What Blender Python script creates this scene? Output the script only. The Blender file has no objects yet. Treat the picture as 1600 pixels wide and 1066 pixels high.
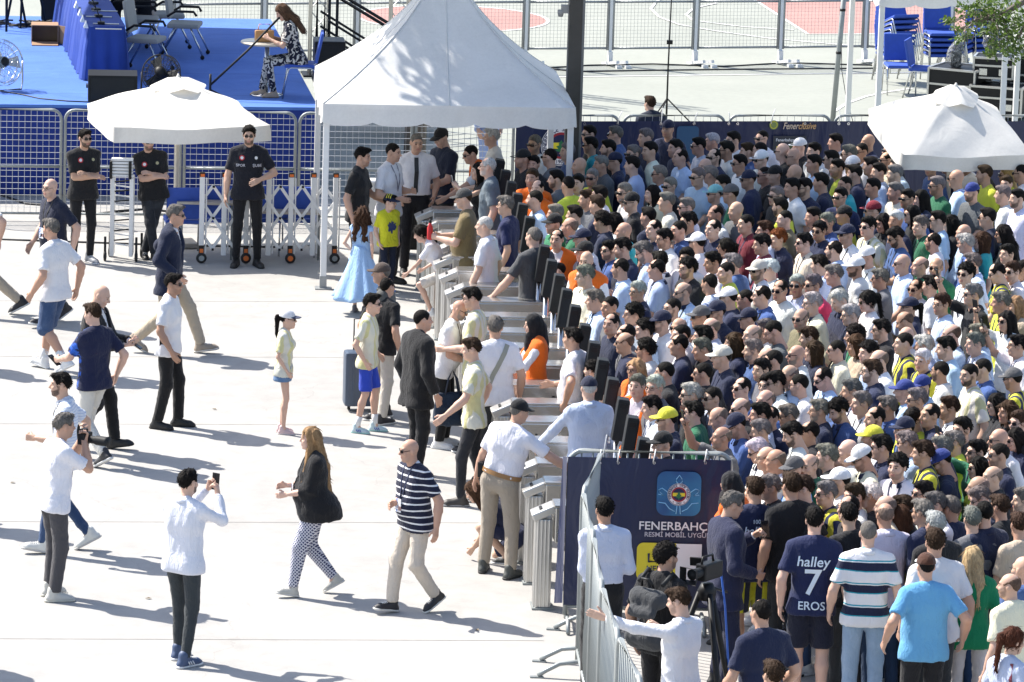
import bpy, bmesh, math, random
import numpy as np
from mathutils import Matrix, Vector, Euler
from mathutils.bvhtree import BVHTree

random.seed(7)
RNG = np.random.default_rng(11)
PI = math.pi
R = math.radians
scene = bpy.context.scene
COL = scene.collection

# ------------------------------------------------------------------ camera
CAM_H, PITCH, ROLL, FPX = 11.75, R(11.3), R(1.7), 8000.0
cr, sr, cp, sp = math.cos(ROLL), math.sin(ROLL), math.cos(PITCH), math.sin(PITCH)
FWD, UP0, RT0 = Vector((0, cp, -sp)), Vector((0, sp, cp)), Vector((1, 0, 0))
cam_d = bpy.data.cameras.new('camera')
cam = bpy.data.objects.new('camera', cam_d)
COL.objects.link(cam)
cam_d.sensor_width = 36.0
cam_d.lens = 36.0 * FPX / 1600.0
cam_d.clip_start, cam_d.clip_end = 1.0, 2000.0
cx_ = RT0 * cr + UP0 * sr
cy_ = UP0 * cr - RT0 * sr
cam.matrix_world = Matrix(((cx_.x, cy_.x, -FWD.x, 0), (cx_.y, cy_.y, -FWD.y, 0), (cx_.z, cy_.z, -FWD.z, CAM_H), (0, 0, 0, 1)))
scene.camera = cam

# ------------------------------------------------------------------ light
SUN_EL = R(49)
SH = Vector((0.865, -0.50, 0)).normalized()          # ground direction of the shadows
world = bpy.data.worlds.new('World')
scene.world = world
world.use_nodes = True
wn = world.node_tree.nodes
sky = wn.new('ShaderNodeTexSky')
sky.sky_type = 'NISHITA'
sky.sun_disc = False
sky.sun_elevation = SUN_EL
sky.sun_rotation = math.atan2(-SH.x, -SH.y)
sky.air_density = 1.0
sky.dust_density = 1.6
world.node_tree.links.new(sky.outputs[0], wn['Background'].inputs[0])
wn['Background'].inputs[1].default_value = 0.12
sun_d = bpy.data.lights.new('sun', 'SUN')
sun_d.energy = 4.6
sun_d.angle = R(0.5)
sun_d.color = (1.0, 0.945, 0.865)
sun = bpy.data.objects.new('sun', sun_d)
COL.objects.link(sun)
sdir = Vector((SH.x * math.cos(SUN_EL), SH.y * math.cos(SUN_EL), -math.sin(SUN_EL)))
sun.rotation_euler = sdir.to_track_quat('-Z', 'Y').to_euler()
sun.location = (-20, 80, 30)
vs = scene.view_settings
vs.view_transform = 'Standard'
vs.look = 'None'
vs.exposure = 1.03
vs.gamma = 1.0
vs.use_curve_mapping = False
scene.cycles.max_bounces = 6
scene.cycles.diffuse_bounces = 3
scene.cycles.glossy_bounces = 3
scene.cycles.transmission_bounces = 4
scene.cycles.transparent_max_bounces = 8
scene.cycles.use_denoising = True

def P(px, py, z=0.0):
    """point of the plane at height z that the photograph (1600 wide) shows at px, py"""
    dx, dy = px - 800.0, py - 533.0
    x, y = dx * cr + dy * sr, dy * cr - dx * sr
    d = FWD * FPX + RT0 * x - UP0 * y
    t = (z - CAM_H) / d.z
    return Vector((d.x * t, d.y * t, z))

def at_depth(px, py, Y):
    """point at ground distance Y seen at px, py"""
    dx, dy = px - 800.0, py - 533.0
    x, y = dx * cr + dy * sr, dy * cr - dx * sr
    d = FWD * FPX + RT0 * x - UP0 * y
    t = Y / d.y
    return Vector((d.x * t, Y, CAM_H + d.z * t))

# ------------------------------------------------------------------ materials
MATS = {}
def nt(name):
    m = bpy.data.materials.new(name)
    m.use_nodes = True
    t = m.node_tree
    return m, t, t.nodes['Principled BSDF'], t.nodes, t.links

def mixc(n, l, fac, a, b, mode='MIX'):
    x = n.new('ShaderNodeMix'); x.data_type = 'RGBA'; x.blend_type = mode
    for sock, v in ((x.inputs[0], fac), (x.inputs[6], a), (x.inputs[7], b)):
        if hasattr(v, 'links'): l.new(v, sock)
        elif isinstance(v, (int, float)): sock.default_value = v
        else: sock.default_value = tuple(v)[:3] + (1,)
    return x.outputs[2]

def math_(n, l, op, a, b=None, c=None, clamp=False):
    x = n.new('ShaderNodeMath'); x.operation = op; x.use_clamp = clamp
    for i, v in enumerate((a, b, c)):
        if v is None: continue
        if hasattr(v, 'links'): l.new(v, x.inputs[i])
        else: x.inputs[i].default_value = v
    return x.outputs[0]

def noise_(n, l, scale, vec=None, detail=3, rough=.55, dist=0):
    x = n.new('ShaderNodeTexNoise')
    x.inputs['Scale'].default_value = scale
    x.inputs['Detail'].default_value = detail
    x.inputs['Roughness'].default_value = rough
    x.inputs['Distortion'].default_value = dist
    if vec is not None: l.new(vec, x.inputs['Vector'])
    return x.outputs[0]

def ramp_(n, l, fac, stops):
    x = n.new('ShaderNodeValToRGB')
    cr_ = x.color_ramp
    while len(cr_.elements) < len(stops): cr_.elements.new(.5)
    for e, (p, c) in zip(cr_.elements, stops):
        e.position = p
        e.color = (c, c, c, 1) if isinstance(c, (int, float)) else tuple(c)[:3] + (1,)
    l.new(fac, x.inputs[0])
    return x.outputs[0]

def bump_(n, l, b, h, strength=.3, dist=.01):
    x = n.new('ShaderNodeBump')
    x.inputs['Strength'].default_value = strength
    x.inputs['Distance'].default_value = dist
    l.new(h, x.inputs['Height'])
    l.new(x.outputs[0], b.inputs['Normal'])

def objvec(n):
    return n.new('ShaderNodeTexCoord').outputs['Object']

def simple(name, col, rough=.6, metal=0.0, var=.08, scale=6.0, bump=0.0, bscale=40, spec=None):
    if name in MATS: return MATS[name]
    m, t, b, n, l = nt(name)
    v = objvec(n)
    f = noise_(n, l, scale, v)
    dark = tuple(c * (1 - var * 2) for c in col); light = tuple(min(1, c * (1 + var)) for c in col)
    l.new(mixc(n, l, f, dark, light), b.inputs['Base Color'])
    b.inputs['Roughness'].default_value = rough
    b.inputs['Metallic'].default_value = metal
    if spec is not None: b.inputs['Specular IOR Level'].default_value = spec
    if bump: bump_(n, l, b, noise_(n, l, bscale, v), bump, .01)
    MATS[name] = m
    return m

def attr_(n, name, typ='GEOMETRY'):
    a = n.new('ShaderNodeAttribute'); a.attribute_name = name; a.attribute_type = typ
    return a

def cloth(pattern='plain', src='obj'):
    """woven cloth whose colour is the object's own colour (and c2 for a pattern's second colour)"""
    key = 'cloth_' + pattern + ('' if src == 'obj' else '_' + src)
    if key in MATS: return MATS[key]
    m, t, b, n, l = nt(key)
    v = objvec(n)
    if src == 'obj':
        base = n.new('ShaderNodeObjectInfo').outputs['Color']
        c2 = attr_(n, 'c2', 'OBJECT').outputs['Color']
    else:
        base = attr_(n, 'tint').outputs['Color']; c2 = base
    sx = n.new('ShaderNodeSeparateXYZ'); l.new(v, sx.inputs[0])
    X, Y, Z = sx.outputs
    def band(c, period, duty, off=0.0):
        q = math_(n, l, 'FRACT', math_(n, l, 'MULTIPLY_ADD', c, 1.0 / period, off))
        return math_(n, l, 'LESS_THAN', q, duty)
    wob = math_(n, l, 'MULTIPLY_ADD', noise_(n, l, 7, v), .012, -.006)
    Zw = math_(n, l, 'ADD', Z, wob); Xw = math_(n, l, 'ADD', X, wob)
    if pattern == 'jersey': base = mixc(n, l, band(Xw, .105, .5, .25), base, c2)
    elif pattern == 'softjersey':
        base = mixc(n, l, math_(n, l, 'MULTIPLY', band(Xw, .085, .4, .3), .75), base, c2)
    elif pattern == 'breton': base = mixc(n, l, band(Zw, .062, .24), base, c2)
    elif pattern == 'pinstripe': base = mixc(n, l, band(Xw, .022, .35), base, c2)
    elif pattern == 'hpin': base = mixc(n, l, band(Zw, .028, .3), base, c2)
    elif pattern == 'rugby':
        q = math_(n, l, 'FRACT', math_(n, l, 'MULTIPLY_ADD', Zw, 1 / .195, .12))
        a1 = math_(n, l, 'LESS_THAN', q, .34)
        tq = math_(n, l, 'MULTIPLY', math_(n, l, 'GREATER_THAN', q, .39), math_(n, l, 'LESS_THAN', q, .45))
        tq2 = math_(n, l, 'GREATER_THAN', q, .95)
        base = mixc(n, l, a1, base, c2)
        base = mixc(n, l, math_(n, l, 'MAXIMUM', tq, tq2), base, (.02, .32, .42))
    elif pattern == 'check':
        f1 = band(Xw, .045, .3); f2 = band(Zw, .045, .3)
        base = mixc(n, l, math_(n, l, 'MULTIPLY', math_(n, l, 'ADD', f1, f2), .5), base, c2)
    elif pattern == 'dots':
        u = math_(n, l, 'ADD', Y, math_(n, l, 'MULTIPLY', X, .6))
        d1 = band(math_(n, l, 'ADD', u, Z), .034, .66); d2 = band(math_(n, l, 'SUBTRACT', u, Z), .034, .66)
        base = mixc(n, l, math_(n, l, 'MULTIPLY', d1, d2), base, c2)
    elif pattern == 'floral':
        f = noise_(n, l, 17, v, 1, .4, 1.2)
        base = mixc(n, l, ramp_(n, l, f, ((.46, 0), (.5, 1))), base, c2)
    elif pattern == 'splash':
        f = noise_(n, l, 9, v, 3, .6, 2)
        side = math_(n, l, 'LESS_THAN', Y, -.02)
        base = mixc(n, l, math_(n, l, 'MULTIPLY', ramp_(n, l, f, ((.45, 0), (.55, 1))), side), base, c2)
    elif pattern == 'denim':
        f = noise_(n, l, 5, v, 4, .6, .5)
        base = mixc(n, l, ramp_(n, l, f, ((.45, 0), (.75, .45))), base, c2)
    elif pattern == 'letters':
        f = noise_(n, l, 60, v, 1, .4)
        hole = math_(n, l, 'LESS_THAN', Z, .84)
        base = mixc(n, l, math_(n, l, 'MULTIPLY', ramp_(n, l, f, ((.6, 0), (.63, .7))), hole), base, c2)
    f = noise_(n, l, 3.2, v, 3, .6)
    base = mixc(n, l, .22, base, ramp_(n, l, f, ((.25, .55), (.75, 1.0))), 'MULTIPLY')
    l.new(base, b.inputs['Base Color'])
    b.inputs['Roughness'].default_value = .86
    b.inputs['Specular IOR Level'].default_value = .25
    b.inputs['Sheen Weight'].default_value = .12
    mp = n.new('ShaderNodeMapping'); mp.inputs['Scale'].default_value = (1, 1, .45)
    mp.inputs['Rotation'].default_value = (.3, .5, .2)
    l.new(v, mp.inputs['Vector'])
    h = math_(n, l, 'ADD', noise_(n, l, 19, mp.outputs[0], 3, .55, 1.6), math_(n, l, 'MULTIPLY', noise_(n, l, 320, v, 1), .12))
    bump_(n, l, b, h, .68, .02)
    MATS[key] = m
    return m

def skin_mat(src='obj'):
    key = 'skin' + ('' if src == 'obj' else '_' + src)
    if key in MATS: return MATS[key]
    m, t, b, n, l = nt(key)
    v = objvec(n)
    if src == 'obj':
        oi = n.new('ShaderNodeObjectInfo')
        base, beard = oi.outputs['Color'], oi.outputs['Alpha']
        bc = attr_(n, 'hairc', 'OBJECT').outputs['Color']
    else:
        a = attr_(n, 'tint'); base, beard = a.outputs['Color'], a.outputs['Alpha']
        bc = None
    f = noise_(n, l, 9, v, 3)
    base = mixc(n, l, .3, base, mixc(n, l, f, (.9, .66, .58), (1, 1, 1)), 'MULTIPLY')
    mk = attr_(n, 'mask'); sc = n.new('ShaderNodeSeparateColor'); l.new(mk.outputs['Color'], sc.inputs[0])
    lip, brd, eye = sc.outputs
    base = mixc(n, l, math_(n, l, 'MULTIPLY', lip, .7), base, (.36, .13, .11))
    dens = ramp_(n, l, noise_(n, l, 130, v, 2), ((.25, .75), (.7, 1)))
    bf = math_(n, l, 'MULTIPLY', math_(n, l, 'MULTIPLY', brd, beard), dens)
    base = mixc(n, l, bf, base, bc if bc is not None else (.03, .022, .018))
    base = mixc(n, l, math_(n, l, 'MULTIPLY', mk.outputs['Alpha'], .8), base, bc if bc is not None else (.03, .022, .018))
    base = mixc(n, l, eye, base, (.025, .018, .015))
    l.new(base, b.inputs['Base Color'])
    b.inputs['Roughness'].default_value = .5
    b.inputs['Specular IOR Level'].default_value = .35
    b.inputs['Subsurface Weight'].default_value = .0
    bump_(n, l, b, noise_(n, l, 90, v, 2), .12, .004)
    MATS[key] = m
    return m

def hair_mat(src='obj'):
    key = 'hair' + ('' if src == 'obj' else '_' + src)
    if key in MATS: return MATS[key]
    m, t, b, n, l = nt(key)
    v = objvec(n)
    base = n.new('ShaderNodeObjectInfo').outputs['Color'] if src == 'obj' else attr_(n, 'tint').outputs['Color']
    mp = n.new('ShaderNodeMapping'); mp.inputs['Scale'].default_value = (1, .6, .22)
    l.new(v, mp.inputs['Vector'])
    f = noise_(n, l, 95, mp.outputs[0], 3, .6, .8)
    f2 = noise_(n, l, 22, v, 2)
    base = mixc(n, l, .75, base, ramp_(n, l, f, ((.3, .45), (.7, 1.25))), 'MULTIPLY')
    base = mixc(n, l, .35, base, ramp_(n, l, f2, ((.3, .6), (.7, 1.1))), 'MULTIPLY')
    l.new(base, b.inputs['Base Color'])
    b.inputs['Roughness'].default_value = .68
    b.inputs['Specular IOR Level'].default_value = .13
    bump_(n, l, b, f, .75, .012)
    MATS[key] = m
    return m

def tinted(name, rough=.5, metal=0.0):
    if name in MATS: return MATS[name]
    m, t, b, n, l = nt(name)
    v = objvec(n)
    base = n.new('ShaderNodeObjectInfo').outputs['Color']
    base = mixc(n, l, .3, base, ramp_(n, l, noise_(n, l, 14, v), ((.3, .7), (.7, 1))), 'MULTIPLY')
    l.new(base, b.inputs['Base Color'])
    b.inputs['Roughness'].default_value = rough
    b.inputs['Metallic'].default_value = metal
    bump_(n, l, b, noise_(n, l, 60, v), .15, .006)
    MATS[name] = m
    return m

# ------------------------------------------------------------------ mesh helpers
def new_mesh(name, verts, faces, mats=(), smooth=True, fmat=None):
    me = bpy.data.meshes.new(name)
    if isinstance(faces, np.ndarray):
        nv, nf, k = len(verts), len(faces), faces.shape[1]
        me.vertices.add(nv); me.vertices.foreach_set('co', np.asarray(verts, np.float32).ravel())
        me.loops.add(nf * k); me.loops.foreach_set('vertex_index', faces.astype(np.int32).ravel())
        me.polygons.add(nf)
        me.polygons.foreach_set('loop_start', np.arange(0, nf * k, k, dtype=np.int32))
        me.update(calc_edges=True)
        if smooth: me.shade_smooth()
    else:
        me.from_pydata([tuple(v) for v in verts], [], [tuple(f) for f in faces])
        if smooth: me.shade_smooth()
    for m in mats: me.materials.append(m)
    if fmat is not None: me.polygons.foreach_set('material_index', np.asarray(fmat, np.int32))
    return me

def link(name, data, parent=None, mat=None, loc=None):
    o = bpy.data.objects.new(name, data)
    COL.objects.link(o)
    if parent is not None: o.parent = parent
    if mat is not None: o.matrix_local = mat
    if loc is not None: o.location = loc
    return o

def tag(o, label, cat, group=None):
    o['label'] = label; o['category'] = cat
    if group: o['group'] = group
    return o

def empty(name, loc, rz=0.0, label=None, cat=None, group=None):
    o = bpy.data.objects.new(name, None)
    o.empty_display_size = .2
    COL.objects.link(o)
    o.location = loc; o.rotation_euler = (0, 0, rz)
    if label: tag(o, label, cat, group)
    return o

class MB:
    """collects boxes, bars, tubes and sheets, then links them as one mesh"""
    def __init__(s): s.v, s.f, s.sm = [], [], []
    def add(s, vs_, fs, smooth=False):
        k = len(s.v); s.v += [Vector(v) for v in vs_]
        s.f += [tuple(i + k for i in f) for f in fs]; s.sm += [smooth] * len(fs)
        return s
    def box(s, c, size, rot=None, taper=1.0):
        c = Vector(c); hx, hy, hz = size[0] / 2, size[1] / 2, size[2] / 2
        pts = [Vector((x * (taper if z > 0 else 1), y * (taper if z > 0 else 1), z)) for z in (-hz, hz) for x, y in ((-hx, -hy), (hx, -hy), (hx, hy), (-hx, hy))]
        if rot is not None:
            m = rot if isinstance(rot, Matrix) else Euler(rot).to_matrix()
            pts = [m @ p for p in pts]
        return s.add([p + c for p in pts], [(3, 2, 1, 0), (4, 5, 6, 7), (0, 1, 5, 4), (1, 2, 6, 5), (2, 3, 7, 6), (3, 0, 4, 7)])
    def bbox(s, c, size, bev=.01, rot=None):
        """box with chamfered edges"""
        b = bmesh.new(); bmesh.ops.create_cube(b, size=1.0)
        for v in b.verts: v.co = Vector((v.co.x * size[0], v.co.y * size[1], v.co.z * size[2]))
        bmesh.ops.bevel(b, geom=list(b.edges), offset=bev, segments=2, affect='EDGES', profile=.6)
        b.verts.index_update()
        m = Matrix.Identity(3) if rot is None else (rot if isinstance(rot, Matrix) else Euler(rot).to_matrix())
        s.add([m @ v.co + Vector(c) for v in b.verts], [[v.index for v in f.verts] for f in b.faces])
        b.free(); return s
    def tube(s, pts, r, n=8, cap=True):
        pts = [Vector(p) for p in pts]; m = len(pts)
        rs = r if isinstance(r, (list, tuple)) else [r] * m
        vs_, fs = [], []
        ref = None
        for i, p in enumerate(pts):
            d = (pts[min(i + 1, m - 1)] - pts[max(i - 1, 0)]).normalized()
            if ref is None: ref = Vector((0, 0, 1)) if abs(d.z) < .9 else Vector((1, 0, 0))
            a = d.cross(ref).normalized(); b_ = d.cross(a).normalized(); ref = -b_ if False else ref
            for j in range(n):
                t = 2 * PI * j / n
                vs_.append(p + (a * math.cos(t) + b_ * math.sin(t)) * rs[i])
        for i in range(m - 1):
            for j in range(n):
                fs.append((i * n + j, i * n + (j + 1) % n, (i + 1) * n + (j + 1) % n, (i + 1) * n + j))
        s.add(vs_, fs, True)
        if cap:
            k = len(s.v) - n * m
            s.f += [tuple(k + j for j in range(n))[::-1], tuple(k + (m - 1) * n + j for j in range(n))]; s.sm += [False, False]
        return s
    def wire(s, a, b, r):
        a, b = Vector(a), Vector(b); d = (b - a).normalized()
        x = d.cross(Vector((0, 0, 1)) if abs(d.z) < .9 else Vector((1, 0, 0))).normalized(); y = d.cross(x)
        vs_ = []
        for p in (a, b):
            for t in (0, 2.094, 4.189): vs_.append(p + (x * math.cos(t) + y * math.sin(t)) * r)
        return s.add(vs_, [(0, 1, 4, 3), (1, 2, 5, 4), (2, 0, 3, 5)])
    def lathe(s, prof, n=20, c=(0, 0, 0)):
        c = Vector(c); vs_, fs = [], []
        for r, z in prof:
            for j in range(n): vs_.append(c + Vector((r * math.cos(2 * PI * j / n), r * math.sin(2 * PI * j / n), z)))
        for i in range(len(prof) - 1):
            for j in range(n): fs.append((i * n + j, i * n + (j + 1) % n, (i + 1) * n + (j + 1) % n, (i + 1) * n + j))
        fs += [tuple(range(n))[::-1], tuple((len(prof) - 1) * n + j for j in range(n))]
        return s.add(vs_, fs, True)
    def disc(s, c, r, nrm=(0, -1, 0), n=24, r0=0.0):
        c = Vector(c); d = Vector(nrm).normalized()
        x = d.cross(Vector((0, 0, 1)) if abs(d.z) < .9 else Vector((0, 1, 0))).normalized(); y = x.cross(d)
        ring = lambda q: [c + (x * math.cos(2 * PI * j / n) - y * math.sin(2 * PI * j / n)) * q for j in range(n)]
        if r0 <= 0: return s.add(ring(r), [tuple(range(n))[::-1]])
        return s.add(ring(r0) + ring(r), [(j, n + j, n + (j + 1) % n, (j + 1) % n)[::-1] for j in range(n)])
    def xf(s, m):
        s.v = [m @ v for v in s.v]; return s
    def mesh(s, name, mat=None):
        me = bpy.data.meshes.new(name)
        me.from_pydata([tuple(v) for v in s.v], [], s.f)
        me.polygons.foreach_set('use_smooth', s.sm)
        if mat: me.materials.append(mat)
        me.update(); return me
    def build(s, name, mat, parent=None, matrix=None):
        return link(name, s.mesh(name, mat), parent, matrix)

def copy_tree(o, parent=None):
    c = o.copy(); COL.objects.link(c)
    if parent is not None: c.parent = parent
    for ch in list(o.children): copy_tree(ch, c)
    return c

def lettering(txt, size, parent, matrix, mat, name='lettering', align='LEFT', extrude=.0015, shear=0.0, spacing=1.0):
    cu = bpy.data.curves.new(name, 'FONT')
    cu.body = txt; cu.size = size; cu.align_x = align; cu.align_y = 'CENTER'; cu.extrude = extrude; cu.shear = shear
    cu.space_character = spacing
    cu.offset = size * .012
    cu.resolution_u = 3
    t_ = bpy.data.objects.new('lettering_source', cu)
    me = t_.to_mesh().copy(); t_.to_mesh_clear(); bpy.data.objects.remove(t_); bpy.data.curves.remove(cu)
    me.materials.clear(); me.materials.append(mat); me.name = name
    return link(name, me, parent, matrix)

FACE = Matrix.Rotation(PI / 2, 4, 'X')      # a text's x,y plane stood upright, facing -Y

# ------------------------------------------------------------------ signed distance bodies
class Field:
    def __init__(s, lo, hi, r):
        s.ax = [np.arange(lo[i], hi[i] + r, r, dtype=np.float32) for i in range(3)]
        s.d = np.full([len(a) for a in s.ax], .6, np.float32); s.r = r
    def sl(s, lo, hi):
        out = []
        for i in range(3):
            a = int(np.searchsorted(s.ax[i], lo[i])); b = int(np.searchsorted(s.ax[i], hi[i]))
            if b <= a: return None
            out.append(slice(a, b))
        return tuple(out)
    def grid(s, S):
        return (s.ax[0][S[0]][:, None, None], s.ax[1][S[1]][None, :, None], s.ax[2][S[2]][None, None, :])
    def put(s, S, d, k, sub):
        o = s.d[S]
        if sub:
            d = -d
            h = np.maximum(k - np.abs(o - d), 0) / k
            s.d[S] = np.maximum(o, d) + h * h * k * .25
        else:
            h = np.maximum(k - np.abs(o - d), 0) / k
            s.d[S] = np.minimum(o, d) - h * h * k * .25
    def cone(s, a, b, ra, rb, k=.02, sub=False, cut=0):
        a, b = np.asarray(a, np.float32), np.asarray(b, np.float32)
        m = max(ra, rb) + k + s.r * 2.5
        S = s.sl(np.minimum(a, b) - m, np.maximum(a, b) + m)
        if S is None: return s
        X, Y, Z = s.grid(S)
        ba = b - a; L2 = float(ba @ ba) + 1e-9; L = math.sqrt(L2)
        tt = ((X - a[0]) * ba[0] + (Y - a[1]) * ba[1] + (Z - a[2]) * ba[2]) / L2
        t = np.clip(tt, 0, 1)
        d = np.sqrt((X - a[0] - t * ba[0]) ** 2 + (Y - a[1] - t * ba[1]) ** 2 + (Z - a[2] - t * ba[2]) ** 2) - (ra + (rb - ra) * t)
        if cut & 1: d = np.maximum(d, (tt - 1) * L)
        if cut & 2: d = np.maximum(d, -tt * L)
        s.put(S, d.astype(np.float32), k, sub)
        return s
    def ell(s, c, r, k=.02, sub=False, rx=0.0):
        c = np.asarray(c, np.float32); m = max(r) + k + s.r * 2.5
        S = s.sl(c - m, c + m)
        if S is None: return s
        X, Y, Z = s.grid(S); X, Y, Z = X - c[0], Y - c[1], Z - c[2]
        if rx:
            co, si = math.cos(rx), math.sin(rx); Y, Z = Y * co + Z * si, -Y * si + Z * co
        k0 = np.sqrt((X / r[0]) ** 2 + (Y / r[1]) ** 2 + (Z / r[2]) ** 2) + 1e-6
        k1 = np.sqrt((X / r[0] ** 2) ** 2 + (Y / r[1] ** 2) ** 2 + (Z / r[2] ** 2) ** 2) + 1e-6
        s.put(S, (k0 * (k0 - 1) / k1).astype(np.float32), k, sub)
        return s
    def clip(s, nrm, off):
        """keep the side where p.n >= off"""
        X, Y, Z = s.grid((slice(None),) * 3)
        s.d = np.maximum(s.d, (off - (X * nrm[0] + Y * nrm[1] + Z * nrm[2])).astype(np.float32))
        return s
    def folds(s, amp, seed, sc=1.0, legs=False):
        """cloth folds: rounded waves with sharper creases across them"""
        X, Y, Z = s.grid((slice(None),) * 3)
        g = np.random.default_rng(seed); out = 0
        for i in range(5):
            k = g.normal(size=3) * (np.array([12, 12, 24]) if legs else np.array([19, 19, 17])) * sc * (1 + .35 * i)
            q = g.normal(size=3) * np.array([8, 8, 6]) * sc; ph = g.uniform(0, 6.28, 2)
            w = np.sin(k[0] * X + k[1] * Y + k[2] * Z + ph[0] + 1.8 * np.sin(q[0] * X + q[1] * Y + q[2] * Z + ph[1]))
            q2 = g.normal(size=3) * 5
            m = .55 + .45 * np.sin(q2[0] * X + q2[1] * Y + q2[2] * Z + ph[1])
            out = out + (np.abs(w) ** .8 * 1.5 - .9) * m / (1 + .25 * i)
        s.d += (out * amp * .8).astype(np.float32)
        return s
    def folds_old(s, amp, seed, sc=1.0):
        X, Y, Z = s.grid((slice(None),) * 3)
        g = np.random.default_rng(seed)
        out = 0
        for i in range(4):
            k = g.normal(size=3) * np.array([26, 26, 15]) * sc; q = g.normal(size=3) * 9 * sc; ph = g.uniform(0, 6.28, 2)
            out = out + np.sin(k[0] * X + k[1] * Y + k[2] * Z + ph[0] + 1.6 * np.sin(q[0] * X + q[1] * Y + q[2] * Z + ph[1]))
        s.d += (out * amp * .5).astype(np.float32)
        return s
    def mesh(s):
        d = s.d; ins = d < 0
        c = [ins[i:ins.shape[0] - 1 + i, j:ins.shape[1] - 1 + j, k:ins.shape[2] - 1 + k] for i in (0, 1) for j in (0, 1) for k in (0, 1)]
        sm = np.zeros(c[0].shape, np.int8)
        for q in c: sm += q
        I, J, K = np.nonzero((sm > 0) & (sm < 8))
        idx = np.full(c[0].shape, -1, np.int32); idx[I, J, K] = np.arange(len(I))
        acc = np.zeros((len(I), 3), np.float32); cnt = np.zeros(len(I), np.float32)
        corners = [(i, j, k) for i in (0, 1) for j in (0, 1) for k in (0, 1)]
        val = {q: d[I + q[0], J + q[1], K + q[2]] for q in corners}
        for q in corners:
            for a in range(3):
                if q[a]: continue
                w = list(q); w[a] = 1; w = tuple(w)
                v0, v1 = val[q], val[w]; m = (v0 < 0) != (v1 < 0)
                t = np.where(m, v0 / np.where(m, v0 - v1, 1), 0)
                for b in range(3): acc[:, b] += np.where(m, q[b] + (t if b == a else 0), 0)
                cnt += m
        acc /= cnt[:, None]
        V = np.stack([s.ax[a][0] + (np.stack([I, J, K])[a] + acc[:, a]) * s.r for a in range(3)], 1)
        F = []
        for a in range(3):
            A = [slice(None)] * 3; B = [slice(None)] * 3
            A[a] = slice(0, -1); B[a] = slice(1, None)
            x = ins[tuple(A)]; y = ins[tuple(B)]
            for m, flip in ((x & ~y, False), (~x & y, True)):
                i, j, k = np.nonzero(m); p = [i, j, k]
                b, cc = (a + 1) % 3, (a + 2) % 3
                ok = (p[b] > 0) & (p[cc] > 0) & (p[b] < ins.shape[b] - 1) & (p[cc] < ins.shape[cc] - 1)
                p = [q[ok] for q in p]
                quad = []
                for (u, w) in ((-1, -1), (0, -1), (0, 0), (-1, 0)):
                    z = [q.copy() for q in p]; z[b] = z[b] + u; z[cc] = z[cc] + w
                    quad.append(idx[z[0], z[1], z[2]])
                quad = np.stack(quad, 1)
                if flip: quad = quad[:, ::-1]
                F.append(quad)
        F = np.concatenate(F)
        return V, F[(F >= 0).all(1)]
# ------------------------------------------------------------------ people: templates in head space
def make_head(res, fem=False):
    f = Field((-.11, -.15, -.24), (.11, .13, .14), res)
    k = .8 if fem else 1.0
    f.ell((0, .012, .03), (.076, .092, .09), .02)
    f.ell((0, -.03, -.035), (.061, .064, .078), .035)
    f.cone((-.028, -.045, -.085), (.028, -.045, -.085), .03, .03, .03)
    f.ell((0, -.07, -.098), (.023, .02, .018), .025)
    f.cone((-.036, -.074, .03), (.036, -.074, .03), .014, .014, .02)
    for q in (-1, 1):
        f.ell((q * .046, -.068, -.025), (.02, .02, .02), .025)
        f.ell((q * .031, -.097, .008), (.017, .017, .012), .012, True)
        f.ell((q * .078, .016, -.004), (.01, .022, .032), .008, rx=-.2)
        f.ell((q * .0315, -.077, .008), (.0135, .0125, .0125), .003)
    f.cone((0, -.088, .016), (0, -.113, -.022), .008, .0125 * k, .012)
    f.cone((-.011, -.1, -.027), (.011, -.1, -.027), .01 * k, .01 * k, .008)
    f.cone((-.019, -.089, -.059), (.019, -.089, -.059), .0075, .0075, .008)
    f.cone((-.016, -.087, -.069), (.016, -.087, -.069), .0085, .0085, .006)
    n = .047 if fem else .056
    f.cone((0, .018, -.06), (0, .03, -.22), n, n + .004, .035)
    V, F = f.mesh()
    x, y, z = np.abs(V[:, 0]), V[:, 1], V[:, 2]
    lip = ((y < -.084) & (np.abs(z + .064) < .0135) & (x < .024)).astype(float)
    sm = lambda v, w: np.clip(v / w + .5, 0, 1)
    cheek = -.028 - np.clip((-.012 - y) / .075, 0, 1) * .024
    beard = sm(cheek - z, .014) * sm(-.004 - y, .012) * sm(z + .124, .012) * sm(-(y + .012) - np.clip(-.085 - z, 0, 1) * 1.3, .014)
    side = sm(-.003 - y, .008) * sm(y + .03, .008) * sm(.004 - z, .012) * sm(z + .045, .01) * (x > .05)
    beard = np.maximum(beard, side * .8) * (1 - lip)
    eye = ((((x - .0315) / .0105) ** 2 + ((z - .008) / .0075) ** 2 < 1) & (y < -.07)).astype(float)
    brow = (((np.abs(x - .033) < .019) & (np.abs(z - .031 + (x - .033) ** 2 * 9) < .0055)) & (y < -.06)).astype(float)
    M = np.stack([lip, beard, eye, brow], 1).astype(np.float32)
    return V, F, M

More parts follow.
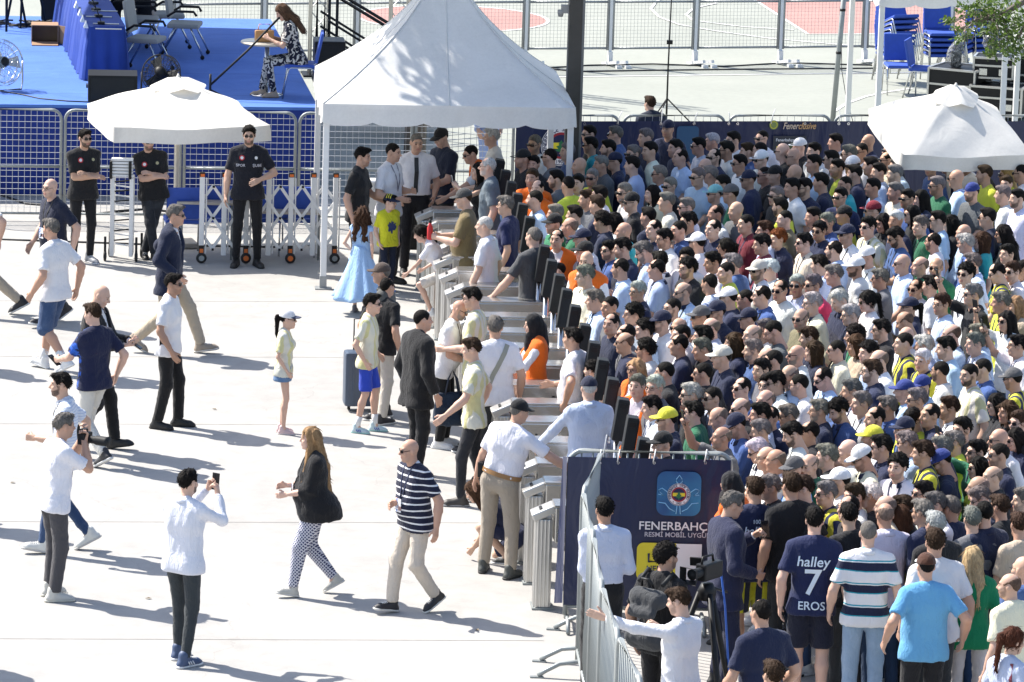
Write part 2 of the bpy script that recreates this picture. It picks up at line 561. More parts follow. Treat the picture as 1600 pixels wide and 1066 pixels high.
def hair_field(style, res):
    f = Field((-.2 if style == 'vlong' else -.14, -.16, -.5 if style in ('long', 'pony', 'ponycap', 'bob', 'wavy', 'scarf') else (-.85 if style == 'vlong' else -.17)), (.2 if style == 'vlong' else .14, .28 if style in ('pony', 'ponycap', 'bun', 'vlong') else .2, .2), res)
    t = {'buzz': .003, 'ring': .005, 'curly': .022, 'short': .006, 'thin': .006, 'ponycap': .001}.get(style, .014)
    f.ell((0, .017, .033), (.077 + t, .096 + t, .09 + t * 1.15), .01)
    if style == 'short':
        f.ell((0, .012, .052), (.08, .097, .087), .02)
    X, Y, Z = f.grid((slice(None),) * 3)
    if style in ('short', 'curly', 'buzz', 'ring', 'thin'):
        zl = np.interp(f.ax[1], [-.12, -.075, -.055, -.035, -.012, .012, .045, .075, .12], [.086, .074, .058, .008, .02, .046, .018, -.042, -.058])[None, :, None]
    else:
        zl = np.interp(f.ax[1], [-.12, -.075, -.05, -.03, .0, .03, .12], [.078, .066, .03, -.04, -.06, -.09, -.11])[None, :, None]
    f.d = np.maximum(f.d, ((zl - Z) * .8).astype(np.float32) + 0 * X)
    if style == 'short':
        f.ell((.012, -.045, .108), (.056, .05, .024), .02)
    if style in ('ring', 'thin'):
        top = .05 if style == 'ring' else .085
        lim = top + np.clip(Y * (.5 if style == 'ring' else .15), -.03, .035)
        cut = np.minimum(Z - lim, .075 - np.sqrt(X ** 2 + (Y - (-.02 if style == 'ring' else -.06)) ** 2))
        f.d = np.maximum(f.d, cut.astype(np.float32) + 0 * f.d) if style == 'thin' else np.maximum(f.d, (Z - lim).astype(np.float32) + 0 * f.d)
    if style == 'curly':
        f.d += (.0075 * (np.sin(95 * X + 2 * np.sin(60 * Z)) * np.sin(90 * Y + 1.5) * np.sin(88 * Z + 2 * np.sin(50 * Y)))).astype(np.float32)
    elif style in ('short', 'buzz', 'thin', 'ring'):
        a = {'short': .0022, 'buzz': .0006, 'thin': .0012, 'ring': .001}[style]
        f.d += (a * (np.sin(120 * X + 90 * Y + 2 * np.sin(45 * Z)) + np.sin(190 * X - 115 * Y + 60 * Z + 1))).astype(np.float32)
    if style == 'vlong':
        for q in (-1, 1): f.cone((q * .062, .0, -.0), (q * .08, .015, -.36), .035, .04, .03)
        [(f.cone((q * .045, .075, 0), (q * .07, .15, -.3), .05, .052, .04), f.cone((q * .07, .15, -.3), (q * .085, .2, -.72), .052, .04, .04)) for q in (-1, 1)]
        f.cone((.07, -.02, -.1), (.13, -.07, -.4), .03, .04, .03)
        f.d += (.006 * np.sin(85 * X + 55 * Y + 3 * np.sin(Z * 8))).astype(np.float32)
        f.ell((0, -.075, -.04), (.058, .06, .095), .01, True)
    if style == 'long':
        for q in (-1, 1): f.cone((q * .062, .0, -.0), (q * .075, .015, -.27), .035, .036, .03)
        [(f.cone((q * .045, .07, 0), (q * .055, .115, -.2), .05, .05, .04), f.cone((q * .055, .115, -.2), (q * .06, .12, -.42), .05, .04, .04)) for q in (-1, 1)]
    if style == 'bob':
        for q in (-1, 1): f.cone((q * .062, .0, -.0), (q * .07, .01, -.13), .04, .04, .03)
        f.cone((-.03, .06, 0), (-.045, .06, -.14), .06, .055, .04); f.cone((.03, .06, 0), (.045, .06, -.14), .06, .055, .04)
    if style == 'wavy':
        for q in (-1, 1): f.cone((q * .07, .005, -.0), (q * .105, .0, -.24), .045, .055, .04)
        f.cone((-.05, .07, 0), (-.08, .09, -.36), .065, .06, .05); f.cone((.05, .07, 0), (.08, .09, -.36), .065, .06, .05)
    if style in ('long', 'bob', 'wavy'):
        a = .009 if style == 'wavy' else .005
        f.d += (a * np.sin(85 * X + 55 * Y + (14 if style == 'wavy' else 3) * np.sin(Z * (22 if style == 'wavy' else 8)) * .25)).astype(np.float32)
        f.ell((0, -.075, -.04), (.058, .06, .095), .01, True)
    if style in ('pony', 'ponycap', 'bun'):
        if style != 'bun':
            f.cone((0, .1, .02 if style == 'ponycap' else .06), (0, .145, .0 if style == 'ponycap' else .03), .024, .034, .015); f.cone((0, .145, .03), (0, .15, -.2), .034, .02, .02); f.cone((0, .15, -.2), (0, .13, -.3), .02, .006, .01)
        else: f.ell((0, .125, .06), (.042, .04, .042), .015)
        f.d += (.003 * np.sin(120 * X + 40 * Y)).astype(np.float32)
    if style == 'scarf':
        f.ell((0, .01, .015), (.099, .12, .128), .02); f.cone((0, .02, -.08), (0, .03, -.2), .085, .115, .04)
        f.cone((0, .09, -.05), (0, .11, -.33), .08, .07, .05); f.cone((.0, -.05, -.14), (0, -.09, -.3), .07, .05, .04)
        f.ell((0, -.1, -.01), (.056, .075, .085), .012, True)
        f.folds(.006, 3, .9)
    return f.mesh()

def cap_parts(res=.0075):
    f = Field((-.12, -.13, -.02), (.12, .15, .17), res)
    f.ell((0, .014, .036), (.09, .109, .106), .01)
    f.clip((0, -.12, 1), .03)
    f.ell((0, .014, .144), (.008, .008, .005), .004)
    crown = f.mesh()
    f = Field((-.11, -.25, -.03), (.11, 0, .12), res)
    X, Y, Z = f.grid((slice(None),) * 3)
    zb = .052 + (Y + .09) * .16 - 3.2 * X ** 2
    e = np.sqrt((X / .082) ** 2 + ((Y + .075) / .105) ** 2) - 1
    d = np.maximum(np.abs(Z - zb) - .0055, e * .08)
    d = np.maximum(d, .088 - np.sqrt(X ** 2 + (Y - .012) ** 2 * .72))
    f.d = d.astype(np.float32)
    return crown, f.mesh()

def glasses_mesh(kind):
    m = MB()
    for q in (-1, 1):
        c = Vector((q * .0325, -.1005, .006))
        if kind == 'sun':
            n = 10
            ring = [(c.x + .0255 * math.copysign(abs(math.cos(t)) ** .7, math.cos(t)), c.z + .0175 * math.copysign(abs(math.sin(t)) ** .75, math.sin(t))) for t in [2 * PI * i / n for i in range(n)]]
            yy = lambda x: c.y + abs(x) * .22
            vs_ = [(x, yy(x) - .004, z) for x, z in ring] + [(x, yy(x) + .004, z) for x, z in ring]
            m.add(vs_, [tuple(range(n)), tuple(range(2 * n - 1, n - 1, -1))] + [((i + 1) % n, i, n + i, n + (i + 1) % n) for i in range(n)])
        else:
            pts = [(c.x + .026 * math.cos(t), c.y + abs(c.x + .026 * math.cos(t)) * .22, c.z + .019 * math.sin(t)) for t in [2 * PI * i / 10 for i in range(11)]]
            m.tube(pts, .0028, 4)
        h = .006 if kind == 'sun' else .0035
        m.box((q * .0745, -.04, .014), (h * .7, .1, h), rot=(0, 0, q * .1))
    m.box((0, -.1, .012), (.018, .006, .006))
    return m

def make_hand(pose, res=.0079):
    f = Field((-.08, -.09, -.21), (.08, .06, .06), res)
    f.cone((0, 0, .05), (0, 0, 0), .027, .023, .01)
    for x in (-.024, -.008, .008, .024): f.cone((x * .7, 0, -.01), (x, 0, -.085), .0155, .0135, .012)
    c = {'relax': (.35, .75), 'grip': (1.15, 2.3), 'flat': (.03, .08)}[pose]
    for x, L in ((-.0285, .062), (-.0095, .075), (.0095, .08), (.0285, .07)):
        x = -x
        b = Vector((x, -.002, -.085)); a1, a2 = c
        sp_ = x * (.5 if pose == 'flat' else .15)
        m = b + Vector((sp_ * .5, -math.sin(a1), -math.cos(a1))).normalized() * L * .52
        e = m + Vector((sp_ * .5, -math.sin(a2), -math.cos(a2))).normalized() * L * .48
        f.cone(b, m, .0098, .0088, .004); f.cone(m, e, .0088, .0072, .003)
    tb = Vector((.022, -.008, -.03)); tm = Vector((.05, -.022, -.062)); te = Vector((.052, -.04, -.092)) if pose != 'flat' else Vector((.068, -.02, -.09))
    if pose == 'grip': tm, te = Vector((.042, -.035, -.065)), Vector((.022, -.055, -.085))
    f.cone(tb, tm, .0155, .0115, .008); f.cone(tm, te, .0112, .0085, .004)
    return f.mesh()

def make_shoe(style='sneaker'):
    f = Field((-.07, -.25, -.13), (.07, .13, .1), .008)
    f.cone((0, .055, -.062), (.004, -.13, -.068), .036, .043, .03)
    f.cone((.004, -.13, -.068), (.004, -.165, -.074), .042, .03, .02)
    f.cone((0, .03, -.05), (0, .02, .02), .042, .046 if style != 'shoe' else .04, .03)
    f.cone((0, .0, -.02), (0, -.11, -.055), .036, .026, .03)
    f.clip((0, 0, 1), -.085 if style == 'shoe' else -.072)
    up = f.mesh()
    f = Field((-.07, -.25, -.13), (.07, .13, .0), .008)
    f.cone((0, .058, -.07), (.004, -.15, -.07), .043, .047, .01)
    X, Y, Z = f.grid((slice(None),) * 3)
    f.d = np.maximum(f.d, (np.abs(Z + .079) - .0125 + .0 * X).astype(np.float32))
    f.d = np.maximum(f.d, (-Z - .09 - np.clip(-(Y + .13), 0, 1) * .0 + 0 * X).astype(np.float32))
    return up, f.mesh()

HEADS = {}
def head_t(res, fem):
    k = (res, fem)
    if k not in HEADS: HEADS[k] = make_head(res, fem)
    return HEADS[k]
HANDS = {p: make_hand(p) for p in ('relax', 'grip', 'flat')}
def solid_mesh(name, VF, mat):
    return new_mesh(name, VF[0], VF[1], (mat,))
HAIRS = {}
def hair_mesh(style):
    if style not in HAIRS:
        V, F = hair_field(style, .0085)
        if style != 'scarf': V, F = with_strands(style, V, F)
        HAIRS[style] = new_mesh('hair_' + style, V, F, (cloth() if style == 'scarf' else hair_mat(),))
    return HAIRS[style]
def with_strands(style, V, F):
    """locks lying over the hair so that it does not read as one moulded cap"""
    L, W, lift, n_ = {'ponycap': (.03, .004, .1, 160), 'short': (.03, .0045, .35, 420), 'thin': (.022, .003, .2, 260), 'ring': (.014, .0025, .2, 220), 'buzz': (.008, .002, .5, 320), 'curly': (.022, .006, .9, 420)}.get(style, (.075, .006, .12, 420))
    g = np.random.default_rng(len(style) * 7 + len(V))
    a, b_, c = V[F[:, 0]], V[F[:, 1]], V[F[:, 2]]
    N = np.cross(b_ - a, c - a); N /= np.linalg.norm(N, axis=1)[:, None] + 1e-9
    C = V[F].mean(1); out = C - np.array([0, .015, .02]); ok = ((N * out).sum(1) > 0) | (C[:, 2] < -.1)
    idx = np.nonzero(ok)[0]; idx = g.choice(idx, n_)
    vs_, fs = [], []; k = len(V)
    for i in idx:
        p, nn = C[i], N[i]
        d = np.array([.25 * np.sign(p[0] + .02), -.9 if p[1] < -.0 and p[2] > .09 else .55, -.35]) if style in ('short', 'thin', 'buzz', 'ring') else np.array([.1 * np.sign(p[0]), .15, -1.0])
        if style == 'curly': d = g.normal(size=3)
        d = d + g.normal(size=3) * .3; d = d - nn * (d @ nn); d /= np.linalg.norm(d) + 1e-9
        w = np.cross(d, nn) * W * g.uniform(.6, 1.3); l_ = L * g.uniform(.6, 1.3)
        q = p + nn * .0015
        vs_ += [q - w, q + w, q + d * l_ * .55 + w * .8 + nn * l_ * lift * .35, q + d * l_ + nn * l_ * lift * .3]
        fs.append((k, k + 1, k + 2, k + 3)); k += 4
    return np.concatenate([V, np.array(vs_)]), np.concatenate([F, np.array(fs)])
_cap = cap_parts()
CAP_CROWN = solid_mesh('cap_crown', _cap[0], cloth())
CAP_BRIM = solid_mesh('cap_brim', _cap[1], cloth())
M_LENS = simple('dark_lens', (.012, .011, .012), .12, 0, .02)
M_FRAME = simple('eyeglass_frame', (.02, .018, .018), .35, 0, .05)
SUNG = glasses_mesh('sun').mesh('sunglasses', M_LENS)
SPEC = glasses_mesh('spec').mesh('eyeglasses', M_FRAME)
_sh = {k: make_shoe(k) for k in ('sneaker', 'shoe')}
SHOE_UP = {k: solid_mesh('shoe_upper', v[0], tinted('shoe_leather', .55)) for k, v in _sh.items()}
SHOE_SOLE = {k: solid_mesh('shoe_sole', v[1], tinted('shoe_rubber', .7)) for k, v in _sh.items()}

_l = MB(); _t = BVHTree.FromPolygons([tuple(v) for v in _sh['sneaker'][0][0]], [tuple(q) for q in _sh['sneaker'][0][1]])
for i in range(5):
    y = -.045 - .017 * i; z = (_t.ray_cast(Vector((0, y, .2)), Vector((0, 0, -1)))[0] or Vector((0, 0, -.03))).z
    _l.tube([(-.022, y + .004, z - .002), (0, y, z + .004), (.022, y + .004, z - .002)], .0045, 5)
SHOE_LACE = _l.mesh('laces', tinted('shoe_rubber', .7))
_l = MB()
for q in (-1, 1):
    for i in range(3):
        pts = []
        for a, zz in ((0, -.07), (.012, -.05), (.024, -.03)):
            y = -.075 + .026 * i + a; h = _t.ray_cast(Vector((q * .2, y, zz)), Vector((-q, 0, 0)))[0]
            if h: pts.append(h + Vector((q * .003, 0, 0)))
        if len(pts) > 1: _l.tube(pts, .006, 5)
SHOE_STRIPE = _l.mesh('side_stripes', tinted('shoe_rubber', .7))

# ------------------------------------------------------------------ people: posed bodies
def ik(S, W, hint, l1, l2):
    S, W, hint = Vector(S), Vector(W), Vector(hint)
    d = W - S; L = d.length
    mx = (l1 + l2) * .995
    if L > mx: W = S + d * (mx / L); d = W - S; L = mx
    dn = d / max(L, 1e-6)
    a = (l1 * l1 - l2 * l2 + L * L) / (2 * L)
    h = math.sqrt(max(l1 * l1 - a * a, 0))
    p = hint - dn * hint.dot(dn)
    p = p.normalized() if p.length > 1e-4 else Vector((0, 1, 0))
    return S + dn * a + p * h, W

class Skel:
    def __init__(s, H=1.75, fat=.2, fem=0, lean=.03, side=0.0, twist=0.0, feet=None, hands=None, hint=(None, None), palm=(None, None), grip=('relax', 'relax'), look=(0, 0), hz=None, child=0, knee=(None, None)):
        s.H, s.fat, s.fem, s.child = H, fat, fem, child
        s.s = H / 1.75
        feet = feet or ((.11, -.01, 0, .15), (-.11, .01, 0, -.15))
        hands = hands or ((.27, -.02, .9), (-.27, -.02, .9))
        s.feet = [tuple(f) + (0,) * (5 - len(f)) for f in feet]
        hx = .092
        ank = [Vector((f[0], f[1], f[2] + .09)) for f in s.feet]
        if hz is None:
            hz = .935
            for q, a in zip((1, -1), ank):
                dd = (a.x - q * hx) ** 2 + a.y ** 2
                hz = min(hz, a.z + math.sqrt(max(.845 ** 2 - dd, .05)))
        s.hz = hz
        s.M = (Matrix.Rotation(twist, 3, 'Z') @ Matrix.Rotation(side, 3, 'Y') @ Matrix.Rotation(lean, 3, 'X'))
        s.hips, s.knees, s.ank = [], [], []
        for i, q in enumerate((1, -1)):
            h = Vector((q * hx, 0, hz))
            k, a = ik(h, ank[i], knee[i] or (q * .12, -1, .1), .425, .425)
            s.hips.append(h); s.knees.append(k); s.ank.append(a)
        sx = (.152 if fem else .168) + .014 * fat
        s.sh, s.el, s.wr = [], [], []
        for i, q in enumerate((1, -1)):
            S = s.T(q * sx, .014, .472)
            E, W = ik(S, hands[i], hint[i] or (q * .45, .8, -.25), .29, .255)
            s.sh.append(S); s.el.append(E); s.wr.append(W)
        s.grip, s.palm = grip, palm
        hs = .905 if not child else .93 + .2 * child
        s.HM = Matrix.Translation(s.T(0, -.03, .69 + (.012 * child))) @ (Matrix.Rotation(twist + look[0], 4, 'Z') @ Matrix.Rotation(side * .5, 4, 'Y') @ Matrix.Rotation(lean * .45 + look[1], 4, 'X')) @ Matrix.Scale(hs, 4)
        s.HMs = Matrix.Scale(s.s, 4) @ s.HM
        # shoulder heights in the neck: keep a neck from the chest to the skull
        s.neck = (s.T(0, .018, .5), s.HM @ Vector((0, .02, -.1)))
    def T(s, x, y, z):
        return Vector((0, 0, s.hz)) + s.M @ Vector((x, y, z))
    def field(s, lo_z, hi_z, r, pad=.12):
        pts = s.sh + s.el + s.wr + s.hips + s.knees + s.ank + [s.T(0, 0, .6)]
        lo = [min(p[i] for p in pts) - pad - .08 for i in range(3)]; hi = [max(p[i] for p in pts) + pad + .08 for i in range(3)]
        lo[2] = max(lo[2], lo_z); hi[2] = min(hi[2] + .1, hi_z)
        return Field(lo, hi, r)
    def torso(s, f, g=0.0, shoulders=True):
        a, m = s.fat, s.fem
        T = s.T
        f.cone(T(.076 + .012 * m + .01 * a, .0, .0), T(-.076 - .012 * m - .01 * a, 0, .0), .102 + .024 * a + g, .102 + .024 * a + g, .05)
        f.cone(T(.062 - .012 * m + .022 * a, -.005 - .02 * a, .17), T(-.062 + .012 * m - .022 * a, -.005 - .02 * a, .17), .09 - .01 * m + .052 * a + g, .09 - .01 * m + .052 * a + g, .09)
        if a > .35: f.ell(T(0, -.05 - .05 * a, .14), (.12 + .04 * a, .08 + .05 * a + g, .13), .08)
        f.cone(T(.074 - .01 * m + .016 * a, .0, .34), T(-.074 + .01 * m - .016 * a, 0, .34), .104 - .01 * m + .022 * a + g, .104 - .01 * m + .022 * a + g, .08)
        f.cone(T(.09 - .01 * m, .012, .44), T(-.09 + .01 * m, .012, .44), .078 + .01 * a + g, .078 + .01 * a + g, .06)
        if m:
            for q in (-1, 1): f.ell(T(q * .07, -.085, .33), (.06 + g, .055 + g, .06 + g), .04)
        if shoulders:
            for S, q in zip(s.sh, (1, -1)): f.cone(T(q * .03, .018, .535), S, .04 + g, .05 + g, .05)
    def legs(s, f, r1, r2, r3, k=.03, cut=0, to_knee=None):
        a = s.fat
        for h, kn, an in zip(s.hips, s.knees, s.ank):
            if to_knee is None:
                f.cone(h, kn, r1 + .012 * a, r2 + .006 * a, k)
                f.cone(kn, an, r2 + .006 * a, r3, k, cut=cut)
            elif to_knee <= 1: f.cone(h, h.lerp(kn, to_knee), r1 + .014 * a, r2 + .01 * a, k, cut=cut)
            else:
                f.cone(h, kn, r1 + .014 * a, r2 + .01 * a, k); f.cone(kn, kn.lerp(an, to_knee - 1), r2 + .01 * a, r3, k, cut=cut)

def body_arrays(k, res=.018, hres=.009, hands=True, bare='arms legs'):
    """one skin surface: trunk, neck, arms, legs, then the finer head and hands rooted in it"""
    f = k.field(-.02, 2.3, res)
    a = k.fat
    k.torso(f, -.024)
    f.cone(k.neck[0], k.neck[1], .055 if not k.fem else .046, .054 if not k.fem else .045, .03)
    rm = (.8 if k.fem else 1) * (1 + .22 * a) * (.84 if k.child else 1) * (1 if 'arms' in bare else .88)
    for S, E, W in zip(k.sh, k.el, k.wr):
        f.cone(S, E, .044 * rm, .041 * rm, .02); f.cone(E, E.lerp(W, .35), .041 * rm, .042 * rm, .015); f.cone(E.lerp(W, .35), W, .042 * rm, .0275 * rm, .015)
        if not hands: f.cone(W, W + (W - E).normalized() * .11, .03, .026, .01)
    lm = (.95 if k.fem else 1) * (1 + .12 * a) * (.85 if k.child else 1) * (1 if 'legs' in bare else .6)
    for h, kn, an in zip(k.hips, k.knees, k.ank):
        f.cone(h, kn, .077 * lm, .054 * lm, .03)
        c = kn.lerp(an, .3) + Vector((0, .014 if 'legs' in bare else 0, 0))
        f.cone(kn, c, .051 * lm, .056 * lm, .02); f.cone(c, an, .056 * lm, .036 * lm, .02)
        f.cone(an, an + Vector((0, -.03, -.04)), .034 if 'legs' in bare else .028, .03, .02)
    V, F = f.mesh()
    Vs, Fs, Ms = [V], [F], [np.zeros((len(V), 4), np.float32)]
    off = len(V)
    hv, hf, hm = head_t(hres, bool(k.fem))
    m = np.array(k.HM)
    Vs.append(hv @ m[:3, :3].T + m[:3, 3]); Fs.append(hf + off); Ms.append(hm); off += len(hv)
    if hands:
        for i, q in enumerate((1, -1)):
            S, E, W = k.sh[i], k.el[i], k.wr[i]
            fd = (W - E).normalized()
            n = Vector(k.palm[i] or (-q, -.15, 0)); n = (n - fd * n.dot(fd)).normalized()
            th = n.cross(fd) * q
            hv, hf = HANDS[k.grip[i]]
            sc = .88 if k.fem else .97
            if k.child: sc *= .85
            pts = np.outer(hv[:, 0], th) + np.outer(hv[:, 1], -n) + np.outer(hv[:, 2], -fd)
            Vs.append(pts * sc + np.array(W)); Fs.append((hf if q > 0 else hf[:, ::-1]) + off); Ms.append(np.zeros((len(hv), 4), np.float32)); off += len(hv)
    return np.concatenate(Vs) * k.s, np.concatenate(Fs), np.concatenate(Ms)

def top_arrays(k, kind='tee', res=.014, seed=0, tucked=False, amp=.0075, slim=0.0):
    f = k.field(-.02, 2.3, res)
    a = k.fat
    g = {'tee': .012, 'polo': .012, 'long': .012, 'jacket': .03, 'vest': .026, 'tank': .006, 'inner': .016, 'cape': .02}[kind] - slim
    k.torso(f, g)
    hem = {'jacket': -.2, 'vest': -.12, 'cape': -.12}.get(kind, -.1)
    if kind == 'cape': f.cone(k.T(.09, .02, -.02), k.T(-.09, .02, -.02), .2, .2, .08); f.cone(k.T(.06, .06, -.1), k.T(-.06, .06, -.1), .2, .2, .08)
    if not tucked:
        f.cone(k.T(.08 + .01 * a, 0, hem + .02), k.T(-.08 - .01 * a, 0, hem + .02), .104 + .024 * a + g + .008, .104 + .024 * a + g + .008, .05)
    else: hem = .06
    up = k.M @ Vector((0, 0, 1))
    base = Vector((0, 0, k.hz)).dot(up)
    f.clip(up, base + hem)
    if kind != 'tank':
        f.cone(k.T(0, .012, .49), k.T(0, -.004, .552), .078 + g, .06 + g * .6, .025, cut=1)
    if kind in ('tee', 'polo', 'cape'):
        rm = (.85 if k.fem or k.child else 1) * (1 + .15 * a)
        wide = 1.5 if kind == 'cape' else 1
        for S, E, W in zip(k.sh, k.el, k.wr):
            e = S.lerp(E, .78 if kind != 'cape' else 1.0)
            f.cone(S, e, .055 * rm, .063 * rm * wide, .035, cut=1)
            if kind == 'cape': f.cone(E, E.lerp(W, .4), .085 * rm, .08 * rm, .03, cut=1)
    elif kind in ('long', 'jacket'):
        e2 = .014 if kind == 'jacket' else 0
        rm = (.88 if k.fem else 1) * (1 + .12 * a) * (1 - slim * 10)
        for S, E, W in zip(k.sh, k.el, k.wr):
            f.cone(S, E, .054 * rm + e2, .051 * rm + e2, .035); f.cone(E, E.lerp(W, .97 if kind == 'long' else .93), .051 * rm + e2, .041 * rm + e2, .03, cut=1)
    f.folds(amp, seed, 1.0)
    if kind in ('jacket', 'vest'):
        zb = .12 if kind == 'jacket' else -.2
        X, Y, Z = f.grid((slice(None),) * 3)
        Mi = np.array(k.M.inverted()); q = np.stack([X + 0 * Y + 0 * Z, Y + 0 * X + 0 * Z, Z - k.hz + 0 * X + 0 * Y]).reshape(3, -1)
        L = (Mi @ q).reshape((3,) + f.d.shape)
        w = np.abs(L[0]) - (np.clip(L[2] - zb, 0, 1) * (.22 if kind == 'jacket' else .1) + (0 if kind == 'jacket' else .005))
        w = np.maximum(w, np.maximum(L[1] + .02, zb - L[2]))
        f.d = np.maximum(f.d, -w.astype(np.float32))
    V, F = f.mesh()
    return V * k.s, F

def bottom_arrays(k, kind='trousers', res=.015, seed=0, amp=.0055, belt=False):
    f = k.field(-.02, k.hz + .16, res)
    f.cone(k.T(.074 + .01 * k.fat, 0, -.01), k.T(-.074 - .01 * k.fat, 0, -.01), .1 + .022 * k.fat - (0 if belt else .008), .1 + .022 * k.fat - (0 if belt else .008), .05)
    f.cone(k.T(.06 + .01 * k.fat, -.01 * k.fat, .1), k.T(-.06 - .01 * k.fat, -.01 * k.fat, .1), (.093 if amp < .0046 else .093) - (.012 if not belt else 0) + .04 * k.fat, .093 - (.012 if not belt else 0) + .04 * k.fat, .05)
    up = k.M @ Vector((0, 0, 1))
    f.clip(-up, -(Vector((0, 0, k.hz)).dot(up) + .1))
    c = .86 if k.child or k.fem else 1
    if kind == 'trousers': k.legs(f, .094 * c, .07 * c, .06 * c, cut=1)
    elif kind == 'slim': k.legs(f, .09 * c, .06 * c, .048 * c, cut=1)
    elif kind == 'leggings': k.legs(f, .108, .076, .05, cut=1)
    elif kind == 'shorts': k.legs(f, .097 * c, .095 * c, .08, to_knee=.92, cut=1)
    elif kind == 'longshorts': k.legs(f, .097 * c, .085 * c, .085 * c, to_knee=1.08, cut=1)
    elif kind == 'skirt':
        f.cone(k.T(.07, 0, 0), k.T(.08, 0, -.2), .12, .135, .05); f.cone(k.T(-.07, 0, 0), k.T(-.08, 0, -.2), .12, .135, .05, cut=1)
        f.clip((0, 0, 1), k.hz - .17)
    f.folds(amp if kind not in ('leggings',) else amp * .25, seed + 50, 1.0, True)
    V, F = f.mesh()
    return V * k.s, F

def skin_mesh(name, arr):
    V, F, M = arr
    me = new_mesh(name, V, F, (skin_mat(),))
    a = me.attributes.new('mask', 'FLOAT_COLOR', 'POINT')
    a.data.foreach_set('color', M.ravel())
    return me

def ribbon_on(k, VF, path, width=.016, lift=.006, frm=(0, -1, 0)):
    """a strap laid on a garment: path in trunk space (x, z), thrown onto the garment from the front (or back)"""
    tree = BVHTree.FromPolygons([tuple(v) for v in VF[0]], [tuple(q) for q in VF[1]])
    d = (k.M @ Vector(frm)) * -1
    pts = []
    for x, z in path:
        o = k.T(x, 0, z) * k.s - d * .6
        h = tree.ray_cast(o, d)
        if h[0] is not None: pts.append(h[0] - d * lift)
        elif pts: pts.append(k.T(x, .02, z) * k.s - d * .05)
    m = MB(); vs_, fs = [], []
    if len(pts) < 2: return None, None
    for i, p in enumerate(pts):
        t = (pts[min(i + 1, len(pts) - 1)] - pts[max(0, i - 1)]).normalized()
        w = t.cross(d).normalized() * width / 2
        vs_ += [p - w, p + w, p + w + d * .006, p - w + d * .006]
    for i in range(len(pts) - 1):
        for j in range(4): fs.append((i * 4 + j, i * 4 + (j + 1) % 4, i * 4 + 4 + (j + 1) % 4, i * 4 + 4 + j))
    m.add(vs_, fs)
    return m, pts[-1]

LANYARD_PATH = [(.062, .545), (.058, .5), (.045, .42), (.025, .33), (.0, .23), (-.025, .33), (-.045, .42), (-.058, .5), (-.062, .545)]
M_CARD = None
def card_mat():
    if 'badge_card' in MATS: return MATS['badge_card']
    m, t, b, n, l = nt('badge_card')
    v = objvec(n)
    sx = n.new('ShaderNodeSeparateXYZ'); l.new(v, sx.inputs[0])
    top = math_(n, l, 'GREATER_THAN', sx.outputs[2], .02)
    ph = math_(n, l, 'MULTIPLY', math_(n, l, 'LESS_THAN', math_(n, l, 'ABSOLUTE', math_(n, l, 'ADD', sx.outputs[2], .025)), .02), math_(n, l, 'GREATER_THAN', sx.outputs[0], .005))
    c = mixc(n, l, ph, (.8, .8, .82), (.35, .2, .2))
    blue = math_(n, l, 'MULTIPLY', ramp_(n, l, noise_(n, l, 70, v, 0), ((.5, 0), (.52, 1))), math_(n, l, 'LESS_THAN', sx.outputs[0], .0))
    c = mixc(n, l, blue, c, (.1, .2, .5))
    l.new(c, b.inputs['Base Color']); b.inputs['Roughness'].default_value = .3
    MATS['badge_card'] = m
    return m

SKINS = [(.56, .365, .27), (.51, .315, .225), (.60, .40, .305), (.44, .265, .18), (.63, .43, .34)]
HAIRC = {'d': (.009, .007, .006), 'n': (.045, .025, .014), 'y': (.17, .155, .14), 'w': (.55, .54, .52), 'B': (.42, .27, .13), 'R': (.28, .075, .02), 'M': (.07, .035, .018)}
COLS = {'w': (.80, .80, .82), 'k': (.014, .014, .016), 'n': (.016, .022, .055), 'b': (.05, .10, .26), 'l': (.42, .54, .74), 'g': (.11, .115, .125), 'G': (.02, .13, .065),
        'y': (.62, .68, .06), 't': (.03, .32, .36), 'c': (.68, .64, .5), 'p': (.6, .05, .12), 'r': (.16, .015, .03), 'o': (.15, .13, .075), 'B': (.5, .41, .31), 's': (.6, .64, .72),
        'V': (.85, .16, .015), 'v': (.5, .5, .62)}

def jit(c, a=.12):
    q = 1 + random.uniform(-a, a)
    return tuple(max(0, min(1, x * q * (1 + random.uniform(-a * .3, a * .3)))) for x in c)

def setcol(o, c, a=1.0, c2=None):
    o.color = (c[0], c[1], c[2], a)
    if c2 is not None: o['c2'] = [float(x) for x in c2]
    return o

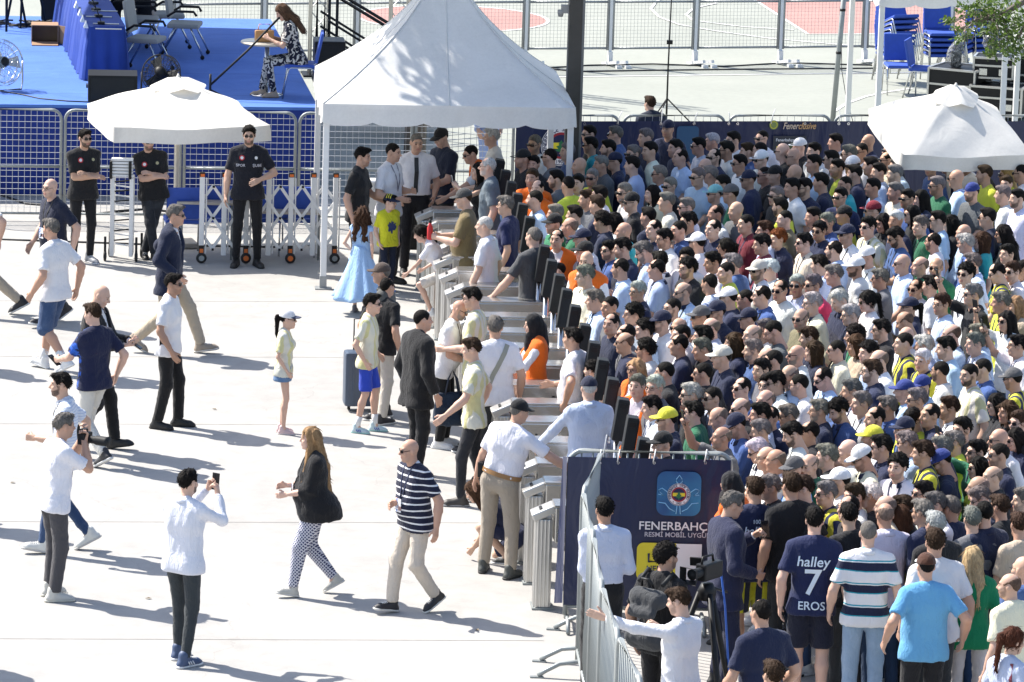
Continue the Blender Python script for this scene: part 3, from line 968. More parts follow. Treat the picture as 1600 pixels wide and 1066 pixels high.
def collar_mesh(k):
    vs_, fs = [], []; n = 18
    for i in range(n + 1):
        t = R(-90 + 24 + (360 - 48) * i / n); c, s_ = math.cos(t), math.sin(t); dz = -.022 * max(0, -s_)
        for r, z in ((.064, .568), (.070, .574), (.094, .535), (.088, .528)):
            vs_.append(k.T(c * r, .006 + s_ * r, z + dz) * k.s)
    for i in range(n):
        for j in range(4): fs.append((i * 4 + j, i * 4 + (j + 1) % 4, i * 4 + 4 + (j + 1) % 4, i * 4 + 4 + j))
    return MB().add(vs_, fs, True).mesh('collar', cloth())
def put_head_gear(body, HM, hair=None, hairc=(.01, .01, .01), cap=None, brim=None, eyes=None, fem=False, backwards=False):
    if hair == 'pony' and cap: hair = 'ponycap'
    if hair:
        h = link('headscarf' if hair == 'scarf' else 'hair', hair_mesh(hair), body, HM); setcol(h, hairc)
    if cap:
        m = HM @ Matrix.Rotation(PI if backwards else 0, 4, 'Z')
        c = link('cap', CAP_CROWN, body, m); setcol(c, cap)
        b = link('brim', CAP_BRIM, c, Matrix.Identity(4)); setcol(b, brim or cap)
    if eyes == 's': link('sunglasses', SUNG, body, HM)
    elif eyes == 'e': link('eyeglasses', SPEC, body, HM)
    elif eyes == 'up': link('sunglasses', SUNG, body, HM @ Matrix.Translation((0, .035, .075)) @ Matrix.Rotation(-.5, 4, 'X'))

def put_shoes(body, k, col, style='sneaker', sole=(.75, .75, .73), stripes=None):
    for i, (x, y, z, yaw, pitch) in enumerate(k.feet):
        an = k.ank[i]
        m = Matrix.Scale(k.s, 4) @ Matrix.Translation(an) @ Matrix.Rotation(yaw, 4, 'Z') @ Matrix.Rotation(pitch, 4, 'X')
        sc = (.86 if k.fem or k.child else 1.0)
        m = m @ Matrix.Translation((0, 0, -.09 * (1 - sc))) @ Matrix.Scale(sc, 4)
        o = link('shoe', SHOE_UP[style], body, m); setcol(o, col)
        s_ = link('sole', SHOE_SOLE[style], o, Matrix.Identity(4)); setcol(s_, sole)
        if style == 'sneaker' and stripes is not False and stripes != 'none':
            l_ = link('laces', SHOE_LACE, o, Matrix.Identity(4)); setcol(l_, tuple(min(.8, c * .6 + .3) for c in sole))
        if stripes: st_ = link('side_stripes', SHOE_STRIPE, o, Matrix.Identity(4)); setcol(st_, stripes)

_pid = [0]
def person(label, px, py, phi, pose, top, bottom, hair='short', hairc='d', skin=0, beard=0.0, cap=None, brim=None, eyes=None, shoes=((.02, .02, .022), 'shoe', (.02, .02, .02)), lanyard=None, badge=False, jacket=None, vest=False, group='people in front of the turnstiles', tucked=False, loc=None, backwards=False, res=1.0, amp=.006, socks=None, stripes=None):
    """one individually posed person. top/bottom = (kind, colour[, pattern, second colour])"""
    _pid[0] += 1; sd = _pid[0]
    k = Skel(**pose)
    bare = ('' if (top[0] == 'long') else 'arms ') + ('legs' if (not bottom or bottom[0] in ('shorts', 'longshorts', 'skirt')) else '')
    body = link('person', skin_mesh('person', body_arrays(k, (.021 if 'legs' in bare else .026) * res, bare=bare)))
    if jacket: tucked = True
    hc = HAIRC[hairc] if isinstance(hairc, str) else hairc
    body['hairc'] = [float(c) * .9 for c in hc]
    setcol(body, jit(SKINS[skin], .05), beard)
    body.location = loc if loc is not None else P(px, py)
    body.rotation_euler = (0, 0, R(-90 + phi))
    tag(body, label, 'person', group)
    tk = top[0]
    if tk:
        arr = top_arrays(k, tk, .0175 * res, sd, tucked, amp, .012 if jacket else 0)
        o = link({'tee': 't_shirt', 'polo': 'polo_shirt', 'long': 'shirt', 'tank': 'top', 'cape': 'blouse', 'inner': 'shirt'}[tk], new_mesh(tk, arr[0], arr[1], (cloth(top[2] if len(top) > 2 else 'plain'),)), body)
        setcol(o, top[1], 1, top[3] if len(top) > 3 else None)
        if tk in ('polo', 'long'): c_ = link('collar', collar_mesh(k), o); setcol(c_, top[1])
    else: arr = None
    if jacket:
        ja = top_arrays(k, 'jacket', .019 * res, sd + 9, False, .004)
        o = link('jacket', new_mesh('jacket', ja[0], ja[1], (cloth(),)), body); setcol(o, jacket)
    if vest:
        ja = top_arrays(k, 'vest', .02 * res, sd + 9, False, .002)
        o = link('safety_vest', new_mesh('vest', ja[0], ja[1], (cloth(),)), body); setcol(o, COLS['V'])
    if bottom:
        b = bottom_arrays(k, bottom[0], .0195 * res, sd, belt=tucked and not jacket)
        o = link({'slim': 'trousers', 'longshorts': 'shorts'}.get(bottom[0], bottom[0]), new_mesh(bottom[0], b[0], b[1], (cloth(bottom[2] if len(bottom) > 2 else 'plain'),)), body)
        setcol(o, bottom[1], 1, bottom[3] if len(bottom) > 3 else None)
    put_head_gear(body, k.HMs, hair, hc, cap, brim, eyes, backwards=backwards)
    if shoes: put_shoes(body, k, *shoes, stripes=stripes)
    if socks:
        for kn, an in zip(k.knees, k.ank):
            d_ = (kn - an).normalized(); c_ = .85 if k.child else 1
            o = MB().tube([(an - d_ * .02) * k.s, (an + d_ * .06) * k.s, (an + d_ * .13) * k.s], [.043 * c_ * k.s, .045 * c_ * k.s, .05 * c_ * k.s], 12).build('sock', tinted('sock_knit', .9), body); setcol(o, socks)
    if lanyard is not None and arr is not None:
        m, end = ribbon_on(k, arr, LANYARD_PATH)
        if m:
            lo = m.build('lanyard', tinted('ribbon', .6), body); setcol(lo, lanyard)
            if badge:
                mid = Vector(m.v[4 * 4])
                c = MB().box((0, 0, 0), (.085, .006, .125)).build('badge', card_mat(), lo, Matrix.Translation(mid + Vector((0, -.012, -.06))))
    return body, k, arr

def hand_point(body, k, i, fwd=.09):
    """world position a little beyond a wrist"""
    W = k.wr[i] + (k.wr[i] - k.el[i]).normalized() * fwd
    return Matrix.Translation(body.location) @ Matrix.Rotation(body.rotation_euler.z, 4, 'Z') @ (W * k.s)
# ------------------------------------------------------------------ ground, court, paving
def ground_mat():
    m, t, b, n, l = nt('concrete_paving')
    v = objvec(n)
    f1 = noise_(n, l, .35, v, 5, .6); f2 = noise_(n, l, 3.5, v, 6, .65); f3 = noise_(n, l, 60, v, 3, .7)
    c = ramp_(n, l, f1, ((.3, (.362, .354, .338)), (.7, (.412, .403, .385))))
    c = mixc(n, l, .5, c, ramp_(n, l, f2, ((.3, .74), (.62, 1.0))), 'MULTIPLY')
    c = mixc(n, l, .3, c, ramp_(n, l, f3, ((.2, .7), (.7, 1.0))), 'MULTIPLY')
    f4 = noise_(n, l, .9, v, 4, .7, 1.5)
    c = mixc(n, l, math_(n, l, 'MULTIPLY', ramp_(n, l, f4, ((.58, 0), (.7, 1))), .2), c, (.26, .245, .22))
    vo = n.new('ShaderNodeTexVoronoi'); vo.feature = 'DISTANCE_TO_EDGE'; vo.inputs['Scale'].default_value = .22
    mp = n.new('ShaderNodeMapping'); l.new(v, mp.inputs['Vector']); mp.inputs['Rotation'].default_value = (0, 0, .4)
    wv = n.new('ShaderNodeVectorMath'); wv.operation = 'ADD'; l.new(mp.outputs[0], wv.inputs[0])
    nz = n.new('ShaderNodeTexNoise'); nz.inputs['Scale'].default_value = 1.1; nz.inputs['Detail'].default_value = 5; l.new(v, nz.inputs['Vector']); l.new(nz.outputs[1], wv.inputs[1])
    l.new(wv.outputs[0], vo.inputs['Vector'])
    crack = math_(n, l, 'MULTIPLY', math_(n, l, 'LESS_THAN', vo.outputs['Distance'], .0016), .2)
    c = mixc(n, l, crack, c, (.2, .19, .18))
    l.new(c, b.inputs['Base Color']); b.inputs['Roughness'].default_value = .85; b.inputs['Specular IOR Level'].default_value = .3
    bump_(n, l, b, math_(n, l, 'ADD', f3, math_(n, l, 'MULTIPLY', f2, .6)), .35, .006)
    return m
def court_mat(name, c1, c2):
    m, t, b, n, l = nt(name)
    v = objvec(n)
    f = noise_(n, l, .5, v, 5, .6); f2 = noise_(n, l, 8, v, 5, .7)
    c = ramp_(n, l, f, ((.3, c1), (.7, c2)))
    c = mixc(n, l, .3, c, ramp_(n, l, f2, ((.25, .7), (.65, 1))), 'MULTIPLY')
    l.new(c, b.inputs['Base Color']); b.inputs['Roughness'].default_value = .8
    bump_(n, l, b, noise_(n, l, 80, v), .2, .004)
    return m

def structure(name, me, z=0):
    o = link(name, me); o['kind'] = 'structure'; o.location.z = z
    return o
def sheet(name, pts, mat):
    return new_mesh(name, [(p[0], p[1], 0) for p in pts], [list(range(len(pts)))], (mat,), False)
structure('ground', sheet('ground', [(-400, -300), (400, -300), (400, 700), (-400, 700)], ground_mat()))
cy0 = P(100, 371).y
structure('sports_court', sheet('sports_court', [(-60, cy0), (60, cy0 + 8), (60, 140), (-60, 140)], court_mat('court_paint', (.275, .29, .255), (.315, .328, .29))), .004)
M_LINE = court_mat('line_paint', (.68, .69, .67), (.78, .78, .76))
M_RED = court_mat('red_paint', (.36, .19, .165), (.42, .23, .20))
def strip(name, pts, w, mat, z):
    pts = [Vector((p.x, p.y, 0)) for p in pts]; vs_, fs = [], []
    for i, p in enumerate(pts):
        d = (pts[min(i + 1, len(pts) - 1)] - pts[max(i - 1, 0)]).normalized(); nn = Vector((-d.y, d.x, 0)) * w / 2
        vs_ += [p - nn, p + nn]
    for i in range(len(pts) - 1): fs.append((2 * i, 2 * i + 2, 2 * i + 3, 2 * i + 1))
    return structure(name, new_mesh(name, vs_, fs, (mat,), False), z)
cc = P(708, 29.5); rr = 148 * (cc - Vector((0, 0, CAM_H))).length / FPX
structure('court_marking', sheet('court_circle', [(cc.x + rr * math.cos(t), cc.y + rr * math.sin(t)) for t in [2 * PI * i / 64 for i in range(64)]], M_RED), .008)
strip('court_line', [cc + Vector((rr * math.cos(2 * PI * i / 64), rr * math.sin(2 * PI * i / 64), 0)) for i in range(65)], .06, M_LINE, .012)
structure('court_marking', sheet('court_key', [P(1120, -40), P(1262, 54), P(1520, 52), P(1620, -40)], M_RED), .008)
strip('court_line', [P(1120, -40), P(1190, 8), P(1262, 54), P(1420, 53.5), P(1520, 52)], .06, M_LINE, .012)
strip('court_line', [P(560, 124), P(860, 121.5), P(1250, 116.5), P(1600, 113)], .06, M_LINE, .012)
strip('court_line', [P(1045, -8), P(1025, 4), P(1017, 15), P(1030, 28), P(1062, 40), P(1120, 50), P(1200, 61), P(1300, 70), P(1420, 79)], .05, M_LINE, .016)
strip('court_line', [P(1120, 6), P(1084, 14), P(1072, 24), P(1082, 33), P(1120, 38), P(1160, 43), P(1240, 48)], .05, M_LINE, .016)
strip('court_line', [P(1302, 176), P(1322, 163), P(1352, 152), P(1385, 145), P(1425, 139)], .06, M_LINE, .012)
M_JOINT = simple('joint_filler', (.29, .28, .265), .9)
jy = []
for y, s_ in ((998, .004), (815, .003), (662, .004), (557, .003), (470, .003)):
    strip('expansion_joint', [P(-80, y - 80 * -s_ * 0), P(850, y + 850 * s_ - 20 * s_)], .012, M_JOINT, .004)
M_CABLE = simple('cable_rubber', (.03, .03, .032), .6)
def cable(label, pts, r=.012, group=None):
    o = MB().tube(pts, r, 6).build('cable', M_CABLE); tag(o, label, 'cable', group); return o
cable('thin dark cable lying across the court just below the fence feet', [P(x, y, .015) for x, y in ((815, 101), (860, 106), (920, 102), (1020, 100), (1130, 104), (1230, 98), (1330, 101), (1440, 104))])
cable('second dark cable lower on the court, running beside the first', [P(x, y, .015) for x, y in ((830, 104), (900, 112), (1010, 110), (1180, 108), (1320, 107), (1450, 106))])
cable('black cables snaking on the ground behind the left mesh fence', [P(x, y, .015) for x, y in ((-20, 297), (40, 318), (90, 322), (150, 334), (230, 326), (320, 338))], .015)
cable('cable lying along the paving edge before the left mesh fence', [P(x, y, .012) for x, y in ((-20, 373), (60, 376), (150, 379), (260, 383), (430, 386))], .012)

# ------------------------------------------------------------------ common materials
M_STEEL = simple('galvanised_steel', (.30, .325, .325), .5, .35, .12, 9, .08, 60)
M_DKSTEEL = simple('weathered_steel', (.33, .345, .35), .5, .5, .15, 5)
M_WIRE = simple('bright_wire', (.5, .52, .54), .4, .6)
M_ALU = simple('brushed_aluminium', (.62, .61, .585), .34, .75, .1, 3, .05, 120)
M_STAIN = simple('stainless_steel', (.56, .545, .52), .27, .85, .1, 4, .04, 90)
M_WHITE = simple('white_lacquer', (.75, .75, .74), .4, 0, .04)
M_BLACK = simple('black_plastic', (.011, .011, .012), .5, 0, .1, spec=.3)
M_DGREY = simple('charcoal_plastic', (.02, .022, .024), .6, 0, .1, 8, .06, spec=.22)
M_RUBBER = simple('rubber', (.02, .02, .02), .8)
M_CHROME = simple('chrome_tube', (.62, .63, .64), .2, .95, .05)
M_BLUEPL = simple('blue_upholstery', (.03, .085, .42), .7, 0, .1, 12, .15, 120)
def carpet_mat():
    m, t, b, n, l = nt('blue_carpet')
    v = objvec(n); sx = n.new('ShaderNodeSeparateXYZ'); l.new(v, sx.inputs[0])
    seam = math_(n, l, 'LESS_THAN', math_(n, l, 'ABSOLUTE', math_(n, l, 'SUBTRACT', math_(n, l, 'FRACT', math_(n, l, 'MULTIPLY', sx.outputs[1], .5)), .5)), .006)
    c = ramp_(n, l, noise_(n, l, 1.1, v, 6, .7, .6), ((.3, (.055, .14, .45)), (.7, (.085, .195, .55))))
    c = mixc(n, l, math_(n, l, 'MULTIPLY', ramp_(n, l, noise_(n, l, 3.4, v, 5, .75, 2), ((.6, 0), (.75, 1))), .3), c, (.2, .26, .45))
    c = mixc(n, l, math_(n, l, 'MULTIPLY', seam, .5), c, (.02, .06, .25))
    l.new(c, b.inputs['Base Color']); b.inputs['Roughness'].default_value = .95
    bump_(n, l, b, noise_(n, l, 240, v, 2), .3, .01)
    return m
M_CARPET = carpet_mat()
M_SKIRT = simple('blue_stage_skirt', (.006, .028, .21), .85, 0, .12, 3, .2, 30)
M_CLOTHB = simple('blue_tablecloth', (.022, .06, .30), .8, 0, .1, 5, .2, 40)
M_GREYUP = simple('grey_upholstery', (.36, .34, .31), .8, 0, .08, 12, .15, 150)
M_ORANGE = simple('orange_plastic', (.75, .16, .02), .45)
M_CARD = simple('cardboard', (.36, .22, .13), .85, 0, .1, 9)
M_GLASS = simple('screen_glass', (.012, .013, .016), .08, 0, .05)
def canvas_mat(name, col, trans=.25):
    m, t, b, n, l = nt(name)
    v = objvec(n)
    f = noise_(n, l, 1.7, v, 6, .65, .6); f2 = noise_(n, l, 28, v, 4, .7)
    c = mixc(n, l, .5, col, ramp_(n, l, f, ((.3, .83), (.62, 1))), 'MULTIPLY')
    c = mixc(n, l, .28, c, ramp_(n, l, f2, ((.25, .75), (.6, 1))), 'MULTIPLY')
    l.new(c, b.inputs['Base Color']); b.inputs['Roughness'].default_value = .6
    bump_(n, l, b, math_(n, l, 'ADD', noise_(n, l, 3.5, v, 3, .5, 1.2), math_(n, l, 'MULTIPLY', noise_(n, l, 200, v, 1), .06)), .22, .03)
    tr = n.new('ShaderNodeBsdfTranslucent'); l.new(c, tr.inputs[0])
    mx = n.new('ShaderNodeMixShader'); mx.inputs[0].default_value = trans
    l.new(b.outputs[0], mx.inputs[1]); l.new(tr.outputs[0], mx.inputs[2])
    l.new(mx.outputs[0], n['Material Output'].inputs[0])
    MATS[name] = m
    return m
M_TENT = canvas_mat('tent_canvas', (.83, .825, .805), .22)
M_PARA = canvas_mat('parasol_canvas', (.83, .81, .76), .24)
def banner_mat(name, col):
    m, t, b, n, l = nt(name)
    v = objvec(n)
    f = noise_(n, l, 1.3, v, 3, .5)
    l.new(mixc(n, l, f, tuple(c * .8 for c in col), tuple(c * 1.2 for c in col)), b.inputs['Base Color'])
    b.inputs['Roughness'].default_value = .33
    mp = n.new('ShaderNodeMapping'); mp.inputs['Rotation'].default_value = (0, .6, 0); mp.inputs['Scale'].default_value = (1, 1, .35); l.new(v, mp.inputs['Vector'])
    bump_(n, l, b, noise_(n, l, 3.2, mp.outputs[0], 3, .5, 1.5), .5, .05)
    MATS[name] = m
    return m
M_BANNER = banner_mat('navy_banner_vinyl', (.010, .018, .064))
def flat(name, col, rough=.45):
    return simple(name, col, rough, 0, .03)

# ------------------------------------------------------------------ fences
def rounded(w, z0, z1, r=.13):
    pts = [(0, 0, z0)]
    pts += [(r - r * math.cos(a), 0, z1 - r + r * math.sin(a)) for a in [PI / 2 * i / 5 for i in range(6)]]
    pts += [(w - r + r * math.sin(a), 0, z1 - r + r * math.cos(a)) for a in [PI / 2 * i / 5 for i in range(6)]]
    return pts + [(w, 0, z0)]
def mesh_fence(A, B, z1, label, sp=.085, mid=None, rw=.0035, foot=True, group=None, z0=.06, low=.1, mat=None, wire=None, tube_r=.021, square=False):
    d = B - A; w = d.length
    e = empty('mesh_fence', A, math.atan2(d.y, d.x), label, 'fence', group)
    mat = mat or M_STEEL
    f = MB()
    if square: f.tube([(0, 0, z0), (0, 0, z1)], tube_r, 6).tube([(w, 0, z0), (w, 0, z1)], tube_r, 6).tube([(0, 0, z1), (w, 0, z1)], tube_r, 6)
    else: f.tube(rounded(w, z0, z1), tube_r, 7)
    f.tube([(0, 0, low), (w, 0, low)], tube_r * .85, 6)
    f.build('frame', mat, e)
    if mid: MB().tube([(0, 0, mid), (w, 0, mid)], tube_r * .85, 6).build('middle_rail', mat, e)
    g = MB(); n1 = int(w / sp); n2 = int((z1 - low) / sp)
    for i in range(1, n1 + 1):
        x = w * i / (n1 + 1); g.wire((x, -.004, low), (x, -.004, z1 - .01), rw)
    for i in range(1, n2 + 1):
        z = low + (z1 - low) * i / (n2 + 1); g.wire((.01, .004, z), (w - .01, .004, z), rw)
    g.build('wire_mesh', wire or M_WIRE, e)
    if foot:
        for x in (.04, w - .04): MB().box((x, 0, .02), (.06, .5, .03)).tube([(x, -.22, .03), (x, 0, .12)], .015, 5).build('foot', mat, e)
    MB().tube([(w, -.0, z1 * .62), (w + .045, 0, z1 * .62), (w + .045, 0, z1 * .5), (w, 0, z1 * .5)], .009, 5).build('latch', mat, e)
    return e
fx = [-95, 94, 280, 459, 640, 798]
ftxt = ['silver mesh fence panel at the far left before the blue stage', 'silver mesh fence panel behind the two men with folded arms', 'silver mesh fence panel behind the man standing by the white gate', 'silver mesh fence panel behind the front left tent leg', 'silver mesh fence panel under the tent beside the tree trunk']
def fence_y(x): return 344.6 + .0105 * x
for i in range(5):
    a, b = P(fx[i] + (6 if i else 0), fence_y(fx[i])), P(fx[i + 1], fence_y(fx[i + 1]))
    mesh_fence(a, b, 1.47, ftxt[i], .082, .72, group='mesh fence panels before the stage', foot=False)
FR = P(805, 353); TR0 = at_depth(805, 180, FR.y)
bx = [803, 968, 1133, 1298, 1463, 1628]
def backp(x):
    p = P(x, 180.5, 1.47); return Vector((p.x, p.y, 0))
for i in range(5):
    a, b = backp(bx[i] + 6), backp(bx[i + 1])
    mesh_fence(a, b, 1.47, ['fence panel with rounded top behind the dark lamp column', 'fence panel with rounded top holding the navy banner, behind the cap wearing guard', 'fence panel behind the gold script on the long navy banner', 'fence panel behind the right end of the long banner, left of the big parasol', 'fence panel hidden by the big white parasol'][i], .1, None, group='fence panels behind the long navy banner', foot=False)
# far fence across the court
rear = [(140, 109), (275, 107.5), (411, 106), (556, 104.5), (688, 103.2), (820, 102), (952, 101.5), (1085, 100.5), (1218, 99.5), (1350, 98), (1483, 97), (1616, 96)]
names = ['beyond the left end of the stage', 'behind the far edge of the stage', 'behind the seated woman in the floral dress', 'behind the black stair rails', 'behind the white tent peak', 'between the tent peak and the dark lamp column', 'right of the dark lamp column, behind the thin black stand', 'behind the white court arcs', 'left of the leaning grey pole', 'right of the leaning grey pole', 'behind the stacked blue chairs']
for i in range(11):
    a, b = P(rear[i][0] + 4, rear[i][1]), P(rear[i + 1][0] - 4, rear[i + 1][1])
    e = mesh_fence(a, b, 1.95, 'tall grey mesh fence panel ' + names[i], .06, 1.02, .0024, False, 'tall mesh panels across the court', .24, .27, M_DKSTEEL, M_DKSTEEL, .024, True)
    w = (b - a).length
    fm = MB().box((w + .045, 0, .98), (.05, .05, 1.96)).box((w + .045, -.02, .12), (.07, .09, .2))
    for q in (-.03, .12): fm.box((w + q + .04, -.2, .06), (.05, .5, .05), rot=(-.18, 0, .25)).box((w + q + .12, -.44, .025), (.09, .09, .05))
    fm.build('footed_post', M_WHITE, e)

# a few scraps lying on the paving
for i, (x, y, nm) in enumerate(((232, 936, 'small dry leaf between the photographer and the phone man'), (640, 610, 'dry leaf on the paving by the black suited man'), (335, 640, 'tiny dry leaf right of the white t-shirt man'), (20, 755, 'tiny dry leaf near the left picture edge'), (745, 985, 'dry leaf on the paving near the steel barrier foot'))):
    a = i * 1.3; L_ = .07
    m_ = MB().add([(-L_ / 2, 0, .004), (0, -.018, .012), (L_ / 2, 0, .006), (0, .018, .014)], [(0, 1, 2), (0, 2, 3)]).build('fallen_leaf', simple('dry_leaf', (.17, .13, .07), .8))
    m_.location = P(x, y, .002); m_.rotation_euler.z = a; tag(m_, nm, 'leaf', 'dry leaves on the paving')
# ------------------------------------------------------------------ stage
SZ = 1.24
s0, s1 = P(-60, 162.4, SZ), P(498, 168.2, SZ)
sx_ = (s1 - s0); sx_.z = 0; sl = sx_.length; sang = math.atan2(sx_.y, sx_.x)
stage = empty('stage', (s1.x, s1.y, 0), sang, 'raised stage with light blue carpet and dark blue skirt', 'stage')
sdp = 8.7
MB().box((-sl / 2 - 3, sdp / 2, SZ - .02), (sl + 6, sdp, .04)).build('carpet', M_CARPET, stage)
g = MB(); vs_, fs = [], []
N = 260
for i in range(N + 1):
    x = -(sl + 6) * (1 - i / N); yy = .015 + .012 * math.sin(i * 1.7) * math.sin(i * .31)
    vs_ += [(x, yy, .02), (x, yy * .2, SZ - .04)]
for i in range(N): fs.append((2 * i, 2 * i + 2, 2 * i + 3, 2 * i + 1))
g.add(vs_, fs, True).build('skirt', M_SKIRT, stage)
MB().box((-.015, sdp / 2 + .02, SZ / 2 - .02), (.03, sdp - .05, SZ - .06)).build('skirt', M_SKIRT, stage)
MB().box((-sl / 2 - 3, sdp - .03, SZ / 2 - .02), (sl + 5.9, .03, SZ - .06)).build('skirt', M_SKIRT, stage)
# canopy over the rear of the stage: stands above the frame and shades the boards
can = empty('stage_canopy', (0, 0, 0), 0, 'dark roof canopy on trusses over the stage', 'canopy')
MB().box((-7.5, 74.4, 6.2), (3.6, 7.0, .12), rot=(0, 0, .02)).build('roof', M_DGREY, can)
def truss(px, py, top, label, Y=None):
    p = P(px, py)
    e = empty('truss_tower', p, .12, label, 'truss', 'trusses beside the stage')
    m = MB(); r = .14
    cs = [(-r, -r), (r, -r), (r, r), (-r, r)]
    for x, y in cs: m.tube([(x, y, 0), (x, y, top)], .024, 6)
    k = int(top / .34); b = MB()
    for i in range(k):
        for j in range(4):
            a, c = cs[j], cs[(j + 1) % 4]
            if i % 2: a, c = c, a
            b.wire((a[0], a[1], i * .34), (c[0], c[1], i * .34 + .34), .011)
    m.build('chords', M_ALU, e); b.build('braces', M_ALU, e)
    MB().box((0, 0, .02), (.5, .5, .03)).build('base_plate', M_BLACK, e)
    return e
truss(497, 118, 6.2, 'aluminium truss tower right of the seated woman')
truss(622, 118, 6.2, 'aluminium truss tower left of the white tent peak')
def PS(px, py): return P(px, py, SZ)

cable('thin black cable running over the stage carpet to the wedge loudspeaker', [P(x, y, SZ + .008) for x, y in ((-20, 139), (30, 147), (62, 154), (105, 158), (150, 160))], .009)
# stair rails at the stage's right end
e = empty('stair_rail', PS(506, 86), .15, 'black steel handrails leading down from the stage', 'handrail')
for dy in (0, 1.0):
    m = MB().tube([(0, dy, 0), (0, dy, .95), (1.7, dy, -.05)], .028, 6).tube([(0.05, dy, .5), (1.7, dy, -.5)], .02, 6).tube([(0.05, dy, .28), (1.7, dy, -.72)], .02, 6).tube([(.18, dy, .84), (.18, dy, -.1)], .024, 6).tube([(1.7, dy, -.05), (1.7, dy, -1.2)], .024, 6)
    m.build('handrail', M_BLACK, e)
for i in range(5): MB().box((.2 + .32 * i, .5, -.12 - i * .22), (.3, 1.0, .04)).build('step', M_BLACK, e)

# table with tablecloth
na, nb = PS(137, 125), PS(194, 125)
dv = (P(101, 0, SZ + .75) - P(127, 48, SZ + .75)); dv.z = 0; dv.normalize()
tw = (nb - na).length; tx = (nb - na).normalized()
tb_e = empty('conference_table', (na + nb) / 2, math.atan2(tx.y, tx.x), 'long table on the stage under a blue floor length cloth', 'table')
inv = Matrix.Rotation(-math.atan2(tx.y, tx.x), 3, 'Z'); dl = inv @ dv
L = 5.2; m = MB(); path = []
for i in range(61): path.append((-tw / 2, i / 60 * L))
for i in range(13): path.append((-tw / 2 + tw * i / 12, L))
for i in range(61): path.append((tw / 2, L - i / 60 * L))
for i in range(13): path.append((tw / 2 - tw * i / 12, 0))
vs_, fs = [], []
for i, (x, y) in enumerate(path):
    ox, oy = (x / (tw / 2), (-1 if y < .01 else (1 if y > L - .01 else 0)))
    q = .04 * math.sin(i * 1.25) + .02 * math.sin(i * 2.9)
    base = Vector((x, 0, 0)) + dl * y
    o = Vector(((ox if abs(ox) > .99 else 0) * (.05 + q), oy * (.04 + q * .6), 0))
    vs_ += [base + o * 1.3 + Vector((0, 0, .01)), base + o * .7 + Vector((0, 0, .45)), base + Vector((0, 0, .745))]
n_ = len(path)
for i in range(n_):
    j = (i + 1) % n_
    for k in (0, 1): fs.append((3 * i + k, 3 * i + k + 1, 3 * j + k + 1, 3 * j + k))
m.add(vs_, fs, True).build('tablecloth', M_CLOTHB, tb_e)
MB().add([Vector((q * (tw / 2 + .01), 0, .748)) + dl * yy for q, yy in ((-1, -.01), (1, -.01), (1, L), (-1, L))], [(0, 1, 2, 3)]).build('tabletop', M_CLOTHB, tb_e)
def on_table(px, py): return P(px, py, SZ + .75)
for i, (x, y) in enumerate(((131, 43), (126, 34), (122, 24), (116, 12))):
    c = MB().add([(-.005, -.1, 0), (.06, -.1, 0), (.03, -.1, .09), (-.005, .1, 0), (.06, .1, 0), (.03, .1, .09)], [(0, 1, 2), (5, 4, 3), (0, 2, 5, 3), (1, 4, 5, 2)]).build('name_card', M_WHITE)
    c.location = on_table(x, y) + Vector((0, 0, .003)); c.rotation_euler.z = .12
    tag(c, ['folded white name card nearest the end of the blue table', 'white name card, second from the near end of the blue table', 'white name card, third from the near end of the blue table', 'white name card, fourth from the near end of the blue table'][i], 'name card', 'name cards on the blue table')
for i, (x, y) in enumerate(((158, 38), (154, 27), (150, 17), (146, 7))):
    q = empty('table_microphone', on_table(x, y) + Vector((0, 0, .002)), .1 + .2 * i, ['thin black microphone standing nearest the end of the blue table', 'thin black microphone second from the end of the blue table', 'thin black microphone third from the end of the blue table', 'thin black microphone fourth from the end of the blue table'][i], 'microphone', 'microphones on the blue table')
    MB().bbox((0, 0, .02), (.1, .12, .035), .008).build('base', M_BLACK, q)
    MB().tube([(0, 0, .03), (-.06, .02, .2), (-.2, .04, .36)], .006, 5).build('gooseneck', M_BLACK, q)
    MB().tube([(-.2, .04, .36), (-.26, .05, .41)], [.013, .016], 6).build('head', M_BLACK, q)
for i, (x, y) in enumerate(((164, 46), (160, 38), (149, 27), (158, 18))):
    q = MB().box((0, 0, .006), (.36, .03, .012)).build('pen_tray', M_ALU); q.location = on_table(x, y) + Vector((.05, 0, .002)); q.rotation_euler.z = .05
    tag(q, ['flat silver strip at the near edge of the blue table', 'flat silver strip beside the nearest table microphone', 'flat silver strip beside the second table microphone', 'flat silver strip beside the third table microphone'][i], 'strip', 'flat strips on the blue table')

def office_chair(loc, rz, label):
    e = empty('conference_chair', loc, rz, label, 'chair', 'grey chairs on the stage')
    MB().bbox((0, 0, .46), (.48, .46, .07), .03).build('seat', M_GREYUP, e)
    MB().bbox((0, .24, .78), (.44, .05, .46), .022, rot=(-.16, 0, 0)).build('backrest', M_GREYUP, e)
    for q in (-1, 1):
        MB().tube([(q * .25, .22, .6), (q * .27, .1, .68), (q * .27, -.16, .68), (q * .25, -.2, .62)], .02, 6).build('armrest', M_BLACK, e)
        for y0, y1 in ((-.18, -.3), (.18, .32)):
            lg = MB().tube([(q * .22, y0 * .6, .45), (q * .26, y0, .3), (q * .29, y1, .06)], .014, 6).build('leg', M_CHROME, e)
            MB().lathe([(.03, -.014), (.032, 0), (.03, .014)], 10).xf(Matrix.Translation((q * .29, y1, .032)) @ Matrix.Rotation(PI / 2, 4, 'Y')).build('caster', M_BLACK, lg)
office_chair(PS(228, 112), 1.35, 'grey chair nearest the blue table end, facing the table')
office_chair(PS(288, 88), 1.5, 'grey chair on casters standing apart right of the table')
office_chair(PS(262, 72), 1.7, 'grey chair at the back, partly hidden by the other two')
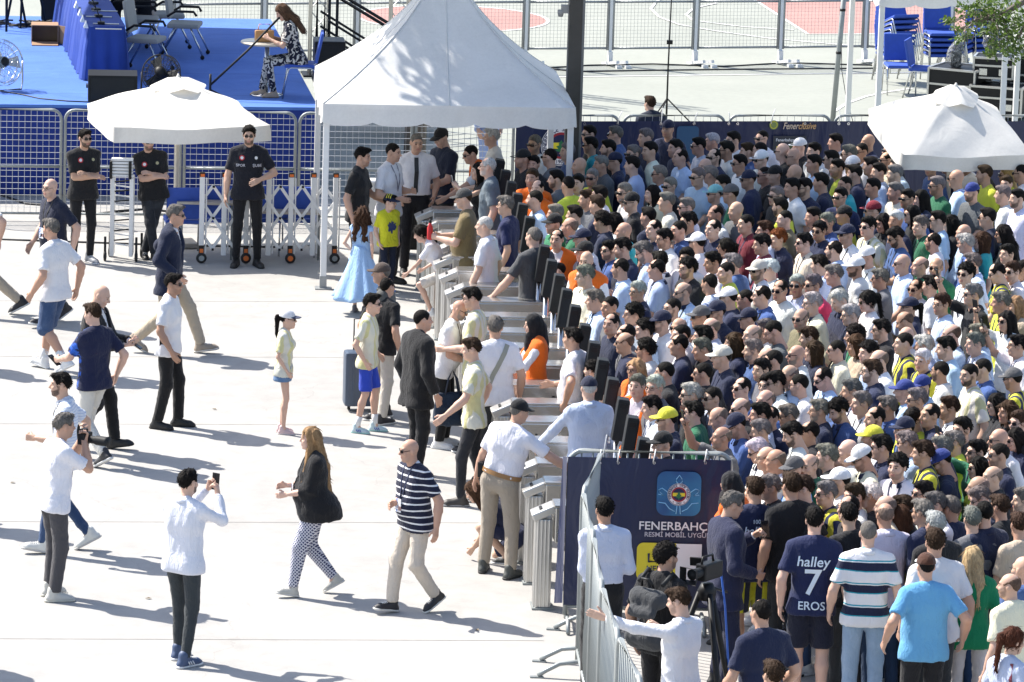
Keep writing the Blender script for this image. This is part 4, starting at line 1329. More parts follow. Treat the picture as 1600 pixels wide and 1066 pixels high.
office_chair(PS(222, 80), 1.6, 'grey chair pushed in at the middle of the blue table')

# speakers, fans, box, equipment
e = empty('stage_monitor', PS(176, 161), .1, 'black wedge loudspeaker lying at the stage front edge', 'speaker')
MB().add([(-.33, 0, 0), (.33, 0, 0), (.33, .42, 0), (-.33, .42, 0), (-.33, .06, .36), (.33, .06, .36), (.33, .34, .4), (-.33, .34, .4)], [(3, 2, 1, 0), (4, 5, 6, 7), (0, 1, 5, 4), (1, 2, 6, 5), (2, 3, 7, 6), (3, 0, 4, 7)]).build('cabinet', M_BLACK, e)
MB().box((0, .02, .19), (.58, .02, .28), rot=(-.17, 0, 0)).build('grille', M_DGREY, e)
MB().box((-.345, .2, .2), (.02, .16, .04)).build('handle', M_DGREY, e)
e = empty('subwoofer', PS(515, 131), .1, 'black boxy loudspeaker at the right end of the stage', 'speaker')
MB().bbox((0, .25, .3), (.43, .5, .58), .02).build('cabinet', M_BLACK, e); MB().box((0, -.006, .3), (.38, .015, .5)).build('grille', M_DGREY, e)
for q in (-1, 1): MB().box((q * .2, .25, .02), (.05, .4, .03)).build('foot', M_RUBBER, e)
def fan(loc, rz, label, r=.29, tilt=.2, silver=False):
    e = empty('floor_fan', loc, rz, label, 'fan', 'floor fans')
    Rm = Matrix.Translation((0, 0, r + .06)) @ Matrix.Rotation(-tilt, 4, 'X')
    c = MB()
    for y, q in ((-.08, .9), (0, 1.0), (.08, .9)): c.tube([(r * q * math.cos(t), y, r * q * math.sin(t)) for t in [2 * PI * i / 28 for i in range(29)]], .007, 5)
    for q in (.35, .62, .85):
        for y in (-.09, .09): c.tube([(r * q * math.cos(t), y, r * q * math.sin(t)) for t in [2 * PI * i / 24 for i in range(25)]], .003, 4)
    for i in range(24):
        t = 2 * PI * i / 24
        for y in (-.1, .1): c.wire((.06 * math.cos(t), y, .06 * math.sin(t)), (r * math.cos(t), 0, r * math.sin(t)), .003)
    c.xf(Rm).build('cage', M_CHROME if silver else M_DGREY, e)
    MB().lathe([(.03, -.11), (.075, -.09), (.08, .0), (.07, .1), (.02, .14)], 14).xf(Rm @ Matrix.Rotation(-PI / 2, 4, 'X')).build('motor', M_BLACK, e)
    for i in range(3):
        t = 2 * PI * i / 3
        b = MB().add([(.05, -.02, -.04), (r * .85, -.03, -.1), (r * .88, .03, .08), (.05, .02, .04)], [(0, 1, 2, 3)]).xf(Rm @ Matrix.Rotation(t, 4, 'Y')); b.build('blade', M_ALU if silver else M_DGREY, e)
    MB().tube([(-r, 0, r + .06), (-r * 1.02, .0, .1), (-r * .8, -.1, .015), (r * .8, -.1, .015), (r * 1.02, 0, .1), (r, 0, r + .06)], .013, 6).build('stand', M_CHROME if silver else M_BLACK, e)
fan(PS(2, 141), .6, 'round silver floor fan at the far left of the stage', .32, .25, True)
fan(PS(251, 152), -.2, 'dark floor fan behind the left parasol top', .27, .5)
e = empty('cardboard_box', PS(70, 69), .1, 'open brown cardboard box lying on its side on blue carpet', 'box')
w = .38
MB().box((0, .17, .006), (w, .36, .012)).box((0, .17, .27), (w, .36, .012)).box((-w / 2, .17, .14), (.012, .36, .26)).box((w / 2, .17, .14), (.012, .36, .26)).box((0, .35, .14), (w, .012, .26)).build('carton', M_CARD, e)
MB().box((0, -.1, .02), (w, .2, .01), rot=(.12, 0, 0)).build('flap', M_CARD, e); MB().box((w / 2 + .06, -.02, .14), (.01, .16, .26), rot=(0, 0, .7)).build('flap', M_CARD, e)
e = empty('equipment_case', PS(82, 33), .1, 'white topped equipment cube with black lower half on stage', 'case')
MB().bbox((0, .2, .17), (.34, .4, .32), .015).build('body', M_BLACK, e); MB().bbox((0, .2, .48), (.33, .4, .28), .015).build('top', M_GREYUP, e); MB().tube([(-.08, .0, .42), (-.08, -.03, .45), (.08, -.03, .45), (.08, .0, .42)], .01, 5).build('handle', M_BLACK, e)
for px, py, lab in ((10, 47, 'black camera tripod at the far left edge of the stage'), (38, 42, 'black camera tripod beside the white topped cube')):
    e = empty('camera_tripod', PS(px, py), random.random(), lab, 'tripod', 'camera tripods on the stage')
    for i in range(3):
        t = 2 * PI * i / 3 + .3
        MB().tube([(.05 * math.cos(t), .05 * math.sin(t), 1.25), (.2 * math.cos(t), .2 * math.sin(t), .65), (.34 * math.cos(t), .34 * math.sin(t), .02)], [.026, .024, .018], 6).build('leg', M_BLACK, e)
    MB().lathe([(.05, 1.2), (.06, 1.25), (.05, 1.34)], 10).build('head', M_BLACK, e)
    MB().bbox((0, 0, 1.48), (.18, .42, .24), .02).build('camera', M_BLACK, e)
e = empty('cable_heap', PS(30, 40), 0, 'heap of black cables and bags under the stage tripods', 'cables')
hm = MB()
for i in range(26):
    x, y = random.uniform(-.5, .5), random.uniform(-.25, .25); a = random.uniform(0, 6)
    hm.tube([(x + .16 * math.cos(a + t), y + .12 * math.sin(a + t * 1.3), .02 + .03 * random.random()) for t in (0, .8, 1.6, 2.4, 3.4)], .014, 5)
hm.build('coil', M_BLACK, e)
sb = PS(334, 156); tip = at_depth(437, 27, sb.y + .25)
e = empty('boom_stand', sb, 0, 'long slanting black boom stand beside the left parasol top', 'stand')
t0 = tip - sb
MB().tube([(-.05, 0, .2), (t0.x * .5, t0.y * .5, .2 + (t0.z - .2) * .5), tuple(t0)], .016, 6).build('boom', M_BLACK, e)
MB().tube([(-.05, 0, .02), (-.05, 0, .35)], .018, 6).build('post', M_BLACK, e)
for i in range(3): MB().tube([(-.05, 0, .14), (-.05 + .26 * math.cos(2.1 * i), .26 * math.sin(2.1 * i), .015)], .011, 5).build('leg', M_BLACK, e)
# round table
def round_table(loc, label):
    e = empty('round_table', loc, 0, label, 'table')
    MB().lathe([(.03, .71), (.35, .712), (.365, .725), (.36, .742), (.02, .744)], 30).build('tabletop', simple('pale_laminate', (.44, .40, .34), .35), e)
    MB().tube([(0, 0, .03), (0, 0, .71)], .032, 10).build('column', M_CHROME, e)
    MB().lathe([(.22, .002), (.215, .018), (.06, .04), (.03, .05)], 24).build('base', M_CHROME, e)
    return e
RT = PS(416, 149); round_table(RT, 'small round table before the seated woman in floral dress')
e = empty('handbag', RT + Vector((-.04, -.06, .746)), .2, 'tan leather handbag on the small round table', 'bag')
MB().bbox((0, 0, .08), (.26, .1, .16), .02).build('body', simple('tan_leather', (.5, .27, .11), .5), e)
MB().tube([(-.09, 0, .15), (-.07, 0, .24), (.07, 0, .24), (.09, 0, .15)], .008, 5).build('handle', simple('tan_leather', (.5, .27, .11)), e)

# ------------------------------------------------------------------ blue chairs
def blue_chair(loc, rz, label, group, sticker=False):
    e = empty('stacking_chair', loc, rz, label, 'chair', group)
    MB().bbox((0, -.02, .45), (.45, .44, .05), .02).build('seat', M_BLUEPL, e)
    MB().bbox((0, .23, .70), (.45, .04, .42), .018, rot=(-.2, 0, 0)).build('backrest', M_BLUEPL, e)
    for q in (-1, 1):
        MB().tube([(q * .225, -.26, 0), (q * .225, -.19, .40), (q * .225, -.15, .43), (q * .225, .12, .43), (q * .225, .17, .40), (q * .225, .27, 0)], .012, 6).build('leg_frame', M_CHROME, e)
        MB().tube([(q * .2, .1, .43), (q * .19, .2, .5), (q * .18, .27, .86)], .01, 5).build('back_support', M_CHROME, e)
    if sticker: MB().box((0, .245, .82), (.11, .004, .045), rot=(-.2, 0, 0)).build('sticker', flat('yellow_sticker', (.75, .55, .03)), e)
    return e
G1 = 'blue chairs by the white gate'
blue_chair(P(284, 398), 3.3, 'blue chair behind the gate, beside the parasol pole', G1)
blue_chair(P(340, 396), 3.2, 'blue chair behind the gate, just left of the man in black polo', G1)
blue_chair(P(427, 396), 3.2, 'blue chair behind the gate, just right of the man in black polo', G1)
blue_chair(P(466, 396), 3.1, 'blue chair behind the gate, nearest the tent leg', G1)
e = empty('folding_table', P(322, 402), .02, 'pale topped table standing behind the white folding gate', 'table')
MB().box((0, 0, .72), (.74, .4, .03)).build('tabletop', simple('pale_laminate', (.44, .40, .34)), e)
for x in (-.32, .32):
    for y in (-.16, .16): MB().tube([(x, y, 0), (x, y, .705)], .014, 6).build('leg', M_STEEL, e)
e = empty('folding_table', P(448, 402), .02, 'low grey table behind the gate, left of the tent leg', 'table')
MB().box((0, 0, .6), (.9, .4, .03)).build('tabletop', simple('pale_laminate', (.44, .40, .34)), e)
for x in (-.4, .4):
    for y in (-.16, .16): MB().tube([(x, y, 0), (x, y, .585)], .014, 6).build('leg', M_STEEL, e)
G2 = 'blue chairs at the far right of the court'
c1 = blue_chair(P(1404, 146), .1, 'single blue chair with a yellow sticker on its back', G2, True)
blue_chair(P(1441, 152), 1.3, 'single blue chair turned sideways right of the stickered chair', G2)
stacks = ((1394, 128, .4, 8, .6, 'left tilted stack'), (1466, 128, .2, 5, 0, 'stack in the middle'), (1494, 122, 1.2, 4, 0, 'stack right of the middle'), (1534, 120, .3, 5, 0, 'stack under the leafy branch'))
ordn = ['lowest', 'second', 'third', 'fourth', 'fifth', 'sixth', 'seventh', 'top']
for px, py, rz, n_, tl, nm in stacks:
    for i in range(n_):
        e = blue_chair(P(px, py) + Vector((.0, 0, .085 * i)), rz, 'blue chair, %s of the %s' % (ordn[i] if i < n_ - 1 else 'topmost', nm), G2)
        if tl: e.location += Vector((0.02 * i, -.03 * i, 0)); e.rotation_euler.x = -.05 * i

# flight cases
def flight_case(loc, rz, size, label):
    e = empty('flight_case', loc, rz, label, 'case', 'black flight cases at the right')
    w, d, h = size
    MB().box((0, 0, h / 2), (w, d, h)).build('shell', M_BLACK, e)
    ed = MB()
    for x in (-1, 1):
        for y in (-1, 1): ed.box((x * w / 2, y * d / 2, h / 2), (.03, .03, h + .012))
        for z in (0, h): ed.box((x * w / 2, 0, z), (.034, d - .04, .034))
    for y in (-1, 1):
        for z in (0, h, h * .62): ed.box((0, y * d / 2, z), (w - .04, .034, .03))
    ed.build('edging', M_ALU, e)
    for x in (-.25, .25): MB().box((x * w, -d / 2 - .01, h * .3), (.12, .02, .1)).build('handle', M_CHROME, e)
    for x in (-.4, .4):
        for y in (-.38, .38): MB().lathe([(.045, -.02), (.05, 0), (.045, .02)], 10).xf(Matrix.Translation((x * w, y * d, -.05)) @ Matrix.Rotation(PI / 2, 4, 'Y')).build('caster', M_RUBBER, e)
flight_case(P(1497, 178) + Vector((0, 0, .1)), -.45, (.75, .7, .62), 'large black flight case with silver edging nearest the blue chairs')
flight_case(P(1560, 186) + Vector((0, 0, .1)), -.3, (.8, .6, .42), 'wide black flight case right of the large one, lowest')
flight_case(P(1552, 183) + Vector((0, .1, .62)), -.2, (.6, .5, .3), 'black flight case lying on top of the wide one')
flight_case(P(1592, 176) + Vector((.1, .2, .1)), -.2, (.7, .6, .8), 'tall black flight case at the right picture edge under the branch')
def film_mat():
    if 'clear_film' in MATS: return MATS['clear_film']
    m, t, b, n, l = nt('clear_film')
    b.inputs['Base Color'].default_value = (.35, .36, .36, 1); b.inputs['Roughness'].default_value = .18
    tr = n.new('ShaderNodeBsdfTransparent'); mx = n.new('ShaderNodeMixShader')
    l.new(ramp_(n, l, noise_(n, l, 14, objvec(n), 4, .6, 1.5), ((.4, .15), (.6, .6))), mx.inputs[0])
    l.new(tr.outputs[0], mx.inputs[1]); l.new(b.outputs[0], mx.inputs[2]); l.new(mx.outputs[0], n['Material Output'].inputs[0])
    MATS['clear_film'] = m; return m
for px, py, h in ((1490, 178, .72), (1545, 176, .93)):
    e = empty('wrapped_bundle', P(px, py) + Vector((0, 0, h)), 0, 'clear plastic wrapped bundle on the flight case %s' % ('nearest the chairs' if px < 1500 else 'under the branch'), 'bundle')
    f = Field((-.3, -.3, -.02), (.3, .3, .5), .025); f.ell((0, 0, .18), (.15, .13, .2), .05); f.cone((0, 0, .2), (.03, 0, .4), .08, .05, .08); f.folds(.03, px, 1.0); f.clip((0, 0, 1), .0)
    V, F = f.mesh(); link('film', new_mesh('film', V, F, (film_mat(),)), e)
    MB().bbox((0, 0, .13), (.16, .12, .24), .02).bbox((.02, 0, .3), (.1, .09, .1), .02).build('contents', M_DGREY, e)

# ------------------------------------------------------------------ white folding gate
gx = [314, 349, 384, 419, 453, 487, 522]
gp = [P(x, 411 + (x - 314) * .002) for x in gx]
gd = (gp[-1] - gp[0]); gw = gd.length / 6
gate = empty('folding_gate', gp[0], math.atan2(gd.y, gd.x), 'white expanding scissor gate on wheels, half pulled out', 'gate')
for i in range(7):
    x = gw * i
    po = MB().bbox((x, 0, .6), (.062, .05, 1.0), .006).bbox((x + .055, .02, .6), (.018, .03, .96), .004).build('post', M_WHITE, gate)
    MB().bbox((x, 0, 1.125), (.07, .06, .06), .01).build('post_cap', M_BLACK, po)
    MB().box((x, -.032, 1.12), (.05, .004, .035)).build('reflector', M_ORANGE, po)
    if i in (0, 2, 4, 6):
        MB().bbox((x, 0, .16), (.064, .058, .14), .008).build('wheel_fork', M_BLACK, po)
        MB().box((x, -.031, .16), (.045, .004, .05)).build('reflector', M_ORANGE, po)
        MB().lathe([(.02, -.022), (.06, -.02), (.068, 0), (.06, .02), (.02, .022)], 16).xf(Matrix.Translation((x, -.04, .07)) @ Matrix.Rotation(PI / 2, 4, 'X')).build('wheel', M_RUBBER, po)
        MB().disc((x, -.064, .07), .035).build('hub', M_ORANGE if i in (2, 4) else M_STEEL, po)
zs = (.98, .58, .18)
def bar(a, b, yo):
    a, b = Vector((a[0], yo, a[1])), Vector((b[0], yo, b[1])); d = b - a
    return MB().bbox((0, 0, 0), (d.length + .02, .012, .038), .003).xf(Matrix.Translation((a + b) / 2) @ Matrix.Rotation(-math.atan2(d.z, d.x), 4, 'Y'))
mids = [gw * (i + .5) for i in range(6)]
for i in range(6):
    for k in range(2):
        zc = (zs[k] + zs[k + 1]) / 2
        if i == 0:
            for z in (zs[k], zs[k + 1]): bar((0, zc), (mids[0], z), .03).build('lattice_bar', M_WHITE, gate)
        if i < 5:
            bar((mids[i], zs[k]), (mids[i + 1], zs[k + 1]), -.034).build('lattice_bar', M_WHITE, gate)
            bar((mids[i], zs[k + 1]), (mids[i + 1], zs[k]), .034).build('lattice_bar', M_WHITE, gate)
        else:
            for z in (zs[k], zs[k + 1]): bar((mids[i], z), (gw * 6, zc), .03).build('lattice_bar', M_WHITE, gate)
    piv = MB()
    for z in zs: piv.bbox((mids[i], -.045, z), (.03, .02, .03), .005)
    piv.build('pivot', M_BLACK, gate)
# the same kind of gate, folded shut
fg = empty('folding_gate', P(189, 408), .02, 'white scissor gate folded shut, between the two men with crossed arms', 'gate')
for x, nm in ((-.12, 0), (.12, 0)):
    for y in (0, .12, .24): MB().bbox((x, y, .56), (.05, .045, 1.0), .006).build('post', M_WHITE, fg)
for i in range(14): MB().box((0, .05 + .012 * (i % 3), .2 + i * .062), (.19, .02, .016), rot=(0, .12 * (-1) ** i, 0)).build('lattice_bar', M_DGREY if i % 2 else M_WHITE, fg)
for i in range(6): MB().bbox((.0, .02, 1.09 + i * .04), (.27, .1, .03), .006).build('top_slat', M_WHITE, fg)
for x in (-.14, .1): MB().bbox((x, .0, 1.16), (.035, .12, .22), .006).build('post_cap', M_BLACK, fg)
for x, y in ((-.2, -.02), (.19, -.02), (-.16, .3), (.24, .3)):
    MB().bbox((x, y, .16), (.03, .04, .3), .006).build('wheel_fork', M_DGREY, fg)
    MB().lathe([(.03, -.02), (.06, -.015), (.065, 0), (.06, .015), (.03, .02)], 14).xf(Matrix.Translation((x, y, .065)) @ Matrix.Rotation(PI / 2, 4, 'Y')).build('wheel', M_RUBBER, fg)

# ------------------------------------------------------------------ parasols
def parasol(loc, rz, n, r, eave, peak, val, label, pole_r=.03, sag=.0):
    e = empty('parasol', loc, rz, label, 'parasol', 'white parasols')
    e2 = MB(); vs_, fs = [], []; ring = []
    per = 10; lev = 9
    a0 = PI / 4 if n == 4 else 0
    for li in range(lev + 1):
        t = li / lev; row = []
        for s_ in range(n):
            A = Vector((math.cos(a0 + 2 * PI * s_ / n), math.sin(a0 + 2 * PI * s_ / n), 0)); B = Vector((math.cos(a0 + 2 * PI * (s_ + 1) / n), math.sin(a0 + 2 * PI * (s_ + 1) / n), 0))
            for j in range(per):
                q = j / per; p = A.lerp(B, q) * r * (.03 + .97 * t)
                z = peak - (peak - eave) * t - (4 * q * (1 - q)) * (.05 + sag) * t * (1 - .3 * t) + .012 * math.sin(t * 3.1) + .01 * math.sin(9 * t + s_ * 2 + j)
                row.append((p.x, p.y, z))
        vs_ += row
    m = n * per
    for li in range(lev):
        for j in range(m): fs.append((li * m + j, li * m + (j + 1) % m, (li + 1) * m + (j + 1) % m, (li + 1) * m + j)[::-1])
    k = len(vs_)
    fs.append(tuple(range(m)))
    e2.add(vs_, fs, True).build('canopy', M_PARA, e)
    v = MB(); vv, ff = [], []
    for j in range(m):
        x, y, z = vs_[lev * m + j]; s_ = j % per
        dz = val * (1 - .1 * math.sin(PI * s_ / per)); fl = 1.0 + .012 * math.sin(j * 1.1)
        vv += [(x, y, z), (x * fl, y * fl, z - dz * .5), (x * fl * 1.006, y * fl * 1.006, z - dz)]
    for j in range(m):
        j2 = (j + 1) % m
        if n == 4 and j % per == per - 1: pass
        for q in (0, 1): ff.append((3 * j + q, 3 * j + q + 1, 3 * j2 + q + 1, 3 * j2 + q))
    v.add(vv, ff, True).build('valance', M_PARA, e)
    vt = []; vf = []
    for li, (rr_, zz) in enumerate(((.02, peak + .05), (r * .1, peak + .015), (r * .26, peak - (peak - eave) * .2))):
        for j in range(24):
            t = 2 * PI * j / 24; q = rr_ * (1 + (.08 if li == 2 else .04) * math.sin(4 * t))
            vt.append((q * math.cos(t), q * math.sin(t), zz + (.02 * math.cos(4 * t) + .015 * math.sin(7 * t) if li else 0)))
    for li in range(2):
        for j in range(24): vf.append((li * 24 + j, (li + 1) * 24 + j, (li + 1) * 24 + (j + 1) % 24, li * 24 + (j + 1) % 24))
    vf.append(tuple(range(24)))
    MB().add(vt, vf, True).build('vent_cap', M_PARA, e)
    MB().tube([(0, 0, .03), (0, 0, peak)], pole_r, 10).build('pole', simple('cream_pole', (.62, .58, .5), .45), e)
    for s_ in range(n):
        t = a0 + 2 * PI * s_ / n
        MB().tube([(0, 0, peak - .06), (r * .97 * math.cos(t), r * .97 * math.sin(t), eave - .02)], .012, 5).build('rib', simple('cream_pole', (.62, .58, .5)), e)
    MB().lathe([(.04, peak), (.025, peak + .05), (.012, peak + .09)], 10).build('finial', M_PARA, e)
    MB().bbox((0, 0, .04), (.5, .5, .07), .02).build('base', M_GREYUP, e)
    return e
parasol(Vector((at_depth(275, 330, 64.35).x, 64.35, 0)), R(15), 4, 1.4, 1.7, 2.13, .2, 'square white parasol over the two men by the folding gate')
pr = at_depth(1486, 205, 62.6)
e = parasol(Vector((pr.x, pr.y, 0)), R(12), 4, 1.18, pr.z, pr.z + .54, .2, 'large white parasol tilted towards the camera at the right of the crowd', sag=.0)
for ch in e.children:
    if ch.name.split('.')[0] in ('canopy', 'valance', 'vent_cap', 'rib', 'finial'):
        pv = Matrix.Translation((0, 0, pr.z)); ch.matrix_local = pv @ Matrix.Rotation(R(11), 4, 'X') @ pv.inverted()

# ------------------------------------------------------------------ tents
def pagoda(org, yaw, w, eave, h, val, label, legs=((0, 0), (1, 0), (0, 1), (1, 1)), power=2.05):
    e = empty('pagoda_tent', org, yaw, label, 'tent', 'white pagoda tents')
    per, lev = 16, 22; c = w / 2; vs_, fs = [], []
    def sq(q):
        s_, t = divmod(q * 4, 1); s_ = int(s_) % 4; a = -1 + 2 * t
        return ((a, -1), (1, a), (-a, 1), (-1, -a))[s_]
    m = per * 4
    for li in range(lev + 1):
        t = li / lev; hw = max((1 - t) ** power, .02) * c
        for j in range(m):
            x, y = sq(j / m); edge = 1 - max(abs(min(abs(x), abs(y))), 0)
            bow = 1 - .035 * edge * math.sin(PI * min(t * 1.4, 1)) 
            vs_.append((c + x * hw * bow, c + y * hw * bow, eave + h * t - .03 * edge * (1 - t) ** 6 * 0))
    for li in range(lev):
        for j in range(m): fs.append((li * m + j, li * m + (j + 1) % m, (li + 1) * m + (j + 1) % m, (li + 1) * m + j))
    fs.append(tuple(lev * m + j for j in range(m)))
    MB().add(vs_, fs, True).build('roof', M_TENT, e)
    per2 = 40
    for s_ in range(4):
        vv, ff = [], []
        for j in range(per2 + 1):
            q = (s_ + j / per2) / 4; x, y = sq(min(q, s_ / 4 + .24999)) if j == per2 else sq(q)
            sc = abs(math.sin(PI * j / per2 * 5)) ** .6
            fl = 1.004 + .006 * math.sin(j * .8 + s_)
            vv += [(c + x * c * 1.001, c + y * c * 1.001, eave), (c + x * c * fl, c + y * c * fl, eave - val * .55), (c + x * c * (fl + .004), c + y * c * (fl + .004), eave - val * .82 - val * .18 * sc)]
        for j in range(per2):
            for q in (0, 1): ff.append((3 * j + q, 3 * j + q + 1, 3 * j + q + 4, 3 * j + q + 3))
        MB().add(vv, ff, True).build('valance', M_TENT, e)
    sm_ = MB()
    for sx_0, sy_0 in ((0, -1), (1, 0), (0, 1), (-1, 0), (1, -1), (1, 1), (-1, 1), (-1, -1)):
        pts = []
        for i in range(lev + 1):
            t = i / lev; hw = max((1 - t) ** power, .02) * c
            bow = 1 - (.035 * math.sin(PI * min(t * 1.4, 1)) if 0 in (sx_0, sy_0) else 0)
            pts.append((c + sx_0 * hw * bow, c + sy_0 * hw * bow, eave + h * t + .002))
        sm_.tube(pts, .007, 5)
    sm_.build('seam', M_TENT, e)
    for x, y in legs:
        xx, yy = .05 + x * (w - .1), .05 + y * (w - .1)
        lg = MB().bbox((xx, yy, eave / 2), (.075, .075, eave - .02), .008).build('leg', M_WHITE, e)
        MB().box((xx, yy, .008), (.2, .2, .012)).box((xx, yy, .09), (.085, .085, .14)).build('base_plate', M_DKSTEEL, lg)
    fr = MB()
    for a, b in (((0, 0), (1, 0)), ((1, 0), (1, 1)), ((1, 1), (0, 1)), ((0, 1), (0, 0))):
        fr.tube([(.05 + a[0] * (w - .1), .05 + a[1] * (w - .1), eave - .06), (.05 + b[0] * (w - .1), .05 + b[1] * (w - .1), eave - .06)], .022, 6)
    fr.build('eave_frame', M_WHITE, e)
    MB().tube([(c, c, eave + h * .1), (c, c, eave + h)], .03, 8).build('king_pole', M_WHITE, e)
    return e
tl, tr_ = P(505, 451), P(884, 457)
tw_ = (tr_ - tl).length + .1; ty = R(4.3)
pagoda(tl - Vector((.05, .05, 0)), ty, tw_, 2.3, 2.1, .27, 'white pagoda tent over the turnstiles with its peak out of view')
t2 = P(1384, 205)
t2y = at_depth(1375, -14, 72.0)
pagoda(Vector((t2y.x, 72.0, 0)), R(6), 2.6, t2y.z + .02, 1.9, .26, 'second white tent at the upper right, only its valance and legs in view', legs=((0, 0), (.72, 0), (0, 1), (1, 1)))
e = empty('pole', P(1301, 190) , 0, 'slim grey pole leaning right with a dark strap, left of the tent leg', 'pole')
MB().tube([(0, 0, 0), (.11, 0, 2.3)], .04, 8).build('shaft', M_STEEL, e)
for z in (1.05, 1.7): MB().lathe([(.043, -.02), (.047, 0), (.043, .02)], 10, (.11 * z / 2.3, 0, z)).build('strap', M_BLACK, e)
cb = P(1301, 190)
cable('thin white cord hanging from the leaning grey pole', [cb + Vector((.08, -.05, 1.2)), cb + Vector((.1, -.06, .8)), cb + Vector((.18, -.08, .4)), cb + Vector((.3, -.1, .02))], .006)
# dark steel lamp column with a camera
lp = P(888, 440); lp.y = 63.3; lp.x = at_depth(893, 262, 63.3).x
e = empty('lamp_column', lp, .1, 'dark brown steel column rising beside the white tent', 'column')
MB().bbox((0, 0, 3.2), (.195, .17, 6.4), .015).build('shaft', simple('bronzed_steel', (.085, .08, .072), .45, .4, .3, 3), e)
MB().box((.085, -.088, 3.2), (.03, .006, 6.38)).build('edge_strip', simple('grey_trim', (.2, .2, .19), .5, .3), e)
MB().box((0, 0, .015), (.36, .34, .03)).build('base_plate', M_DKSTEEL, e)
cz = at_depth(872, 16, 63.3)
s_ = MB().box((-.14, 0, cz.z + .02), (.1, .1, .1)).build('camera_mount', M_GREYUP, e)
MB().lathe([(.0, -.05), (.03, -.045), (.04, 0), (.04, .04)], 12, (-.2, -.02, cz.z - .03)).build('dome_camera', M_GREYUP, e)
# thin black stand on the court
p = P(1041, 190)
e = empty('lighting_stand', p, 0, 'tall thin black stand behind the long navy banner', 'stand')
MB().tube([(0, 0, .02), (0.0, 0, .8), (.02, 0, 2.4)], [.018, .014, .01], 6).build('pole', M_BLACK, e)
for i in range(3): MB().tube([(0, 0, .35), (.35 * math.cos(2.1 * i), .35 * math.sin(2.1 * i), .01)], .011, 5).build('leg', M_BLACK, e)
MB().bbox((.02, 0, 2.42), (.24, .1, .14), .02).build('lamp_head', M_BLACK, e); MB().box((.01, 0, 1.2), (.09, .06, .06)).build('clamp', M_BLACK, e)

# ------------------------------------------------------------------ trees
def leaf_mat(name, a, b_):
    m, t, b, n, l = nt(name)
    v = objvec(n)
    l.new(mixc(n, l, noise_(n, l, 2.3, v, 3), a, b_), b.inputs['Base Color']); b.inputs['Roughness'].default_value = .5
    tr = n.new('ShaderNodeBsdfTranslucent'); tr.inputs[0].default_value = (b_[0] * 1.8, b_[1] * 2.0, b_[2], 1)
    mx = n.new('ShaderNodeMixShader'); mx.inputs[0].default_value = .3
    l.new(b.outputs[0], mx.inputs[1]); l.new(tr.outputs[0], mx.inputs[2]); l.new(mx.outputs[0], n['Material Output'].inputs[0])
    return m
M_LEAF = leaf_mat('leaf_green', (.032, .062, .014), (.08, .125, .03))
def bark_mat():
    m, t, b, n, l = nt('bark')
    v = objvec(n); mp = n.new('ShaderNodeMapping'); mp.inputs['Scale'].default_value = (1, 1, .2); l.new(v, mp.inputs['Vector'])
    f = noise_(n, l, 22, mp.outputs[0], 4, .6)
    l.new(ramp_(n, l, f, ((.3, (.09, .075, .06)), (.7, (.26, .23, .19)))), b.inputs['Base Color']); b.inputs['Roughness'].default_value = .9
    bump_(n, l, b, f, .8, .03)
    return m
M_BARK = bark_mat()
def leaves(cents, per, spread, size, seed, droop=.4):
    g = np.random.default_rng(seed); vs_, fs = [], []
    for c, sc in cents:
        for i in range(int(per * sc)):
            p = Vector(c) + Vector(g.normal(size=3) * spread * np.array([1, 1, .7]) * sc)
            d = Vector(g.normal(size=3)); d.z = d.z * .5 - droop; d.normalize()
            s_ = d.cross(Vector(g.normal(size=3))).normalized(); L = size * g.uniform(.7, 1.3); W = L * .26
            nn = d.cross(s_) * W * .35
            k = len(vs_); vs_ += [p, p + d * L * .5 + s_ * W + nn, p + d * L, p + d * L * .5 - s_ * W + nn]; fs += [(k, k + 1, k + 2), (k, k + 2, k + 3)]
    return vs_, fs
def tree(loc, h, limbs, cents, per, spread, size, label, seed, droop=.4, r=.14):
    e = empty('tree', loc, 0, label, 'tree')
    t = MB().tube([(0, 0, 0), (.03, .02, h * .35), (-.04, .0, h * .7), (0.02, 0, h)], [r * 1.15, r * .95, r * .85, r * .7], 12)
    t.build('trunk', M_BARK, e)
    for pts in limbs: MB().tube(pts, [r * .6 * (1 - .8 * i / (len(pts) - 1)) for i in range(len(pts))], 7).build('limb', M_BARK, e)
    vs_, fs = leaves(cents, per, spread, size, seed, droop)
    link('crown', new_mesh('crown', vs_, fs, (M_LEAF,), False), e)
    return e
tk = P(648, 335); tk.y = 69.6; tk.x = at_depth(648, 205, 69.6).x
g = np.random.default_rng(5)
cents = []
cc_ = Vector((-2.5, 64.5, 7.2)) - tk
while len(cents) < 110:
    q = g.uniform(-1, 1, 3)
    if q @ q < 1 and q @ q > .12: cents.append((cc_ + Vector((q[0] * 1.9, q[1] * 2.95, q[2] * 1.6)), g.uniform(.6, 1.2)))
limbs = [[(0, 0, 4.2), tuple(cc_ * .45 + Vector((0, 0, 2.3))), tuple(cc_ + Vector((g.uniform(-2, 2), g.uniform(-2, 2), g.uniform(-.6, .8))))] for i in range(7)]
tree(tk, 5.2, limbs, cents, 270, .36, .15, 'broad tree behind the tent whose trunk shows under the valance', 3)
